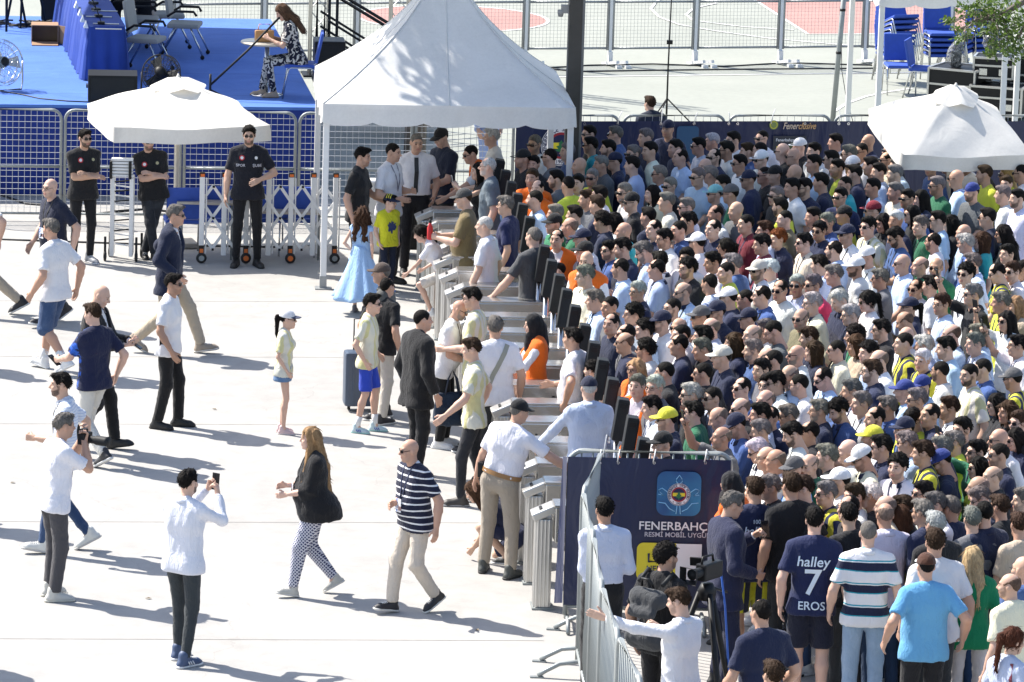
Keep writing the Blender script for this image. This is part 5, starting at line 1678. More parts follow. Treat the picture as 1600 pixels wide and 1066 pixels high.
# right tree: its drooping branch hangs into the picture
tk2 = Vector((8.6, 67.0, 0))
cents = []
for x, y, sc in ((1590, 12, 1.3), (1560, 20, 1.0), (1535, 18, .8), (1595, 45, 1.1), (1570, 55, .9), (1548, 42, .7), (1512, 15, .6), (1520, 40, .5), (1498, 45, .35), (1485, 30, .3), (1580, 75, .8), (1560, 70, .6), (1595, 68, .9), (1545, 80, .4), (1500, 60, .3), (1525, 8, .8), (1575, 35, 1.0), (1550, 5, 1.0), (1480, 28, .22), (1510, 55, .3)):
    for yy in (66.2, 66.8): cents.append((at_depth(x, y, yy + g.uniform(-.3, .3)) - tk2, sc))
for i in range(60):
    q = g.uniform(-1, 1, 3); cents.append((Vector((7.6, 67.3, 6.0)) - tk2 + Vector((q[0] * 2.0, q[1] * 2.2, q[2] * 1.6)), 1.2))
tip_ = at_depth(1500, 45, 66.5) - tk2; md = at_depth(1570, 20, 66.5) - tk2
limbs = [[(0, 0, 3.8), (-.6, 0, 4.6), tuple(md + Vector((.6, 0, .4))), tuple(md), tuple(tip_)], [(0, 0, 3.8), tuple(md + Vector((.6, 0, .5))), tuple(at_depth(1590, 60, 66.5) - tk2)], [(0, 0, 4), (.3, .4, 5.5), (-1, .5, 7)], [(0, 0, 4), (.5, -.6, 5.5), (1, -1, 6.6)]]
te_ = tree(tk2, 4.4, limbs, cents, 52, .13, .075, 'tree at the right edge with a leafy branch hanging into view', 8, .7, .16)

tw_m = MB()
for c_, sc_ in cents[:40]:
    b0 = Vector(md).lerp(Vector(tip_), g.uniform(0, .8)); b0 = b0 if (b0 - Vector(c_)).length < .9 else Vector(md)
    tw_m.tube([b0, b0.lerp(Vector(c_), .5) + Vector((0, 0, .05)), Vector(c_) + Vector((g.normal() * .05, 0, -.08))], [.012, .008, .004], 5)
tw_m.build('twigs', M_BARK, te_)
# ------------------------------------------------------------------ turnstiles
TROWS = [325, 343, 362, 381, 398, 420, 444, 467, 491, 515, 539, 566, 597, 626, 654, 686, 719, 749, 785]
TYAW = R(4.6)
def turnstile(loc, label):
    e = empty('turnstile', loc, TYAW, label, 'turnstile', 'stainless turnstiles in a row')
    L, W = .82, .27
    MB().bbox((L / 2, 0, .81), (L, W, .34), .012).build('cabinet', M_STAIN, e)
    MB().bbox((L / 2, 0, .992), (L + .02, W + .02, .022), .006).build('lid', M_STAIN, e)
    MB().box((L / 2, -W / 2 - .002, .745), (L - .04, .006, .012)).build('seam', M_DKSTEEL, e)
    p = MB().bbox((-.09, 0, .43), (.15, .2, .86), .02)
    for x in (-.15, -.115, -.08, -.045): p.bbox((x, -.1, .44), (.02, .022, .84), .007)
    for y in (-.07, 0, .07): p.bbox((-.166, y, .44), (.022, .02, .84), .007)
    p.build('pillar', M_ALU, e)
    MB().bbox((L - .1, 0, .32), (.14, .18, .63), .02).build('pillar', M_ALU, e)
    MB().box((-.09, 0, .01), (.2, .26, .018)).build('base_plate', M_STEEL, e)
    rot = Euler((0, -.42, 0)).to_matrix()
    MB().bbox((-.1, 0, .915), (.23, .24, .075), .014, rot).build('reader_head', M_ALU, e)
    MB().bbox((-.125, 0, .944), (.03, .12, .02), .006, rot).build('reader_slot', M_DGREY, e)
    for x, r in ((.16, .013), (.5, .024)): MB().disc((x, -W / 2 - .004, .865), r).build('lock_hole' if r < .02 else 'indicator', M_BLACK, e)
    MB().lathe([(.075, 0), (.07, .05), (.03, .07)], 16).xf(Matrix.Translation((.5, -W / 2, .72)) @ Matrix.Rotation(PI / 2, 4, 'X')).build('hub', M_DKSTEEL, e)
    for a in (-.35, 1.75, 3.84):
        d = Vector((math.sin(a) * .75, -.55, -math.cos(a) * .55)).normalized()
        MB().tube([Vector((.5, -W / 2 - .05, .72)), Vector((.5, -W / 2 - .05, .72)) + d * .34], .017, 7).build('arm', M_CHROME, e)
    MB().tube([(L - .06, 0, 0), (L - .06, 0, 1.2)], .03, 10).build('kiosk_pole', M_CHROME, e)
    m = Matrix.Translation((L - .03, -.0, 1.415)) @ Matrix.Rotation(R(8), 4, 'Y')
    k = MB().bbox((0, 0, 0), (.11, .16, .41), .012).build('kiosk', M_DGREY, e, m)
    MB().box((.0595, 0, .02), (.004, .13, .33)).build('screen', M_GLASS, k)
    MB().bbox((.0, -.082, .14), (.07, .006, .05), .002).build('vent_cover', M_BLACK, k)
    return e
tn = ['at the far end under the tent', 'second from the far end', 'third from the far end, by the reaching steward', 'fourth from the far end, beside the bending girl', 'below the olive shirted man', 'behind the white haired man in white polo', 'left of the grey shirted bald man', 'below the grey shirted bald man, long lid in view', 'behind the man with glasses in pale jersey', 'behind the woman in black headscarf, upper', 'behind the woman in black headscarf, lower', 'between the headscarf woman and the man with shoulder strap', 'with its wide lid below the headscarf woman', 'left of the man in blue shirt and navy cap, upper', 'left of the man in blue shirt and navy cap, lower', 'behind the guard in black cap', 'that the man in navy cap rests his hand on', 'beside the belted guard, third from the near end', 'nearest the camera, next to the big navy banner']
for i, y in enumerate(TROWS):
    x = 706 + .414 * (y - 398)
    g0 = P(x, y, 1.0)
    turnstile(Vector((g0.x, g0.y, 0)), 'stainless turnstile ' + tn[i])

# ------------------------------------------------------------------ banners
def wavy_sheet(w, z0, z1, nx, nz, amp, seed):
    g = np.random.default_rng(seed); ph = g.uniform(0, 6.28, 6)
    vs_, fs = [], []
    def off(x, z):
        e = min(1, (z1 - z) / .25 + .15)
        return amp * e * (math.sin(5.1 * x + 2.3 * z + ph[0]) + .6 * math.sin(11 * x - 6 * z + ph[1]) + .5 * math.sin(3 * z + ph[2]))
    for j in range(nz + 1):
        for i in range(nx + 1):
            x = w * i / nx; z = z0 + (z1 - z0) * j / nz
            vs_.append((x, off(x, z), z))
    for j in range(nz):
        for i in range(nx):
            k = j * (nx + 1) + i; fs.append((k, k + 1, k + nx + 2, k + nx + 1))
    return MB().add(vs_, fs, True), off
W_TXT = flat('print_white', (.78, .78, .8))
N_TXT = flat('print_navy', (.01, .015, .07))
Y_PR = flat('print_yellow', (.72, .62, .03))
R_PR = flat('print_red', (.33, .02, .03))
G_PR = flat('print_green', (.02, .16, .06))
def tile_mat():
    m, t, b, n, l = nt('print_cyan')
    v = objvec(n); g_ = n.new('ShaderNodeSeparateXYZ'); l.new(v, g_.inputs[0])
    f = math_(n, l, 'ADD', math_(n, l, 'MULTIPLY', noise_(n, l, 3, v, 2), .8), math_(n, l, 'MULTIPLY_ADD', g_.outputs[0], .5, -.45))
    l.new(ramp_(n, l, f, ((.25, (.018, .06, .2)), (.75, (.03, .26, .46)))), b.inputs['Base Color']); b.inputs['Roughness'].default_value = .35
    return m
C_PR = tile_mat()
LB_PR = flat('print_pale_blue', (.28, .6, .85))
GO_PR = flat('print_gold', (.6, .36, .16))
DK_PR = flat('print_dark_card', (.02, .025, .04))
def crest(parent, c, r, y, ring_text=True):
    """round club badge: white ring with lettering, red ring, yellow and navy field, green oak leaf"""
    c = Vector((c[0], y, c[1]))
    b = MB().disc(c, r, n=40).build('crest', W_TXT, parent)
    MB().disc(c + Vector((0, -.002, 0)), r * .97, n=40, r0=r * .93).build('crest_rim', N_TXT, b)
    MB().disc(c + Vector((0, -.002, 0)), r * .66, n=36).build('crest_red_ring', R_PR, b)
    q = r * .54; top = []
    def seg(a0, a1, mat, nm):
        p = [c + Vector((q * math.cos(t), -.004, q * math.sin(t))) for t in [a0 + (a1 - a0) * i / 14 for i in range(15)]]
        return p
    a = math.asin(.28)
    t1 = [c + Vector((q * math.cos(t), -.004, q * math.sin(t))) for t in [a + (PI - 2 * a) * i / 14 for i in range(15)]]
    t2_ = [c + Vector((q * math.cos(t), -.004, q * math.sin(t))) for t in [-a - (PI - 2 * a) * i / 14 for i in range(15)]]
    t3 = [c + Vector((q * math.cos(t), -.004, q * math.sin(t))) for t in [-a + 2 * a * i / 6 for i in range(7)]] + [c + Vector((q * math.cos(t), -.004, q * math.sin(t))) for t in [PI - a + 2 * a * i / 6 for i in range(7)]]
    MB().add(t1, [tuple(range(15))[::-1]]).add(t2_, [tuple(range(15))]).build('crest_navy_field', N_TXT, b)
    MB().add(t3, [tuple(range(14))[::-1]]).build('crest_yellow_band', Y_PR, b)
    lf = [(0, .28), (.12, .1), (.1, .02), (.24, -.04), (.14, -.14), (.3, -.22), (.12, -.3), (.04, -.3), (.03, -.44), (-.03, -.44), (-.04, -.3), (-.12, -.3), (-.3, -.22), (-.14, -.14), (-.24, -.04), (-.1, .02), (-.12, .1)]
    MB().add([c + Vector((x * r, -.006, z * r)) for x, z in lf], [tuple(range(len(lf)))[::-1]]).build('crest_leaf', G_PR, b)
    if ring_text:
        s_ = 'FENERBAHÇE SPOR KULÜBÜ'
        for i, ch in enumerate(s_):
            if ch == ' ': continue
            t = R(205) - R(230) * i / (len(s_) - 1)
            m = Matrix.Translation(c + Vector((math.cos(t) * r * .8, -.003, math.sin(t) * r * .8))) @ Matrix.Rotation(-(t - PI / 2), 4, 'Y') @ FACE
            lettering(ch, r * .27, b, m, N_TXT, 'crest_letter', 'CENTER', .0008)
        lettering('1907', r * .26, b, Matrix.Translation(c + Vector((0, -.003, -r * .8))) @ FACE, N_TXT, 'crest_letter', 'CENTER', .0008)
        for q2 in (-1, 1): MB().disc(c + Vector((q2 * r * .47, -.003, -r * .66)), r * .05, n=8).build('crest_star', N_TXT, b)
    return b
def rrect(c, w, h, rad, y, n=6):
    pts = []
    for sx, sz, a0 in ((1, 1, 0), (-1, 1, 90), (-1, -1, 180), (1, -1, 270)):
        for i in range(n + 1):
            t = R(a0 + 90 * i / n); pts.append((c[0] + sx * (w / 2 - rad) + rad * math.cos(t), y, c[1] + sz * (h / 2 - rad) + rad * math.sin(t)))
    return MB().add(pts, [tuple(range(len(pts)))[::-1]])
# near banner
BY = 45.5
bA, bB = at_depth(891, 707, BY), at_depth(1142, 712, BY + .05)
BZ = bA.z
bd = bB - bA; bw = bd.length; byaw = math.atan2(bd.y, bd.x)
be = empty('crowd_barrier', (bA.x, bA.y, 0), byaw, 'steel barrier carrying the big navy banner with the club badge', 'barrier', 'steel crowd barriers')
MB().tube(rounded(bw, .12, BZ + .02, .12), .024, 8).tube([(0, 0, .2), (bw, 0, .2)], .02, 6).build('frame', M_STEEL, be)
for i in range(1, 14): MB().tube([(bw * i / 14, 0, .2), (bw * i / 14, 0, BZ)], .009, 5).build('bar', M_STEEL, be)
for x in (.02, bw - .2): MB().tube([(x, -.3, .015), (x, -.2, .1), (x, .2, .1), (x, .3, .015)], .02, 6).build('foot', M_STEEL, be)
nb = empty('banner', (bA.x, bA.y, 0), byaw, 'big navy club banner facing the camera, blue app tile and yellow panel', 'banner', 'navy club banners')
sh, off = wavy_sheet(bw + .02, .22, BZ - .03, 60, 40, .006, 4)
sh.xf(Matrix.Translation((-.02, -.045, 0))).build('vinyl', M_BANNER, nb)
MB().add([(-.03, -.045, .24), (-.1, .1, .2), (-.06, .12, BZ - .06), (-.03, -.045, BZ - .03)], [(0, 1, 2, 3)]).build('side_flap', M_BANNER, nb)
ppm = 251 / bw
def bl(px, py):
    """photo pixel on the near banner -> (x, z) on it"""
    ax = Vector((math.cos(byaw), math.sin(byaw), 0)); nrm = Vector((-ax.y, ax.x, 0))
    o = Vector((0, 0, CAM_H)); d = at_depth(px, py, 10.0) - o
    t = (Vector((bA.x, bA.y, 0)) - o).dot(nrm) / d.dot(nrm); p = o + d * t
    return ((p - Vector((bA.x, bA.y, 0))).dot(ax), p.z)
yd = -.068
c = bl(1060, 769); w = bl(1094, 769)[0] - bl(1025, 769)[0]; h = bl(1060, 735)[1] - bl(1060, 804)[1]
rrect(c, w, h, w * .2, yd).build('app_tile', C_PR, nb)
for pts in ([(0, .2), (-.07, .28), (-.06, .34), (0, .42), (.06, .34), (.07, .28), (0, .2)], [(-.24, .02), (-.38, .12), (-.46, .08), (-.42, .02), (-.34, -.04), (-.46, -.02)], [(.24, .02), (.38, .12), (.46, .08), (.42, .02), (.34, -.04), (.46, -.02)], [(-.03, -.26), (-.05, -.46)], [(.03, -.26), (.05, -.46)], [(-.45, -.2), (-.3, -.22), (-.2, -.34), (-.08, -.4)], [(.45, -.2), (.3, -.22), (.2, -.34), (.08, -.4)]):
    MB().tube([(c[0] + x * w, yd - .002, c[1] + z * h) for x, z in pts], .0045, 5).build('leaf_outline', LB_PR, nb)
crest(nb, bl(1060, 770), (bl(1078, 770)[0] - bl(1042, 770)[0]) / 2, yd - .006)
x0, z0 = bl(997, 819); wd = bl(1101, 819)[0] - x0
lettering('FENERBAHÇE', .108, nb, Matrix.Translation((x0, yd, z0)) @ Matrix.Diagonal((1.06, 1, 1, 1)) @ FACE, W_TXT)
x0, z0 = bl(1006, 832.5)
lettering('RESMİ MOBİL UYGULAMASI', .062, nb, Matrix.Translation((x0, yd, z0)) @ FACE, flat('print_grey', (.5, .5, .56)))
p0, p1 = bl(995, 845), bl(1062, 905)
rrect(((p0[0] + p1[0]) / 2, (p0[1] + p1[1]) / 2), p1[0] - p0[0], p0[1] - p1[1], .06, yd).build('yellow_panel', Y_PR, nb)
x0, z0 = bl(1009, 886)
lettering('HEMEN', .075, nb, Matrix.Translation((x0, yd - .004, z0)) @ FACE, N_TXT)
q0 = bl(1013, 862); q1 = bl(1030, 880)
MB().tube([(q0[0], yd - .004, q0[1]), (q0[0], yd - .004, q1[1] + .03), (q1[0], yd - .004, q1[1] + .03), (q1[0], yd - .004, q0[1] - .0)], .011, 6).build('download_mark', N_TXT, nb)
p0, p1 = bl(1056, 847), bl(1094, 904)
MB().add([(p0[0], yd - .002, p1[1]), (p1[0], yd - .002, p1[1]), (p1[0], yd - .002, p0[1]), (p0[0], yd - .002, p0[1])], [(0, 1, 2, 3)]).build('white_panel', W_TXT, nb)
for px in (937, 966, 1022, 1102):
    x, z = bl(px, 712)
    MB().tube([(x - .01, -.05, z - .05), (x, -.06, z), (x + .012, -.02, z + .06), (x + .01, .02, z + .04)], .006, 5).build('cable_tie', M_WHITE, nb)
    MB().disc((x, -.062, z - .055), .014, r0=.006, n=10).build('eyelet', M_CHROME, nb)
MB().tube([(.26, -.05, BZ - .08), (.3, -.1, BZ + .03), (.32, -.14, BZ + .2)], .006, 5).build('cable_tie', M_WHITE, nb)

# long banner on the back fence
A, B = backp(806), backp(1640)
ld = B - A; lw = ld.length; lyaw = math.atan2(ld.y, ld.x)
lb = empty('banner', (A.x, A.y, 0), lyaw, 'long navy banner behind the crowd with round badge and gold script', 'banner', 'navy club banners')
sh, off = wavy_sheet(lw, .12, 1.4, 90, 14, .008, 9)
sh.xf(Matrix.Translation((0, -.05, 0))).build('vinyl', M_BANNER, lb)
def ll(px, py):
    ax = ld.normalized(); nrm = Vector((-ax.y, ax.x, 0)); o = Vector((0, 0, CAM_H)); d = at_depth(px, py, 10.0) - o
    t = (A - o).dot(nrm) / d.dot(nrm); p = o + d * t
    return ((p - A).dot(ax), p.z)
yl = -.075
c0 = ll(875, 224); crest(lb, (c0[0], c0[1] - .02), .27, yl)
x0, z0 = ll(1221, 196)
SQ = Matrix.Diagonal((.72, 1, 1, 1))
f0 = lettering('Fener', .125, lb, Matrix.Translation((x0, yl, z0)) @ SQ @ FACE, flat('print_sand', (.62, .5, .38)), shear=.35)
x1 = x0 + max(v.co.x for v in f0.data.vertices) * .72 - .015
lettering('clusive', .125, lb, Matrix.Translation((x1, yl, z0)) @ SQ @ FACE, GO_PR, shear=.35)
cx, cz = ll(1207, 194)
MB().disc((cx, yl, cz), .062, n=24).build('emblem', flat('print_olive', (.2, .26, .08)), lb); MB().disc((cx, yl - .002, cz), .05, n=24, r0=.042).build('emblem_ring', Y_PR, lb)
x0, z0 = ll(1206, 211); x1, z1 = ll(1256, 262)
MB().add([(x0, yl, z1), (x1, yl, z1), (x1, yl, z0), (x0, yl, z0)], [(0, 1, 2, 3)]).build('card_picture', DK_PR, lb)
MB().disc(((x0 + x1) / 2 + .05, yl - .002, z0 - .22), .13, n=24).build('card_emblem', flat('print_dim_olive', (.06, .08, .03)), lb)
MB().add([(x0 + .05, yl - .002, z0 - .2), (x0 + .13, yl - .002, z0 - .2), (x0 + .13, yl - .002, z0 - .14), (x0 + .05, yl - .002, z0 - .14)], [(0, 1, 2, 3)]).build('card_chip', Y_PR, lb)
x0, z0 = ll(1208, 213)
lettering('Fenerbahçe', .055, lb, Matrix.Translation((x0 + .02, yl - .002, z0 - .04)) @ FACE, W_TXT)
cx, cz = ll(1072, 225); rrect((cx, cz), .3, .5, .05, yl).build('app_tile', flat('print_dim_cyan', (.015, .075, .17)), lb)
for px in (842, 912, 964, 1031, 1083, 1137, 1151, 1203, 1256, 1309, 1324):
    x, z = ll(px, 184); z = 1.37
    MB().disc((x, yl - .0, z), .02, r0=.008, n=10).build('eyelet', M_CHROME, lb)
    if px in (964, 1031, 1083, 1137, 1203, 1309): MB().tube([(x, yl, z), (x + .01, yl + .0, z + .08), (x + random.uniform(-.02, .05), yl - .03, z + random.uniform(.14, .22))], .006, 4).build('cable_tie', M_WHITE, lb)

# ------------------------------------------------------------------ steel crowd barriers running towards the camera
def barrier(Pa, Pb, label):
    d = Pb - Pa; d.z = 0; w = d.length - .05
    e = empty('crowd_barrier', (Pa.x, Pa.y, 0), math.atan2(d.y, d.x), label, 'barrier', 'steel crowd barriers')
    MB().tube(rounded(w, .1, BZ, .16), .024, 8).tube([(0, 0, .2), (w, 0, .2)], .021, 6).build('frame', M_STEEL, e)
    n = int(w / .105)
    bm_ = [MB().tube([(0, 0, .2), (0, 0, BZ - .01)], .0085, 5).mesh('bar', M_STEEL)]
    for i in range(1, n): link('bar', bm_[0], e, Matrix.Translation((w * i / n, 0, 0)))
    for x in (.22, w - .22):
        MB().tube([(x, -.36, .018), (x, -.3, .06), (x, -.17, .13), (x, .0, .15), (x, .17, .13), (x, .3, .06), (x, .36, .018)], .022, 7).build('foot', M_STEEL, e)
        MB().box((x, -.37, .008), (.05, .12, .012)).build('foot_pad', M_STEEL, e); MB().box((x, .37, .008), (.05, .12, .012)).build('foot_pad', M_STEEL, e)
    for z in (.3, .8): MB().tube([(-.02, 0, z), (-.07, 0, z), (-.07, 0, z - .09)], .011, 5).build('hook', M_STEEL, e)
    return e
tp = [(940, 706), (911, 768), (928, 838), (941, 916), (967, 993), (1003, 1068), (1042, 1150)]
bt = ['starting at the navy banner corner', 'second from the navy banner, seen almost end on', 'beside the man in pale blue shirt', 'that the bearded man stretches his arm over', 'nearest the lower picture edge', 'cut by the lower picture edge']
for i in range(6):
    barrier(P(*tp[i], BZ), P(*tp[i + 1], BZ), 'grey steel crowd barrier ' + bt[i])

# ------------------------------------------------------------------ loose things
e = empty('suitcase', P(566, 641), .15, 'dark blue hard shell suitcase standing behind the boy in blue shorts', 'suitcase')
MB().bbox((0, 0, .36), (.42, .24, .6), .035).build('shell', simple('slate_blue_shell', (.06, .085, .13), .4), e)
for x in (-.12, 0, .12): MB().bbox((x, -.122, .36), (.02, .012, .52), .004).build('rib', simple('slate_blue_shell', (.06, .085, .13)), e)
for x in (-.15, .15): MB().lathe([(.02, -.015), (.03, 0), (.02, .015)], 10).xf(Matrix.Translation((x, 0, .03)) @ Matrix.Rotation(PI / 2, 4, 'Y')).build('wheel', M_RUBBER, e)
MB().tube([(-.1, .08, .66), (-.1, .08, 1.0), (.1, .08, 1.0), (.1, .08, .66)], .009, 5).build('handle', M_BLACK, e)
e = empty('suitcase', P(641, 400), .1, 'black bag with pale piping beside the man with black tie', 'suitcase')
MB().bbox((0, 0, .42), (.46, .24, .66), .05).build('shell', M_BLACK, e); MB().tube([(-.2, -.13, .12), (-.2, -.13, .7), (-.16, -.13, .74), (.16, -.13, .74), (.2, -.13, .7), (.2, -.13, .12)], .009, 5).build('piping', M_WHITE, e)
MB().tube([(-.08, 0, .75), (-.08, 0, .85), (.08, 0, .85), (.08, 0, .75)], .01, 5).build('handle', M_BLACK, e)
e = empty('cabinet', P(583, 392), .05, 'narrow white cabinet by the fence behind the tent leg', 'cabinet')
MB().bbox((0, 0, .46), (.26, .3, .92), .01).build('body', M_WHITE, e); MB().box((0, -.153, .5), (.2, .005, .7)).build('door', M_WHITE, e); MB().box((.07, -.16, .55), (.015, .015, .1)).build('handle', M_STEEL, e)
p = P(1106, 886, 1.58)
e = empty('video_camera', Vector((p.x, p.y, 0)), R(-35), 'black broadcast video camera on a tripod by the navy banner', 'camera')
CS = Matrix.Translation((0, 0, 1.5)) @ Matrix.Scale(.8, 4) @ Matrix.Translation((0, 0, -1.5))
for i in range(3):
    t = 2 * PI * i / 3 - .6
    MB().tube([(.06 * math.cos(t), .06 * math.sin(t), 1.36), (.28 * math.cos(t), .28 * math.sin(t), .7), (.5 * math.cos(t), .5 * math.sin(t), .02)], [.026, .026, .02], 6).build('tripod_leg', M_BLACK, e)
MB().lathe([(.07, 1.3), (.08, 1.38), (.05, 1.44)], 12).build('tripod_head', M_BLACK, e)
MB().bbox((0, .03, 1.56), (.13, .34, .18), .02).xf(CS).build('camera_body', M_BLACK, e)
MB().lathe([(.05, 0), (.055, .05), (.048, .14), (.06, .16)], 14).xf(Matrix.Translation((0, -.14, 1.57)) @ Matrix.Rotation(PI / 2, 4, 'X')).xf(CS).build('lens', M_DGREY, e)
MB().add([(-.07, -.3, 1.51), (.07, -.3, 1.51), (.07, -.3, 1.63), (-.07, -.3, 1.63), (-.1, -.38, 1.48), (.1, -.38, 1.48), (.1, -.38, 1.66), (-.1, -.38, 1.66)], [(0, 1, 5, 4), (1, 2, 6, 5), (2, 3, 7, 6), (3, 0, 4, 7)]).xf(CS).build('matte_box', M_BLACK, e)
MB().bbox((-.13, -.02, 1.64), (.14, .02, .1), .006, rot=(.3, 0, .4)).xf(CS).build('viewfinder', M_BLACK, e)
MB().tube([(.0, .1, 1.65), (0, .08, 1.72), (0, -.1, 1.72), (0, -.12, 1.65)], .014, 6).xf(CS).build('handle', M_BLACK, e)
MB().tube([(.0, .18, 1.6), (.02, .26, 1.2), (.06, .3, .6), (.1, .4, .02)], .009, 5).build('blue_cable', simple('blue_cable', (.03, .12, .5), .5), e)
MB().tube([(0, .05, 1.4), (-.12, .5, 1.25)], .012, 6).build('pan_bar', M_BLACK, e)

def phone(body, k, i, label, rz=0, tilt=.4, col=None, fwd=.11):
    p = hand_point(body, k, i, fwd)
    e = empty('mobile_phone', p, rz, label, 'phone', 'phones held in hands')
    Rm = Matrix.Rotation(tilt, 4, 'X')
    MB().bbox((0, 0, 0), (.075, .009, .152), .003).xf(Rm).build('case', col or M_BLACK, e)
    MB().box((0, -.006, 0), (.066, .002, .14)).xf(Rm).build('screen', M_GLASS, e)
    MB().bbox((.02, .006, .055), (.025, .004, .03), .001).xf(Rm).build('lens', M_BLACK, e)
    return e
# ------------------------------------------------------------------ people on the open paving and at the turnstiles
W_, K_, N_ = COLS['w'], COLS['k'], COLS['n']
JEANS = (.03, .06, .14); BEIGE = (.47, .40, .31); DKGREY = (.035, .038, .042); CREAM = (.66, .65, .6)
WHITE_SN = ((.72, .72, .72), 'sneaker', (.78, .78, .77)); BLACK_SN = ((.02, .02, .024), 'sneaker', (.65, .65, .63)); BLACK_SH = ((.014, .014, .015), 'shoe', (.012, .012, .012))
GREY_SN = ((.25, .26, .28), 'sneaker', (.6, .6, .6))
def walk(st=.28, arm=.2, left_front=True, **kw):
    f, b = (.085, -st, .015, .05, -.18), (.085, st * .95, .075, .03, .5)
    mir = lambda t, q: (t[0] * q,) + t[1:3] + (t[3] * q, t[4])
    feet = (mir(f, 1), mir(b, -1)) if left_front else (mir(b, 1), mir(f, -1))
    s_ = 1 if left_front else -1
    hands = ((.27, .16 * s_ * arm / .2 - .02, .92), (-.27, -.2 * s_ * arm / .2 - .02, .93))
    d = dict(feet=feet, hands=hands, lean=.06); d.update(kw); return d
CROSS = dict(hands=((-.05, -.2, 1.19), (.05, -.235, 1.15)), hint=((.55, .25, -.9), (-.55, .25, -.9)), palm=((0, .6, -.6), (0, .6, -.6)))
def wrap(o, tree, sgn, lift=.007):
    """press a flat print onto the cloth it is printed on"""
    bm = bmesh.new(); bm.from_mesh(o.data)
    bmesh.ops.triangulate(bm, faces=list(bm.faces))
    for _i in range(4):
        lg = [e_ for e_ in bm.edges if e_.calc_length() > .018]
        if not lg: break
        bmesh.ops.subdivide_edges(bm, edges=lg, cuts=1); bmesh.ops.triangulate(bm, faces=list(bm.faces))
    bm.to_mesh(o.data); bm.free()
    mb_ = o.matrix_basis.copy(); mi = mb_.inverted()
    for v in o.data.vertices:
        p = mb_ @ v.co
        h = tree.ray_cast(Vector((p.x, sgn * .9, p.z)), Vector((0, -sgn, 0)))
        if h[0] is not None: v.co = mi @ (h[0] + Vector((0, sgn * lift, 0)))
GP = 'people on the open paving'
GT = 'people passing the turnstiles'

person('striding leg and dark sneaker of a walker cut by the left edge', -18, 492, 0, walk(.38, left_front=True), ('tee', W_), ('trousers', BEIGE), 'short', 'd', shoes=BLACK_SN, group=GP)
b, k, a = person('bearded security man with folded arms, dark wavy hair, black polo and sunglasses', 128, 410, 118, dict(feet=((.09, -.04, 0, .2), (-.1, .05, 0, -.1)), look=(.1, 0), fat=.25, H=1.7, **CROSS), ('tee', K_), ('slim', (.012, .012, .014)), 'short', 'd', 1, .9, eyes='s', shoes=GREY_SN, group='security men in black')
def flag_patch(body, k, arr, x, z, mat1, mat2):
    tree = BVHTree.FromPolygons([tuple(v) for v in arr[0]], [tuple(q) for q in arr[1]])
    o = k.T(x, 0, z) * k.s + Vector((0, -.6, 0)); h = tree.ray_cast(o, Vector((0, 1, 0)))
    if h[0] is None: return
    n_ = h[1] if h[1].y < 0 else -h[1]
    d = MB().disc(h[0] + n_ * .008, .034, n_, 14).build('round_patch', mat1, body)
    MB().disc(h[0] + n_ * .0095, .02, n_, 12).build('patch_crescent', mat2, d)
M_PR, M_PW = flat('patch_red', (.45, .015, .02)), flat('patch_white', (.75, .75, .75))
flag_patch(b, k, a, -.085, .42, M_PR, M_PW); flag_patch(b, k, a, .085, .42, M_DGREY, flat('patch_gold', (.4, .36, .2)))
b, k, a = person('security man under the parasol leaning on the folded gate, arms crossed, dark jeans', 238, 404, 98, dict(feet=((-.1, .03, 0, .0), (.02, -.1, 0, .1)), side=-.12, look=(.2, .05), fat=.3, H=1.64, **CROSS), ('tee', K_), ('trousers', (.022, .024, .03), 'denim', (.09, .1, .11)), 'buzz', 'd', 0, .8, eyes='s', shoes=((.012, .012, .013), 'sneaker', (.03, .03, .03)), group='security men in black')
flag_patch(b, k, a, -.085, .40, M_PR, M_PW); flag_patch(b, k, a, .085, .40, M_DGREY, flat('patch_gold', (.4, .36, .2)))
b, k, a = person('security man standing upright before the white gate, black polo with white chest lettering', 385, 416, 96, dict(feet=((.13, 0, 0, .25), (-.13, 0, 0, -.25)), hands=((.13, -.2, 1.1), (-.27, -.04, .88)), hint=((.8, .4, -.3), None), palm=((0, .9, -.2), None), look=(-.1, .08), H=1.8), ('polo', (.012, .013, .02)), ('slim', (.011, .011, .013)), 'short', 'd', 0, .85, eyes='s', shoes=BLACK_SH, group='security men in black')
flag_patch(b, k, a, -.085, .42, M_PR, M_PW); flag_patch(b, k, a, .085, .42, M_DGREY, M_PW)
tree = BVHTree.FromPolygons([tuple(v) for v in a[0]], [tuple(q) for q in a[1]])
for txt, x in (('SPOR', -.1), ('ŞUBE', .1)):
    h = tree.ray_cast(k.T(x, 0, .33) * k.s + Vector((0, -.6, 0)), Vector((0, 1, 0)))
    if h[0] is not None: wrap(lettering(txt, .048, b, Matrix.Translation(h[0]) @ FACE, flat('print_grey', (.5, .5, .56)), 'lettering', 'CENTER', 0), tree, -1)
person('bald man in navy sports shirt with eyeglasses and white badge, far left', 84, 506, 38, walk(.2, .12, fat=.4, H=1.76, look=(.15, 0)), ('tee', (.014, .018, .04)), ('trousers', DKGREY), None, 'y', 2, .3, eyes='e', shoes=BLACK_SN, lanyard=K_, badge=True, group=GP)
person('grey haired man in white polo with black trim, blue denim shorts, white sneakers', 85, 581, -32, walk(.22, .12, fat=.35, H=1.76, left_front=False), ('polo', (.76, .76, .79)), ('longshorts', (.035, .07, .16), 'denim', (.14, .2, .32)), 'short', 'y', 1, .2, shoes=WHITE_SN, socks=(.75, .75, .75), amp=.003, group=GP)
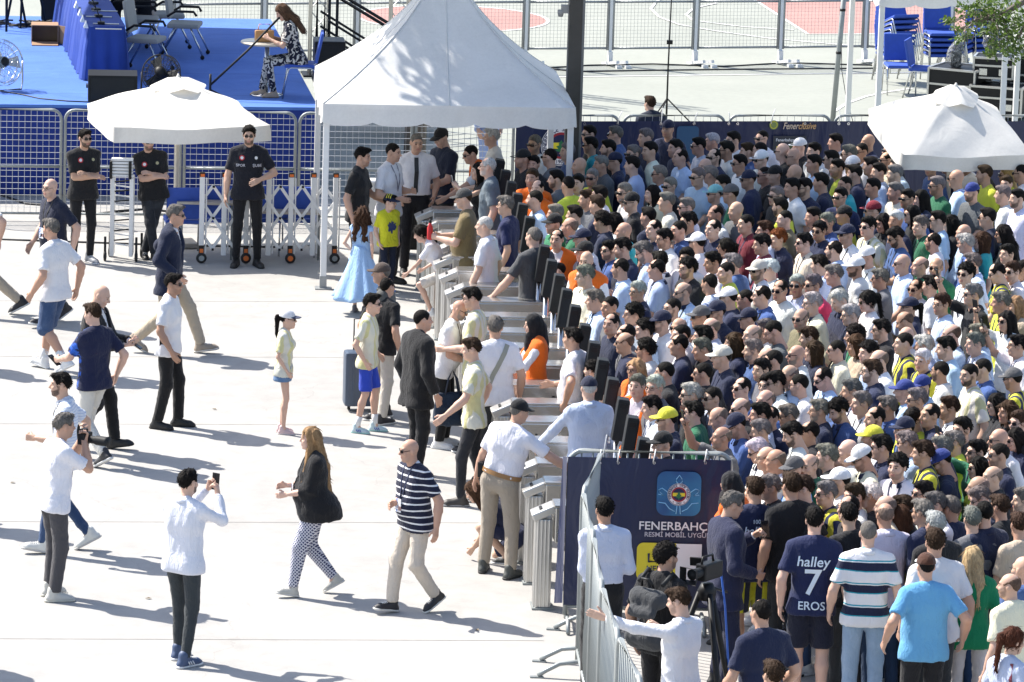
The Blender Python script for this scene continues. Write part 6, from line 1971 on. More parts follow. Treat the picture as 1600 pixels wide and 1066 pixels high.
person('grey haired man in navy blazer, beige trousers and sunglasses striding right', 262, 551, 172, walk(.36, .12, left_front=True, H=1.8, fat=.2), ('long', W_), ('trousers', (.46, .385, .29)), 'short', 'y', 1, .1, eyes='s', jacket=(.012, .018, .045), shoes=((.33, .27, .21), 'sneaker', (.6, .57, .52)), group=GP)
b, k, a = person('bald man in black suit looking down at his phone', 146, 702, 168, walk(.2, .0, hands=((.06, -.36, 1.15), (-.06, -.34, 1.13)), lean=.05, look=(0, .42), fat=.3, H=1.78, grip=('grip', 'grip'), palm=((0, .5, .8), (0, .5, .8))), ('long', W_), ('trousers', (.012, .012, .013)), None, 'y', 2, .15, jacket=(.013, .013, .015), shoes=BLACK_SH, group=GP)
phone(b, k, 1, 'grey mobile phone held by the bald man in black suit', R(78), -1.0)
b, k, a = person('brown haired youth in navy jersey and loose white trousers, seen from behind', 146, 725, -42, walk(.26, .05, left_front=False, hands=((.14, -.4, 1.08), (-.27, .05, .93)), lean=.02, look=(.1, .12), H=1.72, grip=('grip', 'relax')), ('tee', (.011, .015, .05), 'splash', (.03, .13, .6)), ('trousers', (.64, .62, .57)), 'short', 'n', 2, 0, shoes=BLACK_SN, group=GP)
phone(b, k, 0, 'slim phone in the hand of the youth in navy jersey', R(60), -.9)
b, k, a = person('dark bearded man in white striped polo and blue jeans, arm stretched left', 103, 862, 4, walk(.22, .1, hands=((.16, -.3, 1.13), (-.27, .16, .95)), H=1.78, grip=('grip', 'relax')), ('polo', (.72, .76, .84), 'hpin', (.5, .57, .74)), ('slim', JEANS, 'denim', (.12, .19, .32)), 'short', 'd', 0, .9, shoes=((.7, .69, .64), 'sneaker', (.55, .53, .5)), lanyard=K_, group=GP)
person('photographer with grey hair, white t-shirt and grey trousers raising a camera', 82, 935, -152, dict(feet=((.12, -.02, 0, .3), (-.12, .03, 0, -.25)), lean=.1, hands=((.1, -.33, 1.5), (-.07, -.27, 1.47)), hint=((.5, .1, -1), (-.5, .1, -1)), grip=('grip', 'grip'), palm=((0, .2, 1), (0, .2, 1)), look=(0, .05), fat=.3, H=1.76), ('tee', (.78, .78, .84)), ('trousers', (.075, .072, .078)), 'short', 'y', 1, .1, eyes='up', shoes=((.55, .54, .5), 'sneaker', (.6, .58, .5)), group=GP)
p = P(82, 935)
e = empty('photo_camera', p + Vector((.27, .13, 1.5)), R(62), 'black photo camera with long lens held to the photographer\'s eye', 'camera')
MB().bbox((0, 0, 0), (.15, .08, .11), .015).build('body', M_BLACK, e)
MB().lathe([(.036, 0), (.036, .08), (.045, .1), (.045, .2), (.05, .23)], 14).xf(Matrix.Translation((0, -.03, -.005)) @ Matrix.Rotation(PI / 2, 4, 'X')).build('lens', M_DGREY, e)
MB().bbox((0, .01, .07), (.06, .06, .04), .01).build('viewfinder', M_BLACK, e)
b, k, a = person('man in white t-shirt and black trousers with a radio on his hip', 261, 668, 168, dict(feet=((.1, -.1, 0, .15), (-.11, .08, 0, -.15)), hands=((.27, .05, .9), (-.29, -.12, .92)), look=(-.05, 0), fat=.2, H=1.69), ('tee', (.77, .77, .8)), ('trousers', (.013, .013, .014)), 'short', 'd', 3, .2, eyes='s', shoes=((.012, .012, .012), 'shoe', (.012, .012, .012)), group=GP)
MB().bbox((-.17, .02, .98), (.03, .06, .14), .008).tube([(-.17, .03, 1.05), (-.17, .03, 1.13)], .007, 5).build('hip_radio', M_BLACK, b)
KID = dict(child=.6)
person('girl in white cap and pale yellow jersey, short denim skirt, pink sneakers', 441, 677, 176, dict(feet=((.07, .02, 0, .1), (-.07, -.02, 0, -.1)), hands=((.2, -.02, .9), (-.2, -.08, .92)), H=1.33, fem=.5, **KID), ('tee', (.68, .68, .6), 'softjersey', (.66, .62, .25)), ('skirt', (.11, .2, .36), 'denim', (.25, .35, .5)), 'pony', 'd', 2, 0, cap=(.75, .75, .77), brim=(.05, .06, .11), eyes='s', shoes=((.6, .44, .44), 'sneaker', (.7, .62, .6)), group=GP)
# girl in the blue dress
b, k, a = person('girl in light blue sleeveless dress with long wavy brown hair', 562, 489, -112, dict(feet=((.09, .0, 0, .2), (-.09, .0, 0, -.2)), hands=((.22, -.12, 1.0), (-.2, .0, .95)), H=1.28, fem=.6, **KID), ('tank', (.34, .52, .78)), None, 'wavy', (.065, .032, .018), 2, 0, shoes=((.12, .11, .12), 'sneaker', (.25, .25, .26)), group=GP)
n_, lv = 64, 12; vs_, fs = [], []
for i in range(lv + 1):
    t = i / lv; z = (1.12 - .86 * t) * k.s
    for j in range(n_):
        q = 2 * PI * j / n_; r = (.125 + .33 * t ** 1.25) * (1 + .11 * t * math.sin(9 * q + .6 * math.sin(3 * q)) + .03 * t * math.sin(21 * q)) * k.s
        vs_.append((r * math.cos(q) * 1.05 - .05 * t, r * math.sin(q) * .92 + .06 * t, z + .012 * math.sin(4 * q) * t))
for i in range(lv):
    for j in range(n_): fs.append((i * n_ + j, (i + 1) * n_ + j, (i + 1) * n_ + (j + 1) % n_, i * n_ + (j + 1) % n_))
fs += [tuple(range(n_)), tuple(lv * n_ + j for j in range(n_))[::-1]]
o = MB().add(vs_, fs, True).build('dress', cloth(), b); setcol(o, (.34, .52, .78))
by, ky, ay = person('boy in bright yellow t-shirt and navy cap with yellow stripes', 604, 456, 122, dict(feet=((.07, 0, 0, .1), (-.07, 0, 0, -.1)), hands=((.2, -.04, .92), (-.2, -.05, .9)), H=1.2, look=(.7, .05), **KID), ('tee', (.68, .66, .03)), ('trousers', (.015, .02, .04)), 'short', 'd', 2, 0, cap=(.014, .02, .055), brim=(.014, .02, .055), shoes=((.06, .15, .4), 'sneaker', (.5, .5, .5)), group=GP)
g = np.random.default_rng(4); n_ = 22
ty = BVHTree.FromPolygons([tuple(v) for v in ay[0]], [tuple(q) for q in ay[1]])
rad = [.052 * g.uniform(.6, 1.5) for i in range(n_)]
pm = MB().add([(rad[i] * math.cos(2 * PI * i / n_) * .9, 0, rad[i] * math.sin(2 * PI * i / n_) * 1.15) for i in range(n_)] + [(0, 0, 0)], [(i, n_, (i + 1) % n_) for i in range(n_)])
wrap(pm.build('print', flat('print_slate_navy', (.03, .045, .13)), by, Matrix.Translation((0, 0, ky.T(0, 0, .27).z * ky.s))), ty, -1)
capo = next(o for o in by.children if o.name.startswith('cap'))
for yy in (-.035, .0, .035):
    pts = []
    for i in range(9):
        t = R(25) + R(130) * i / 8; q = math.sqrt(max(0, 1 - (yy / .109) ** 2))
        pts.append((.092 * q * math.cos(t), .014 + yy, .036 + .108 * q * math.sin(t)))
    so = MB().tube(pts, .0075, 5).build('cap_stripe', flat('cap_yellow', (.72, .66, .05)), capo)
person('dark haired man in black t-shirt standing behind the girl in blue dress', 556, 450, 165, dict(hands=((.2, -.3, 1.05), (-.27, -.02, .9)), H=1.76, look=(0, .1)), ('tee', K_), ('trousers', (.02, .02, .022)), 'short', 'd', 1, .3, shoes=BLACK_SH, group=GP)
person('man in white shirt with lanyard standing just behind the boy in yellow', 604, 444, 152, dict(hands=((.1, -.26, 1.16), (-.18, -.24, 1.1)), H=1.78, look=(.15, .1), fat=.25), ('tee', (.76, .76, .8)), ('trousers', (.014, .014, .018)), 'buzz', 'd', 1, .15, shoes=BLACK_SH, lanyard=(.2, .2, .25), group=GP)
b, k, a = person('man in white short sleeved shirt with a black tie beside the turnstiles', 645, 429, 96, dict(hands=((.22, -.14, .98), (-.22, -.14, .98)), H=1.8, look=(.2, .1), fat=.3), ('tee', (.75, .74, .78)), ('trousers', (.014, .014, .018)), 'buzz', 'y', 1, 0, shoes=BLACK_SH, tucked=True, group=GP)
m, end = ribbon_on(k, a, [(.0, .52), (.0, .45), (.004, .36), (.0, .26), (-.004, .17), (0, .1)], .052, .01)
m.build('necktie', flat('black_tie', (.012, .012, .014)), b)
person('man in black cap and navy t-shirt looking down under the tent', 689, 420, 40, dict(hands=((.12, -.32, 1.05), (-.12, -.32, 1.05)), H=1.8, look=(0, .35)), ('tee', (.016, .022, .045)), ('trousers', DKGREY), 'buzz', 'd', 2, .2, cap=(.012, .012, .014), shoes=BLACK_SH, group=GT)
person('steward in orange vest reaching left over the turnstile, hair under dark sunglasses', 762, 437, 14, dict(lean=.35, hands=((.18, -.72, .98), (-.2, -.36, 1.1)), H=1.76, look=(.1, .1), grip=('relax', 'relax')), ('tee', (.74, .74, .78)), ('trousers', DKGREY), 'buzz', 'd', 1, .2, eyes='s', vest=True, shoes=BLACK_SH, group='stewards in orange vests')
b, k, a = person('dark haired woman in black top holding up a phone near the orange steward', 748, 462, 10, dict(hands=((.1, -.34, 1.45), (-.06, -.34, 1.45)), H=1.66, fem=1, grip=('grip', 'grip')), ('tank', K_), ('trousers', DKGREY), 'long', 'd', 0, 0, shoes=BLACK_SH, group=GT)
phone(b, k, 0, 'phone held up by the woman in black top under the tent', R(-80), .2, M_ALU)
person('white haired old man in white shirt at the far end of the tent', 768, 414, 5, dict(fat=.4, H=1.76), ('tee', (.72, .71, .68)), ('trousers', DKGREY), 'short', 'w', 2, 0, shoes=BLACK_SH, group=GT)
person('grey bearded man with glasses in slate grey t-shirt under the tent edge', 762, 473, -5, dict(fat=.35, H=1.8), ('tee', (.15, .185, .215)), ('trousers', DKGREY), 'thin', 'w', 2, .6, eyes='e', shoes=BLACK_SH, lanyard=K_, group=GT)
b, k, a = person('man in olive t-shirt and grey cap holding a red bottle', 725, 528, -6, dict(hands=((.12, -.33, 1.18), (-.14, -.33, 1.16)), fat=.4, H=1.78, grip=('grip', 'grip'), look=(.05, .15)), ('tee', (.19, .145, .07)), ('trousers', DKGREY), 'buzz', 'n', 2, .2, cap=(.06, .06, .06), shoes=BLACK_SH, group=GT)
p = hand_point(b, k, 0, .1)
e = empty('bottle', p + Vector((0, 0, -.05)), 0, 'red bottle with black cap in the hand of the olive shirted man', 'bottle')
MB().lathe([(.03, 0), (.034, .01), (.034, .14), (.018, .18), (.016, .2)], 14).build('body', flat('bottle_red', (.5, .015, .02)), e); MB().lathe([(.018, .2), (.018, .235)], 12).build('cap', M_BLACK, e)
person('white haired man in clean white polo walking through the turnstile', 757, 571, -14, dict(fat=.35, H=1.74, hands=((.3, -.14, .9), (-.26, -.02, .9))), ('polo', (.78, .77, .81)), ('trousers', DKGREY), 'buzz', 'w', 2, 0, shoes=BLACK_SH, group=GT)
person('grey haired man with eyeglasses in navy t-shirt with small back print', 790, 536, -16, dict(H=1.75), ('tee', (.014, .02, .075)), ('trousers', DKGREY), 'short', 'y', 0, .1, eyes='e', shoes=BLACK_SH, group=GT)
person('man with shaved grey hair in charcoal t-shirt, arm on the turnstile', 831, 600, -52, dict(hands=((.42, -.2, .98), (-.27, -.04, .9)), fat=.3, H=1.8), ('tee', (.07, .072, .078)), ('trousers', DKGREY), 'buzz', 'y', 2, .1, shoes=BLACK_SH, group=GT)
person('girl with dark braids in white shirt bending through the turnstile', 694, 522, -4, dict(lean=.55, hands=((.1, -.62, .85), (-.1, -.35, .95)), feet=((.08, -.2, .28, 0, 0), (-.08, .1, 0, 0)), H=1.38, fem=.6, child=.4, look=(0, .2)), ('tee', (.74, .73, .78)), ('shorts', (.6, .55, .5)), 'pony', 'd', 2, 0, shoes=WHITE_SN, group=GT)
person('man in brown cap and olive grey jacket beside the open paving', 597, 654, -8, dict(H=1.72, fat=.3), ('long', (.1, .1, .095)), ('trousers', BEIGE), 'buzz', 'y', 1, .1, cap=(.085, .062, .052), shoes=BLACK_SN, group=GP)
person('man with thinning hair in black t-shirt and beige trousers, from behind', 592, 660, -128, dict(H=1.6, lean=.1, fat=.3, feet=((.1, -.06, 0, .1), (-.11, .08, 0, -.3))), ('tee', K_), ('trousers', (.55, .51, .45)), 'thin', 'd', 1, 0, shoes=BLACK_SN, group=GP)
person('boy in pale yellow striped jersey, blue shorts and mint sneakers', 571, 675, 172, dict(feet=((.08, -.1, 0, .1), (-.09, .09, 0, -.15)), hands=((.24, -.1, .95), (-.24, -.02, .93)), H=1.51, child=.3), ('tee', (.68, .67, .56), 'softjersey', (.6, .58, .24)), ('shorts', (.03, .07, .5)), 'short', 'd', 2, 0, eyes='s', shoes=((.5, .62, .66), 'sneaker', (.4, .68, .64)), socks=(.75, .75, .75), stripes=(.03, .06, .4), group=GP)
person('man in black suit seen from behind with white shirt cuff showing', 648, 744, -148, dict(H=1.76, feet=((.1, -.04, 0, .1), (-.1, .04, 0, -.1)), hands=((.25, -.05, .9), (-.28, -.06, .9)), look=(-.2, 0), fat=.25), ('long', W_), ('trousers', (.012, .012, .014)), 'buzz', 'd', 1, .1, jacket=(.013, .013, .015), shoes=BLACK_SH, group=GP)
b, k, a = person('bald bearded man in white t-shirt bowing his head, black trousers, white sneakers', 690, 698, 170, dict(lean=.2, look=(0, .3), hands=((.2, -.35, 1.02), (-.05, -.3, 1.02)), H=1.62, fat=.4, grip=('grip', 'relax')), ('tee', (.77, .76, .77)), ('trousers', (.012, .012, .013)), None, 'y', 1, .85, eyes='s', shoes=WHITE_SN, lanyard=(.06, .03, .02), group=GP)
p = at_depth(707, 574, b.location.y - .12)
e = empty('tote_bag', Vector((p.x, p.y - .02, p.z - .62)), .3, 'dark blue tote bag carried by the bald bearded man', 'bag')
f = Field((-.25, -.15, -.02), (.25, .15, .42), .016); f.cone((-.13, 0, .06), (.13, 0, .06), .07, .07, .05); f.cone((-.14, 0, .34), (.14, 0, .34), .035, .035, .1); f.cone((-.13, 0, .2), (.13, 0, .2), .06, .06, .12); f.clip((0, 0, -1), -.36); f.folds(.01, 4, .7)
V, F = f.mesh(); o = link('body', new_mesh('tote', V, F, (cloth(),)), e); setcol(o, (.018, .032, .06))
for y in (-.03, .03): MB().tube([(-.08, y, .34), (-.05, y, .5), (0, y * .3, .6), (.05, y, .5), (.08, y, .34)], .01, 5).build('handle', flat('navy_strap', (.016, .025, .05)), e)
person('man with glasses in pale yellow striped jersey facing the bald bearded man', 738, 704, -8, dict(H=1.76, hands=((.16, -.3, 1.1), (-.2, -.25, 1.0)), look=(.1, .15)), ('tee', (.68, .67, .57), 'softjersey', (.62, .58, .24)), ('trousers', (.02, .02, .024)), 'short', 'd', 2, .2, eyes='e', shoes=BLACK_SN, group=GT)
person('young man in pale yellow striped jersey and black jeans reaching down left', 737, 788, 2, dict(H=1.73, feet=((.1, -.12, 0, 0), (-.1, .14, 0, 0)), hands=((.3, -.3, .98), (-.25, .05, .93)), look=(0, .1)), ('tee', (.68, .67, .57), 'softjersey', (.62, .58, .24)), ('slim', (.02, .022, .027), 'denim', (.06, .06, .07)), 'short', 'n', 2, .05, shoes=((.05, .045, .04), 'shoe', (.3, .3, .3)), group=GP)
b, k, a = person('grey haired man in white shirt with a grey strap across his back', 769, 757, -72, dict(H=1.76, fat=.35, look=(-.3, 0)), ('tee', (.75, .75, .8)), ('trousers', DKGREY), 'short', 'y', 1, 0, eyes='s', shoes=BLACK_SH, lanyard=K_, group=GT)
m, end = ribbon_on(k, a, [(-.1, .53), (-.06, .45), (.0, .34), (.06, .22), (.1, .12), (.13, .0)], .05, .008, (0, 1, 0))
if m: m.build('shoulder_strap', flat('grey_strap', (.27, .28, .24)), b)
person('woman steward in black headscarf and orange vest, sleeves white', 833, 731, 12, dict(H=1.64, fem=1, hands=((.16, -.42, 1.12), (-.12, -.4, 1.08)), look=(0, .1)), ('long', (.74, .74, .79)), ('trousers', DKGREY), 'scarf', (.012, .012, .014), 2, 0, vest=True, shoes=BLACK_SH, group='stewards in orange vests')
person('dark haired steward in white shirt with yellow collar, hand on hip', 894, 773, -22, dict(H=1.74, fat=.4, hands=((.34, .02, 1.02), (-.15, -.3, 1.1)), hint=((.8, .5, .1), None)), ('tee', (.75, .73, .77)), ('trousers', (.014, .014, .016)), 'short', 'd', 1, .1, shoes=BLACK_SH, lanyard=(.7, .55, .05), group=GT)
person('man in pale blue shirt and navy cap seen from behind, hand on turnstile', 913, 866, -80, dict(H=1.76, fat=.4, hands=((.42, -.3, 1.02), (-.24, -.1, .95)), side=.0), ('long', (.53, .6, .76)), ('trousers', DKGREY), 'buzz', 'w', 2, 0, cap=(.016, .02, .045), shoes=BLACK_SH, group=GT)
b, k, a = person('guard in black cap, white t-shirt and khaki trousers with tan belt', 776, 899, -116, dict(H=1.74, fat=.45, lean=.12, side=-.2, feet=((.17, -.05, 0, .3), (-.17, .05, 0, -.2)), hands=((.3, -.06, .86), (-.68, -.3, 1.02)), look=(-.5, .1), grip=('relax', 'flat')), ('tee', (.78, .77, .83)), ('trousers', (.36, .31, .25)), 'buzz', 'y', 1, 0, cap=(.012, .012, .014), shoes=((.06, .065, .06), 'sneaker', (.03, .03, .03)), tucked=True, group=GP)
bb = MB(); n_ = 26
ring = [(.205 * math.cos(2 * PI * i / n_) * (1 if True else 1), .145 * math.sin(2 * PI * i / n_)) for i in range(n_)]
vs_ = [k.T(x, y - .01, z) * k.s for z in (.055, .1) for x, y in ring]
bb.add(vs_, [(i, (i + 1) % n_, n_ + (i + 1) % n_, n_ + i) for i in range(n_)], True).build('belt', simple('tan_belt', (.3, .16, .06), .5), b)
MB().bbox(k.T(.2, .02, .05) * k.s, (.05, .08, .15), .01).build('radio_pouch', M_BLACK, b)
person('woman with long dark hair crouching behind the guard in khaki trousers', 812, 880, -14, dict(H=1.55, fem=1, lean=.85, hz=.32, feet=((.1, -.12, 0), (-.1, .1, .06, 0, .5)), hands=((.1, -.5, .15), (-.1, -.45, .2)), look=(0, .2)), ('tee', (.02, .025, .06)), ('shorts', (.02, .025, .06)), 'long', 'M', 0, 0, shoes=((.05, .05, .05), 'sneaker', (.6, .6, .6)), group=GP)
person('long haired blonde woman in flowing black blouse and dotted leggings, striding left', 490, 930, 8, walk(.22, .0, H=1.63, fem=1, fat=.9, hands=((.06, -.3, 1.05), (-.05, -.3, 1.12)), look=(.05, 0)), ('cape', (.012, .012, .014)), ('leggings', (.62, .63, .7), 'dots', (.02, .025, .1)), 'vlong', (.36, .22, .11), 4, 0, shoes=((.5, .49, .45), 'sneaker', (.62, .61, .58)), lanyard=K_, badge=True, group=GP)
person('bald man in navy striped t-shirt, blue sunglasses and cream trousers walking', 646, 956, 36, walk(.2, .0, H=1.67, fat=.55, left_front=False, hands=((.32, .02, .9), (-.02, -.26, 1.1)), lean=.1, look=(-.3, .05)), ('tee', (.012, .015, .04), 'breton', (.75, .75, .77)), ('trousers', (.6, .53, .45)), None, 'y', 1, .15, eyes='s', shoes=((.025, .025, .03), 'sneaker', (.68, .67, .63)), lanyard=(.012, .018, .06), badge=True, group=GP)
b, k, a = person('bearded man in white striped shirt and dark trousers photographing with his phone', 284, 1036, -122, dict(H=1.76, feet=((.11, -.1, 0, .1), (-.11, .1, 0, -.25)), hands=((.04, -.4, 1.5), (-.1, -.36, 1.47)), hint=((.6, .1, -1), (-.6, .1, -1)), grip=('grip', 'grip'), palm=((-.6, .4, .5), (.6, .4, .5))), ('long', (.74, .75, .82), 'pinstripe', (.715, .73, .805)), ('slim', (.04, .047, .052)), 'short', 'd', 2, .9, shoes=((.05, .08, .16), 'sneaker', (.75, .75, .75)), stripes=(.75, .75, .75), group=GP)
phone(b, k, 1, 'black phone raised by the man in white striped shirt', R(-122 - 90), .1, fwd=.13)
# people whose shadows fall in from beyond the left edge
for px, py, h in ((-95, 570, 1.76), (-80, 818, 1.78), (-140, 1035, 1.8)):
    person('passer-by beyond the left picture edge, %s, whose shadow reaches in' % {570: 'farthest back', 818: 'in the middle', 1035: 'nearest the camera'}[py], px, py, 0, walk(.3, H=h), ('tee', W_), ('trousers', DKGREY), 'short', 'd', shoes=BLACK_SN, group='passers-by beyond the left edge', res=1.6)
# on the stage
WT = PS(464, 152)
blue_chair(WT + Vector((.06, .02, 0)), -PI / 2 + .05, 'blue chair on which the woman in floral dress sits', 'blue chair on the stage')
person('seated woman in black and white floral dress, long brown hair, writing at a table', 0, 0, 4, dict(H=1.68, fem=1, hz=.56, lean=.3, feet=((.09, -.34, .0, .1), (-.09, -.5, .0, -.1)), hands=((.12, -.42, .85), (-.14, -.4, .85)), look=(0, .45)), ('tee', (.6, .57, .52), 'floral', (.012, .014, .03)), ('trousers', (.6, .57, .52), 'floral', (.012, .014, .03)), 'long', (.11, .06, .035), 0, 0, shoes=((.4, .3, .22), 'shoe', (.2, .15, .1)), loc=WT, group='people on the stage')
person('person in black suit at the blue table, head above the picture edge', 0, 0, 10, dict(H=1.78, hz=.56, lean=.1, feet=((.1, -.42, 0), (-.1, -.42, 0)), hands=((.15, -.4, .85), (-.15, -.4, .85))), ('long', W_), ('trousers', (.012, .012, .014)), 'short', 'd', jacket=(.012, .012, .015), shoes=BLACK_SH, loc=PS(226, 62), group='people on the stage')
person('person in pale blue shirt behind the fence, upper body hidden by the tent valance', 758, 300, 150, dict(H=1.76), ('long', (.36, .45, .68)), ('trousers', (.36, .45, .68)), 'short', 'd', shoes=BLACK_SH, group='people beyond the fence')
q = at_depth(1018, 166, 69.3)
person('brown haired man in dark suit beyond the long navy banner, back turned', 0, 0, -60, dict(H=1.62, hz=.54, feet=((.1, -.42, 0), (-.1, -.42, 0)), hands=((.15, -.3, .62), (-.15, -.3, .62))), ('long', W_), ('trousers', DKGREY), 'short', 'n', 2, 0, jacket=(.02, .025, .045), shoes=BLACK_SH, loc=Vector((q.x, q.y, .12)), group='people beyond the fence')
blue_chair(Vector((q.x + .03, q.y - .06, 0)), R(-150), 'blue chair holding the man in dark suit beyond the banner', 'blue chair beyond the banner')

# ------------------------------------------------------------------ lower right: people seen from behind
GB = 'people at the back of the queue, seen from behind'
def head_at(px, py, k_z):
    p = P(px, py, k_z); return Vector((p.x, p.y, 0))
def back_person(label, px, py, phi, pose, *args, **kw):
    k = Skel(**pose); hz = (k.HM.translation.z) * k.s
    return person(label, 0, 0, phi, pose, *args, loc=head_at(px, py, hz), group=GB, **kw)
back_person('man in pale blue shirt and black trousers facing the navy banner', 946, 800, -80, dict(H=1.76, hands=((.1, -.25, 1.05), (-.17, -.22, 1.05)), hint=((.25, .8, -.3), (-.3, .8, -.3)), fat=.1), ('long', (.6, .64, .78)), ('trousers', (.013, .013, .015)), 'short', 'd', 3, 0, shoes=BLACK_SH, tucked=True)
b, k, a = back_person('curly haired man in black wearing a grey backpack', 1036, 872, -128, dict(H=1.8, look=(-.2, 0), fat=.3), ('tee', K_), ('trousers', (.014, .014, .016)), 'curly', 'd', 1, .6, shoes=BLACK_SN)
e = empty('backpack', b.location + Vector((0, 0, 0)), b.rotation_euler.z, 'grey and black backpack worn by the curly haired man', 'backpack')
f = Field((-.26, .02, .85), (.26, .46, 1.6), .018); f.cone((-.1, .2, 1.02), (.1, .2, 1.02), .1, .1, .05); f.cone((-.1, .19, 1.36), (.1, .19, 1.36), .085, .085, .1); f.cone((-.09, .29, 1.05), (.09, .29, 1.05), .055, .055, .05); f.cone((-.09, .27, 1.25), (.09, .27, 1.25), .05, .05, .05); f.folds(.006, 3)
V, F = f.mesh(); o = link('body', new_mesh('backpack', V, F, (cloth(),)), e); setcol(o, (.055, .058, .063))
for x in (-.12, .12): MB().tube([(x, .16, 1.48), (x * 1.05, .03, 1.56), (x * 1.15, -.13, 1.42), (x * 1.2, -.12, 1.2), (x * 1.4, .1, 1.08)], .02, 6).build('shoulder_strap', M_DGREY, e)
MB().tube([(-.06, .2, 1.46), (-.04, .23, 1.53), (.04, .23, 1.53), (.06, .2, 1.46)], .012, 6).build('handle', M_BLACK, e)
back_person('bearded man in white shirt stretching his arm over the steel barriers', 1068, 942, -38, dict(H=1.74, hands=((.46, -.5, 1.5), (-.22, -.4, 1.3)), hint=((.2, .2, -1), (-.6, .2, -1)), look=(.25, .2), grip=('flat', 'grip'), fat=.2), ('long', (.77, .77, .82)), ('trousers', (.014, .014, .016)), 'short', 'n', 2, .5, shoes=BLACK_SH, lanyard=K_)
b, k, a = back_person('grey haired man in navy suit with glasses holding a phone', 1136, 790, -158, dict(H=1.78, hands=((.1, -.32, 1.32), (-.2, -.2, 1.05)), look=(0, .25), grip=('grip', 'relax'), fat=.3), ('long', W_), ('trousers', (.016, .02, .05)), 'short', 'y', 1, .1, eyes='e', jacket=(.018, .022, .058), shoes=BLACK_SH)
phone(b, k, 0, 'black phone in the hand of the man in navy suit', R(30), -.3)
def shirt_back_print(b, k, a, items):
    tree = BVHTree.FromPolygons([tuple(v) for v in a[0]], [tuple(q) for q in a[1]])
    for txt, size, z, sh_ in items:
        h = tree.ray_cast(k.T(0, 0, z) * k.s + Vector((0, .7, 0)), Vector((0, -1, 0)))
        if h[0] is None: continue
        m = Matrix.Translation(h[0]) @ Matrix.Rotation(PI, 4, 'Z') @ FACE
        wrap(lettering(txt, size, b, m, flat('print_ice', (.62, .72, .82)), 'shirt_lettering', 'CENTER', .0, sh_), tree, 1)
b, k, a = back_person('brown haired youth in navy jersey with white script, yellow striped shorts', 1181, 768, -82, dict(H=1.78, look=(.1, .1)), ('tee', (.012, .018, .055)), ('shorts', (.02, .026, .05), 'jersey', (.5, .48, .03)), 'short', 'n', 1, 0, shoes=BLACK_SN)
shirt_back_print(b, k, a, [('halley', .1, .36, .15), ('100', .05, .44, 0)])
b, k, a = back_person('dark haired youth in navy jersey numbered 7 and navy shorts', 1273, 816, -93, dict(H=1.8, hands=((.26, .02, .9), (-.3, .03, .92)), fat=.2), ('tee', (.013, .02, .072)), ('shorts', (.012, .014, .03)), 'short', 'd', 2, 0, shoes=BLACK_SN)
shirt_back_print(b, k, a, [('halley', .125, .37, .12), ('7', .32, .185, .0), ('EROS', .1, -.005, 0)])
back_person('broad man in black t-shirt standing just behind the jersey numbered 7', 1240, 762, -70, dict(H=1.84, fat=.6), ('tee', K_), ('trousers', DKGREY), 'short', 'n', 1, .3, eyes='s', shoes=BLACK_SH)
back_person('old man in white and navy striped polo, light blue jeans and wristwatch', 1357, 836, -91, dict(H=1.76, fat=.35, hands=((.3, -.08, .92), (-.3, .02, .9))), ('polo', (.75, .75, .78), 'rugby', (.014, .018, .05)), ('trousers', (.27, .38, .53), 'denim', (.45, .55, .68)), 'buzz', 'y', 2, 0, shoes=WHITE_SN)
back_person('man in sky blue shirt and brown cap with white front', 1449, 888, -78, dict(H=1.74, fat=.5, hands=((.34, .0, 1.0), (-.34, -.0, 1.0))), ('tee', (.14, .40, .68)), ('trousers', (.016, .016, .019)), 'buzz', 'd', 1, 0, cap=(.075, .03, .018), brim=(.7, .68, .65), shoes=BLACK_SH)
back_person('tall man in white t-shirt right behind the brown cap', 1465, 851, -70, dict(H=1.86, fat=.45, hands=((.26, -.05, .92), (-.3, -.02, .9)), look=(-.3, 0)), ('tee', (.77, .75, .75)), ('trousers', DKGREY), 'short', 'n', 1, .4, eyes='s', shoes=BLACK_SN, lanyard=K_)
back_person('woman with long straight blonde hair and green shirt', 1521, 876, -88, dict(H=1.68, fem=1), ('tee', (.01, .22, .09)), ('trousers', (.6, .56, .56)), 'long', (.52, .37, .2), 2, 0, shoes=WHITE_SN)
back_person('man in plain navy t-shirt with small gold print, lower edge', 1194, 960, -62, dict(H=1.78, fat=.3, hands=((.24, -.2, .98), (-.26, -.15, .98))), ('tee', (.014, .02, .055)), ('trousers', DKGREY), 'thin', 'd', 1, .1, shoes=BLACK_SN, lanyard=K_)
back_person('brown haired head at the very bottom edge below the navy t-shirt', 1212, 1058, -70, dict(H=1.74), ('tee', K_), ('trousers', DKGREY), 'short', 'n', 1, 0, shoes=BLACK_SN)
b, k, a = back_person('woman with long auburn ponytail, pale blue blouse and maroon bag strap', 1577, 1003, -140, dict(H=1.68, fem=1, look=(-.2, .15), hands=((.22, -.25, 1.05), (-.24, -.12, .95))), ('tee', (.5, .56, .72)), ('trousers', DKGREY), 'pony', (.09, .03, .016), 2, 0, shoes=WHITE_SN)
m, end = ribbon_on(k, a, [(-.1, .53), (-.12, .4), (-.14, .25), (-.15, .08)], .03, .01, (0, 1, 0))
if m: m.build('bag_strap', flat('maroon_strap', (.14, .015, .03)), b)
back_person('person in dark headscarf and orange vest beside the navy banner corner', 1148, 757, -30, dict(H=1.6, fem=1), ('long', (.7, .7, .74)), ('trousers', DKGREY), 'scarf', (.012, .012, .015), 1, 0, vest=True, shoes=BLACK_SH)

for o in list(COL.objects):
    if o.get('category') == 'person' and 0:
        pass
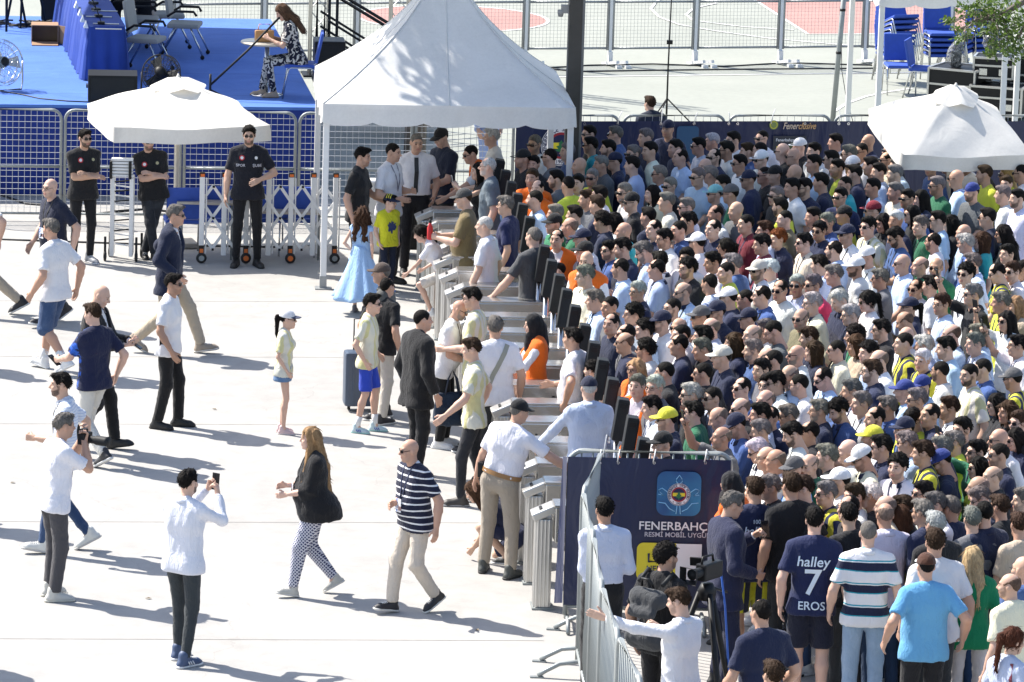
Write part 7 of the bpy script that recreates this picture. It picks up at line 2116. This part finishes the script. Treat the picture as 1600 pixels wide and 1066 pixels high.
# ------------------------------------------------------------------ the queue: heads as they stand in the photograph
# x y hair eyes top [angle] [b = beard, a = arm raised, q = phone]      hair: C? = cap of that colour
TILES = [
(800, 0, 4.0, """140 905 y s w;65 995 Ck - k;135 1030 d e k 40;235 985 u s g;345 950 y - b;480 840 d s k;490 912 d s t;645 845 y s b;600 932 d - k b;835 862 y - n;755 965 y s n;860 945 d e J;975 808 Cn - n 60;1020 930 d e n;1050 985 r - n;555 1030 y - g;640 1010 Cn s n;1165 915 d s s;1250 888 w - k;1380 880 d s w;1340 940 d s w;1470 950 n - b;1260 985 r s n;1560 868 u s w;1545 945 u - w;1555 1000 Cw s w;1420 1025 d s w;1205 1045 b - k;420 1040 b - g;750 1035 d - n"""),
(1200, 0, 4.0, """420 890 d - w 20;625 890 b - j;195 920 Cw - k;90 950 b s k;155 980 b s k;285 950 d - k;395 1000 d s g;505 965 y s w;580 950 u s k;765 945 y s n;740 1002 r s B;525 1036 Cw s g;285 1025 d e k;640 1040 d - n;800 1045 y - k;1020 1045 u s n;1125 1030 u s n;1240 1020 b e k;1350 1052 d - k"""),
(800, 266, 4.0, """125 52 n e V 70;275 60 d - g b;350 95 u - y -40;410 85 d - k;160 118 r - V 60;140 185 u e l;500 48 y s y;270 275 y - w;390 280 d - k;260 338 Ck - G;360 356 g - G;465 183 n - g;530 218 n - n;545 158 d - k;700 143 y s w b;745 202 Ck s k;560 322 c - n;635 325 L - w;875 150 L - c;985 103 y s k;920 28 y s l;965 200 y - J;1090 233 y s k;1160 45 y s l;1100 325 d - g;1240 30 y - c;1266 150 Ct s g;1365 150 Cg s G;1400 255 b - k;1270 275 r - w;1476 60 Cn s n;1310 90 c - k;1575 34 u s k;1460 337 d - r;1256 370 r - n;1580 380 n e k;1560 465 d - r;698 386 b - t;850 293 d - n a;885 370 d - n;950 430 d e w;1040 378 u - b;1158 455 Cw s w;1332 484 P s w;605 502 d s n b;690 490 d - n;825 512 y s l b;924 572 d - w;280 433 r - V 70;440 430 Cn - w;240 530 w - B z;452 512 Ck - k;465 568 b - V 60;675 616 r - k;455 662 y e c;785 760 w e n;290 630 u - k z;516 814 y - l;610 855 d - k;900 620 d - l;1095 616 c e k b;1090 553 d - w;1066 764 b s l b;1232 710 r - s;1252 576 d - w;1336 640 d - y;1380 588 y - b;1536 628 Cl s w b;1352 800 Cw s n;1455 808 u s n;1558 788 r e b;1276 888 Cn s n;1176 920 Cg s w;1475 930 Cn s n;1000 866 u e w b;755 904 c e k;620 962 d - n;934 950 Cn s w;1040 988 b s w;1240 988 b - s;1055 1034 u - w;708 1030 r s k;822 1000 c - n;400 1036 r - k z;1500 1034 b - n;1583 1002 y s k;1190 1045 d - k"""),
(1200, 266, 4.0, """40 32 Ck - k;165 22 b - k;50 163 y s k;150 110 d - k;226 110 d s n b;330 78 d e n;430 -10 d - y;450 170 d s j 50;478 95 u - t;76 232 d e y b;540 24 d - n;690 15 d e l;654 110 d e l;794 136 y e k;870 180 d s b 40;792 26 y - k;950 182 L - n;1056 100 y s G;1176 54 b s l;1272 140 Cb - g b;1352 28 n - y;1488 32 B s y;1490 90 n e g;1466 155 y - w;1556 180 d e s b;1580 22 u s w;102 310 u - o;280 294 d - k;474 282 Ck - y;654 255 Cr s n;368 330 y - b;320 380 d s n;60 430 R - n;624 356 d s J 30;718 332 L - k;800 318 w - n;896 278 L s k;952 350 y - G;1060 316 d s l;1136 338 L s k;797 420 d s b b;490 404 Cn s w;224 456 d s c;410 502 r - l b;320 592 d - l;410 656 y - k;548 608 Cw - w b;615 542 Cw - w;1030 450 d e w b;838 586 b s l;698 680 y s g;950 600 g - G;1050 610 b s G 40 b;1236 460 w e b;1222 398 b - l;1334 444 M - t;1370 300 d s n;1468 400 L s k q;1496 526 d - w;1276 582 y - n;1236 650 c s w;1430 644 r s j;1528 636 n s w;1592 620 u - w;75 752 r s w;180 720 w s s;280 720 y s p 30 b;274 834 w e c;446 814 w - n;514 906 w e n;620 820 P s w;204 930 g s o;924 744 r s w;1016 724 d - w;1084 840 n e l;886 858 Cn s n W;854 950 r - n q;1278 780 y s k a;1488 946 L s w a;1546 850 B - B;706 1000 d s k;1144 1030 r - k;1310 1034 y e k b;862 1048 b - n;540 1038 c e G;254 1048 n - n;32 1010 u e k;12 620 w - k;1455 830 y - y"""),
(800, 532, 4.0, """500 188 c - k z;702 16 r s n;833 60 c s w;772 182 B e V 45;952 204 u - k;784 286 y - V 60;892 294 w e g;870 420 d - w;966 498 Cy s n;938 650 Ck - k;1040 30 r - n;1186 56 y - k;1190 210 d s k;1115 342 w s k;1132 454 d s G;1248 364 u s s;1310 108 Cl - n;1434 302 d s b;1504 64 y - b b;1558 186 d - g;1594 282 d e w;1426 430 b s k;1290 490 g - b;1402 534 Cn s b;1308 610 b - g a;1548 468 d - k;1552 570 y - k;1536 690 w s w;1588 738 b e w;1590 110 b - k;1582 380 b - n;1384 20 M - n"""),
(1200, 532, 4.0, """30 130 u - k;176 94 b s w b;280 70 M - n;426 64 d s c;546 32 M - B;622 78 c - k;690 130 b - w;646 196 n e n b;846 20 u - j;966 126 w - j;974 38 w - s;1110 50 d - l;1075 196 d e w b;1292 22 y - s;1256 216 u - J b;1336 182 u - b;1556 36 d e w a;1530 244 Cg s j;130 225 b - k;46 266 d s w;192 280 u e w;344 240 r s k;520 318 y - w;580 394 y - w;436 440 c - b b;318 442 y e n b;744 420 y - n;665 490 d - n b;850 318 Cb - l;960 290 Cb - l;928 374 y s k;1130 426 n - w;1424 402 L s k q;1496 450 M - k;1566 516 n s k;1544 620 L s n;125 474 y s w;12 488 d - n;155 588 d - w b q;254 578 r - k;904 500 d s y;1010 470 r - n;1210 560 d - k;652 610 Cy - w;850 558 Cn - b;706 670 d s n;870 644 y s k;966 706 n - j;808 792 c - w;586 736 Cw s c;498 694 b - w;366 728 y - k;45 754 b - w;160 806 Cg s f;256 786 b - G;442 880 Cw - w;214 930 n s k;362 960 y s j;536 978 n - w;638 974 w - k;1086 760 Cb s n;965 960 d s w;1040 1030 y - w;730 1045 b - B;840 1048 n - k;1160 640 y - y;1300 700 d s G a;1310 800 L s y;1440 624 b s k;1440 720 u s n;1310 926 g - w;1400 858 g - k;1326 990 y s n;1080 680 y - n;1590 1000 y - k;10 922 y - k;500 1050 r - k"""),
(1200, 798, 3.9775, """502 34 d - k -60;726 30 b - v -70;822 42 M - j -60;1040 92 w e k -60;1270 58 y e g -60 b;1560 92 n s B -60;1582 366 b e b -60;1498 470 r - c -50;960 14 y s n -40;1130 -10 y - n -40;1340 20 d - n -50;1440 -20 n - k -40"""),
]
crowd = []
for ox, oy, sc, txt in TILES:
    for it in txt.split(';'):
        t = it.split(); fl = t[5:]
        ang = next((float(q) for q in fl if q.lstrip('-').isdigit()), None)
        crowd.append(dict(px=ox + float(t[0]) / sc, py=oy + float(t[1]) / sc, hair=t[2], eyes=t[3], top=t[4], ang=ang, fl=''.join(q for q in fl if q.isalpha())))
rq = random.Random(5)
for c in crowd:
    if c['hair'][0] not in 'CLRM':
        if c['top'] == 'k' and rq.random() < .36: c['top'] = rq.choice('wwlgcsl')
        elif c['top'] == 'n' and rq.random() < .16: c['top'] = rq.choice('wlb')
crowd.sort(key=lambda c: -c['py'])
HSTY = {'d': ('short', 'd'), 'n': ('short', 'n'), 'y': ('short', 'y'), 'w': ('short', 'w'), 'b': (None, 'y'), 'g': ('ring', 'y'), 'r': ('thin', 'd'), 'c': ('curly', 'd'), 'u': ('buzz', 'd'), 'L': ('long', 'd'), 'M': ('bob', 'M'), 'B': ('long', 'B'), 'P': ('pony', 'd'), 'R': ('curly', 'R'), 'H': ('scarf', 'd')}
CAPC = {'w': (.76, .76, .78), 'n': (.016, .02, .05), 'k': (.012, .012, .013), 'g': (.1, .1, .105), 'y': (.7, .66, .06), 'b': (.03, .05, .22), 'r': (.2, .015, .03), 't': (.22, .5, .52), 'l': (.62, .58, .5)}
DOWN = dict()
CLASP = dict(hands=((.05, -.215, .95), (-.05, -.22, .96)), hint=((.8, .3, -.3), (-.8, .3, -.3)))
HOLD = dict(hands=((.07, -.36, 1.14), (-.08, -.34, 1.12)), grip=('grip', 'grip'), palm=((0, .4, .9), (0, .4, .9)))
RAISE = dict(hands=((.27, -.03, .9), (-.16, -.36, 1.72)), hint=(None, (-.6, 0, -.8)), grip=('relax', 'grip'))
TPL = {
 'avgL': dict(fat=.25, look=(.5, .02)), 'avgR': dict(fat=.15, look=(-.4, .04)), 'heavyL': dict(fat=.7, look=(.4, .08)), 'claspR': dict(fat=.35, look=(-.35, .12), **CLASP),
 'avg': dict(fat=.2), 'heavy': dict(fat=.65, look=(.12, 0)), 'clasp': dict(fat=.3, look=(-.15, .05), **CLASP), 'bent': dict(fat=.45, lean=.06, look=(.05, .1), hands=((.2, -.3, 1.05), (-.25, -.1, .93))),
 'slim': dict(fat=.05, look=(.2, 0)), 'hold': dict(fat=.25, look=(0, .38), lean=.07, **HOLD), 'up': dict(fat=.25, look=(0, -.05), **RAISE),
 'fem': dict(fat=.15, fem=1, H=1.66), 'femhold': dict(fat=.2, fem=1, H=1.66, look=(0, .2), **HOLD), 'femup': dict(fat=.15, fem=1, H=1.66, **RAISE)}
TB = {}
def template(name):
    if name in TB: return TB[name]
    k = Skel(**TPL[name]); sd = 200 + len(TB) * 7
    t = dict(k=k, body=skin_mesh('person', body_arrays(k, .027, .009, bare='arms')))
    t['tee'] = top_arrays(k, 'tee', .019, sd); t['long'] = top_arrays(k, 'long', .019, sd + 1)
    lo = bottom_arrays(k, 'trousers', .028, sd)
    t['vestA'] = top_arrays(k, 'vest', .017, sd, amp=.002) if name in ('avg', 'hold', 'fem', 'bent') else None
    t['lan'] = None
    m, end = ribbon_on(k, t['tee'], LANYARD_PATH)
    if m: t['lan'] = m.mesh('lanyard', tinted('ribbon', .6))
    t['low'] = lo; t['lowm'] = {}; t['topm'] = {}
    TB[name] = t; return t
def tpl_mesh(t, kind, arr, pat):
    key = (kind, pat)
    if key not in t['topm']: t['topm'][key] = new_mesh(kind, arr[0], arr[1], (cloth(pat),))
    return t['topm'][key]
PATT = {'s': ('pinstripe', (.6, .63, .74), (.2, .27, .5)), 'j': ('jersey', (.012, .018, .06), (.62, .58, .05)), 'J': ('softjersey', (.68, .67, .57), (.55, .52, .22)), 'f': ('splash', (.1, .25, .6), (.55, .5, .1)), 'h': ('check', (.65, .68, .7), (.15, .18, .25))}
HW = {'d': 'dark haired', 'n': 'brown haired', 'y': 'grey haired', 'w': 'white haired', 'b': 'bald', 'g': 'balding grey', 'r': 'balding dark', 'c': 'curly haired', 'u': 'crop haired', 'L': 'long dark haired', 'M': 'brown bobbed', 'B': 'long blonde haired', 'P': 'ponytailed', 'R': 'red curly haired', 'H': 'headscarfed'}
CW = {'w': 'white', 'n': 'navy', 'k': 'black', 'g': 'grey', 'y': 'yellow', 'b': 'blue', 'r': 'maroon', 't': 'teal', 'l': 'beige'}
TW = {'w': 'white top', 'k': 'black top', 'n': 'navy top', 'b': 'blue top', 'l': 'pale blue shirt', 'g': 'grey top', 'G': 'green top', 'y': 'bright yellow top', 't': 'turquoise top', 'c': 'cream top', 'p': 'pink polo', 'r': 'maroon top', 'o': 'olive top', 'B': 'beige top', 's': 'blue striped shirt', 'j': 'navy and yellow jersey', 'J': 'pale striped jersey', 'f': 'splashed blue shirt', 'V': 'orange vest', 'v': 'lavender shirt', 'h': 'checked shirt'}
MAXP = 300
n_fg = sum(1 for o in COL.objects if o.get('category') == 'person')
n_ind = MAXP - n_fg
rng = random.Random(21)
for i, c in enumerate(crowd):
    hk = c['hair']; capk = None
    if hk == 'r' and rng.random() < .35: c['ringed'] = 1
    if hk[0] == 'C': capk = hk[1]; hk = 'u'
    elif hk == 'b' and rng.random() < .55: c['stub'] = 'ring'
    wom = hk in 'LMBPRH' or 'W' in c['fl']
    if 'W' in c['fl'] and capk: hk = 'P'
    c['wom'], c['capk'], c['hk'] = wom, capk, hk
    if wom: tn_ = 'femup' if 'a' in c['fl'] else ('femhold' if 'q' in c['fl'] or rng.random() < .4 else 'fem')
    elif 'a' in c['fl']: tn_ = 'up'
    elif 'q' in c['fl']: tn_ = 'hold'
    elif c['top'] == 'V': tn_ = rng.choice(('avg', 'bent'))
    else: tn_ = rng.choices(('avg', 'heavy', 'clasp', 'bent', 'slim', 'hold', 'avgL', 'avgR', 'heavyL', 'claspR'), (3, 2 if hk not in 'dc' else 1, 3, 3, 3 if hk in 'dcnu' else 1, 2, 4, 2, 2 if hk not in 'dc' else .5, 2))[0]
    c['tpl'] = tn_
    if hk == 'd' and not capk and not wom and rng.random() < .32: c['style'] = rng.choice(('thin', 'buzz'))
    c['long'] = c['top'] in 'lscbv' and rng.random() < .5 and c['top'] != 'j'
    c['beard'] = rng.uniform(.7, 1) if 'b' in c['fl'] else (rng.choice((0, .1, .3, .5)) if not wom else 0)
    c['ang'] = c['ang'] if c['ang'] is not None else rng.gauss(9, 15) - (8 if c['px'] < 1000 else 0)
    c['lan'] = (not wom and rng.random() < .6)
    who = 'woman' if wom else 'man'
    h = ('%s capped %s' % (CW[capk], who)) if capk else '%s %s' % (HW[hk], who)
    bits = [h, 'in', TW[c['top']]]
    ex = []
    if c['eyes'] == 's': ex.append('sunglasses')
    if c['eyes'] == 'e': ex.append('eyeglasses')
    if c['beard'] > .6: ex.append('beard')
    c['short'] = ' '.join(bits); c['base'] = c['short'] + ((' with ' + ' and '.join(ex)) if ex else '') + (', arm raised' if 'a' in c['fl'] else '') + (', holding a phone' if 'q' in c['fl'] else '')
ind, mass = crowd[:n_ind], crowd[n_ind:]
from collections import Counter
cb_, cs_ = Counter(c['base'] for c in crowd), Counter(c['short'] for c in crowd)
LM = [(1207, 374, 'the red curly haired woman'), (1280, 446, 'the man in pink polo'), (1272, 814, 'the jersey numbered 7'), (1488, 210, 'the big parasol'), (840, 510, 'the headscarfed steward'), (1357, 836, 'the striped polo'), (1449, 888, 'the brown cap'), (1521, 876, 'the green shirt'), (1136, 790, 'the navy suit'), (939, 800, 'the banner corner'), (1043, 203, 'the capped guard'), (920, 605, 'the navy capped leaning man')]
for c in crowd:
    if cs_[c['short']] == 1: LM.append((c['px'], c['py'], 'the ' + c['short']))
used = Counter()
for c in ind:
    lab = c['base']
    if cb_[lab] > 1 or lab in used:
        cand = sorted(LM, key=lambda q: (q[0] - c['px']) ** 2 + ((q[1] - c['py']) * 1.0) ** 2)
        done = None
        for q in cand[:14]:
            dx, dy = c['px'] - q[0], c['py'] - q[1]
            if abs(dx) + abs(dy) < 4: continue
            near = math.hypot(dx, dy) < 60
            rel = ('just ' if near else '') + ('in front of' if dx < -abs(dy) * .9 else ('behind' if dx > abs(dy) * .9 else ('beyond' if dy < 0 else 'nearer than')))
            L_ = '%s, %s %s' % (lab, rel, q[2])
            if len(L_.split()) > 16: L_ = '%s, %s %s' % (c['short'], rel, q[2])
            if len(L_.split()) <= 16 and L_ not in used: done = L_; break
        lab = done or lab
    used[lab] += 1
    c['label'] = lab
dup_ = [l_ for l_, n_ in used.items() if n_ > 1]
print('people: fg', n_fg, 'individual', len(ind), 'mass', len(mass), 'dup labels', len(dup_))
GQ = 'fans queueing at the turnstiles'
BOTC = [(.02, .022, .03), (.03, .06, .13), (.014, .014, .016), (.3, .26, .2), (.05, .05, .055), (.16, .22, .32)]
def appearance(c):
    top = c['top']
    pat, col, c2 = PATT.get(top, ('plain', COLS.get(top if top != 'V' else 'w', W_), None))
    return pat, jit(tuple(min(.82, x * 1.12) for x in col), .15), c2
for c in ind:
    t = template(c['tpl']); k = t['k']
    s_ = rng.uniform(.965, 1.035) * (.84 if 'z' in c['fl'] else 1)
    hz = k.HMs.translation.z * s_
    p = P(c['px'], c['py'], hz)
    b = link('person', t['body'])
    phi = R(-90 + c['ang'])
    off_ = Matrix.Rotation(phi, 3, 'Z') @ Vector((k.HMs.translation.x, k.HMs.translation.y, 0)) * s_
    b.location = (p.x - off_.x, p.y - off_.y, 0); b.rotation_euler = (0, 0, phi); b.scale = (s_, s_, s_)
    hst, hcc = HSTY[c['hk']]; hc = jit(HAIRC[hcc], .3)
    b['hairc'] = [float(x) * .9 for x in hc]
    setcol(b, jit(SKINS[rng.choice((0, 0, 1, 1, 2, 3, 2))], .1), c['beard'])
    tag(b, c['label'], 'person', GQ)
    pat, col, c2 = appearance(c)
    kind = 'long' if c['long'] else 'tee'
    o = link('shirt' if c['long'] else 't_shirt', tpl_mesh(t, kind, t[kind], pat), b); setcol(o, col, 1, c2)
    if c['long'] or (c['top'] in 'wnkblcpGs' and rng.random() < .5):
        if 'col' not in t: t['col'] = collar_mesh(k)
        q_ = link('collar', t['col'], o); setcol(q_, rng.choice((col, col, (.012, .018, .05))) if c['top'] != 'k' else col)
    if c['top'] == 'V' and t['vestA'] is not None:
        o = link('safety_vest', tpl_mesh(t, 'vest', t['vestA'], 'plain'), b); setcol(o, jit(COLS['V'], .08))
    o = link('trousers', tpl_mesh(t, 'trousers', t['low'], 'plain'), b); setcol(o, jit(rng.choice(BOTC)))
    sc_ = c.get('style') or HSTY[c['hk']][0] or c.get('stub')
    if c.get('ringed'): sc_ = 'ring'
    if sc_ == 'ring': hc = tuple(.55 * a_ + .45 * b_ * .6 for a_, b_ in zip(hc, SKINS[1]))
    if c['capk']: put_head_gear(b, k.HMs, sc_ if c['hk'] != 'b' else None, hc, CAPC[c['capk']], (.75, .75, .75) if c['capk'] == 'r' else None, c['eyes'])
    else: put_head_gear(b, k.HMs, sc_, hc, None, None, c['eyes'])
    put_shoes(b, k, *rng.choice((BLACK_SH, BLACK_SN, WHITE_SN)))
    if c['lan'] and t['lan'] is not None:
        o = link('lanyard', t['lan'], b); setcol(o, rng.choice(((.012, .018, .06), (.012, .012, .014), (.012, .018, .06))))
    if c['tpl'] in ('hold', 'femhold', 'up', 'femup') and ('a' in c['fl'] or 'q' in c['fl']):
        kk = 1
        W0 = (k.wr[kk] + (k.wr[kk] - k.el[kk]).normalized() * .1) * k.s * s_
        pw = b.location + Matrix.Rotation(phi, 3, 'Z') @ W0
        e = empty('mobile_phone', pw, phi, 'phone held by the %s' % ' '.join(c['label'].split()[:12]), 'phone', 'phones held up in the queue')
        MB().bbox((0, 0, 0), (.075, .009, .15), .003, (.2 if 'a' in c['fl'] else -.9, 0, 0)).build('case', M_BLACK, e)

# the farthest rows, joined into one crowd
LOW = {}
def low_template(name):
    if name in LOW: return LOW[name]
    k = Skel(**TPL[name])
    LOW[name] = (k, body_arrays(k, .05, .0155, False, bare='arms'), top_arrays(k, 'tee', .04, 3, amp=.006), bottom_arrays(k, 'trousers', .055, 3))
    return LOW[name]
LHAIR = {}
def low_hair(st):
    if st not in LHAIR: LHAIR[st] = hair_field(st, .018)
    return LHAIR[st]
_lc = cap_parts(.017)
_sg = (np.array([tuple(v) for v in SUNG.vertices[i].co for i in [0]]) if False else np.array([tuple(v.co) for v in SUNG.vertices]), [tuple(p.vertices) for p in SUNG.polygons])
CV, CF, CT, CM, CI = [], [], [], [], []
coff = 0
def addc(V, F, M4, tint, a, mi, mask=None):
    global coff
    m = np.array(M4); V = np.asarray(V) @ m[:3, :3].T + m[:3, 3]
    CV.append(V)
    if isinstance(F, np.ndarray): CF.append(F + coff)
    else:
        q = np.array([list(f) if len(f) == 4 else (list(f) + [f[-1]])[:4] for f in F if len(f) <= 4]); CF.append(q + coff)
    CT.append(np.tile(np.array([tint[0], tint[1], tint[2], a], np.float32), (len(V), 1)))
    CM.append(mask if mask is not None else np.zeros((len(V), 4), np.float32))
    CI.append(np.full(len(CF[-1]), mi, np.int32)); coff += len(V)
for c in mass:
    nm = {'femhold': 'fem', 'femup': 'fem', 'up': 'avg', 'hold': 'avg', 'slim': 'avg', 'bent': 'clasp', 'heavyL': 'heavy', 'claspR': 'clasp'}.get(c['tpl'], c['tpl'])
    k, ba, ta, la = low_template(nm)
    s_ = rng.uniform(.965, 1.035); p = P(c['px'], c['py'], k.HMs.translation.z * s_); phi = R(-90 + c['ang'])
    o_ = Matrix.Rotation(phi, 3, 'Z') @ k.HMs.translation * s_
    M4 = Matrix.Translation((p.x - o_.x, p.y - o_.y, 0)) @ Matrix.Rotation(phi, 4, 'Z') @ Matrix.Scale(s_, 4)
    addc(ba[0], ba[1], M4, jit(SKINS[rng.choice((0, 0, 1, 1, 2, 3, 2))], .1), c['beard'], 0, ba[2])
    pat, col, c2 = appearance(c)
    if c['top'] == 'V': col = COLS['V']
    if c['top'] == 'j': col = rng.choice((col, (.5, .48, .05)))
    addc(ta[0], ta[1], M4, col, 1, 1); addc(la[0], la[1], M4, jit(rng.choice(BOTC)), 1, 1)
    HM = M4 @ k.HMs
    hst, hcc = HSTY[c['hk']]
    if hst: hv = low_hair(hst); addc(hv[0], hv[1], HM, jit(HAIRC[hcc], .3), 1, 2)
    if c['capk']:
        for q in _lc: addc(q[0], q[1], HM, CAPC[c['capk']], 1, 1)
    if c['eyes'] == 's':
        fr = MB().bbox((0, -.099, .006), (.115, .02, .036), .006).bbox((.076, -.045, .012), (.005, .1, .007), .001).bbox((-.076, -.045, .012), (.005, .1, .007), .001)
        addc(np.array([tuple(v) for v in fr.v]), fr.f, HM, (.012, .011, .012), 1, 3)
V = np.concatenate(CV); F = np.concatenate(CF)
me = bpy.data.meshes.new('crowd')
tri = F[:, 2] == F[:, 3]
faces = [tuple(f[:3]) if t_ else tuple(f) for f, t_ in zip(F.tolist(), tri)]
me.from_pydata(V.tolist(), [], faces); me.shade_smooth()
for m in (skin_mat('tint'), cloth('plain', 'tint'), hair_mat('tint'), M_LENS): me.materials.append(m)
me.polygons.foreach_set('material_index', np.concatenate(CI))
a_ = me.attributes.new('tint', 'FLOAT_COLOR', 'POINT'); a_.data.foreach_set('color', np.concatenate(CT).astype(np.float32).ravel())
a_ = me.attributes.new('mask', 'FLOAT_COLOR', 'POINT'); a_.data.foreach_set('color', np.concatenate(CM).astype(np.float32).ravel())
o = link('crowd', me); o['kind'] = 'stuff'
o['label'] = 'farthest rows of the waiting crowd in the shade before the long navy banner'; o['category'] = 'crowd'
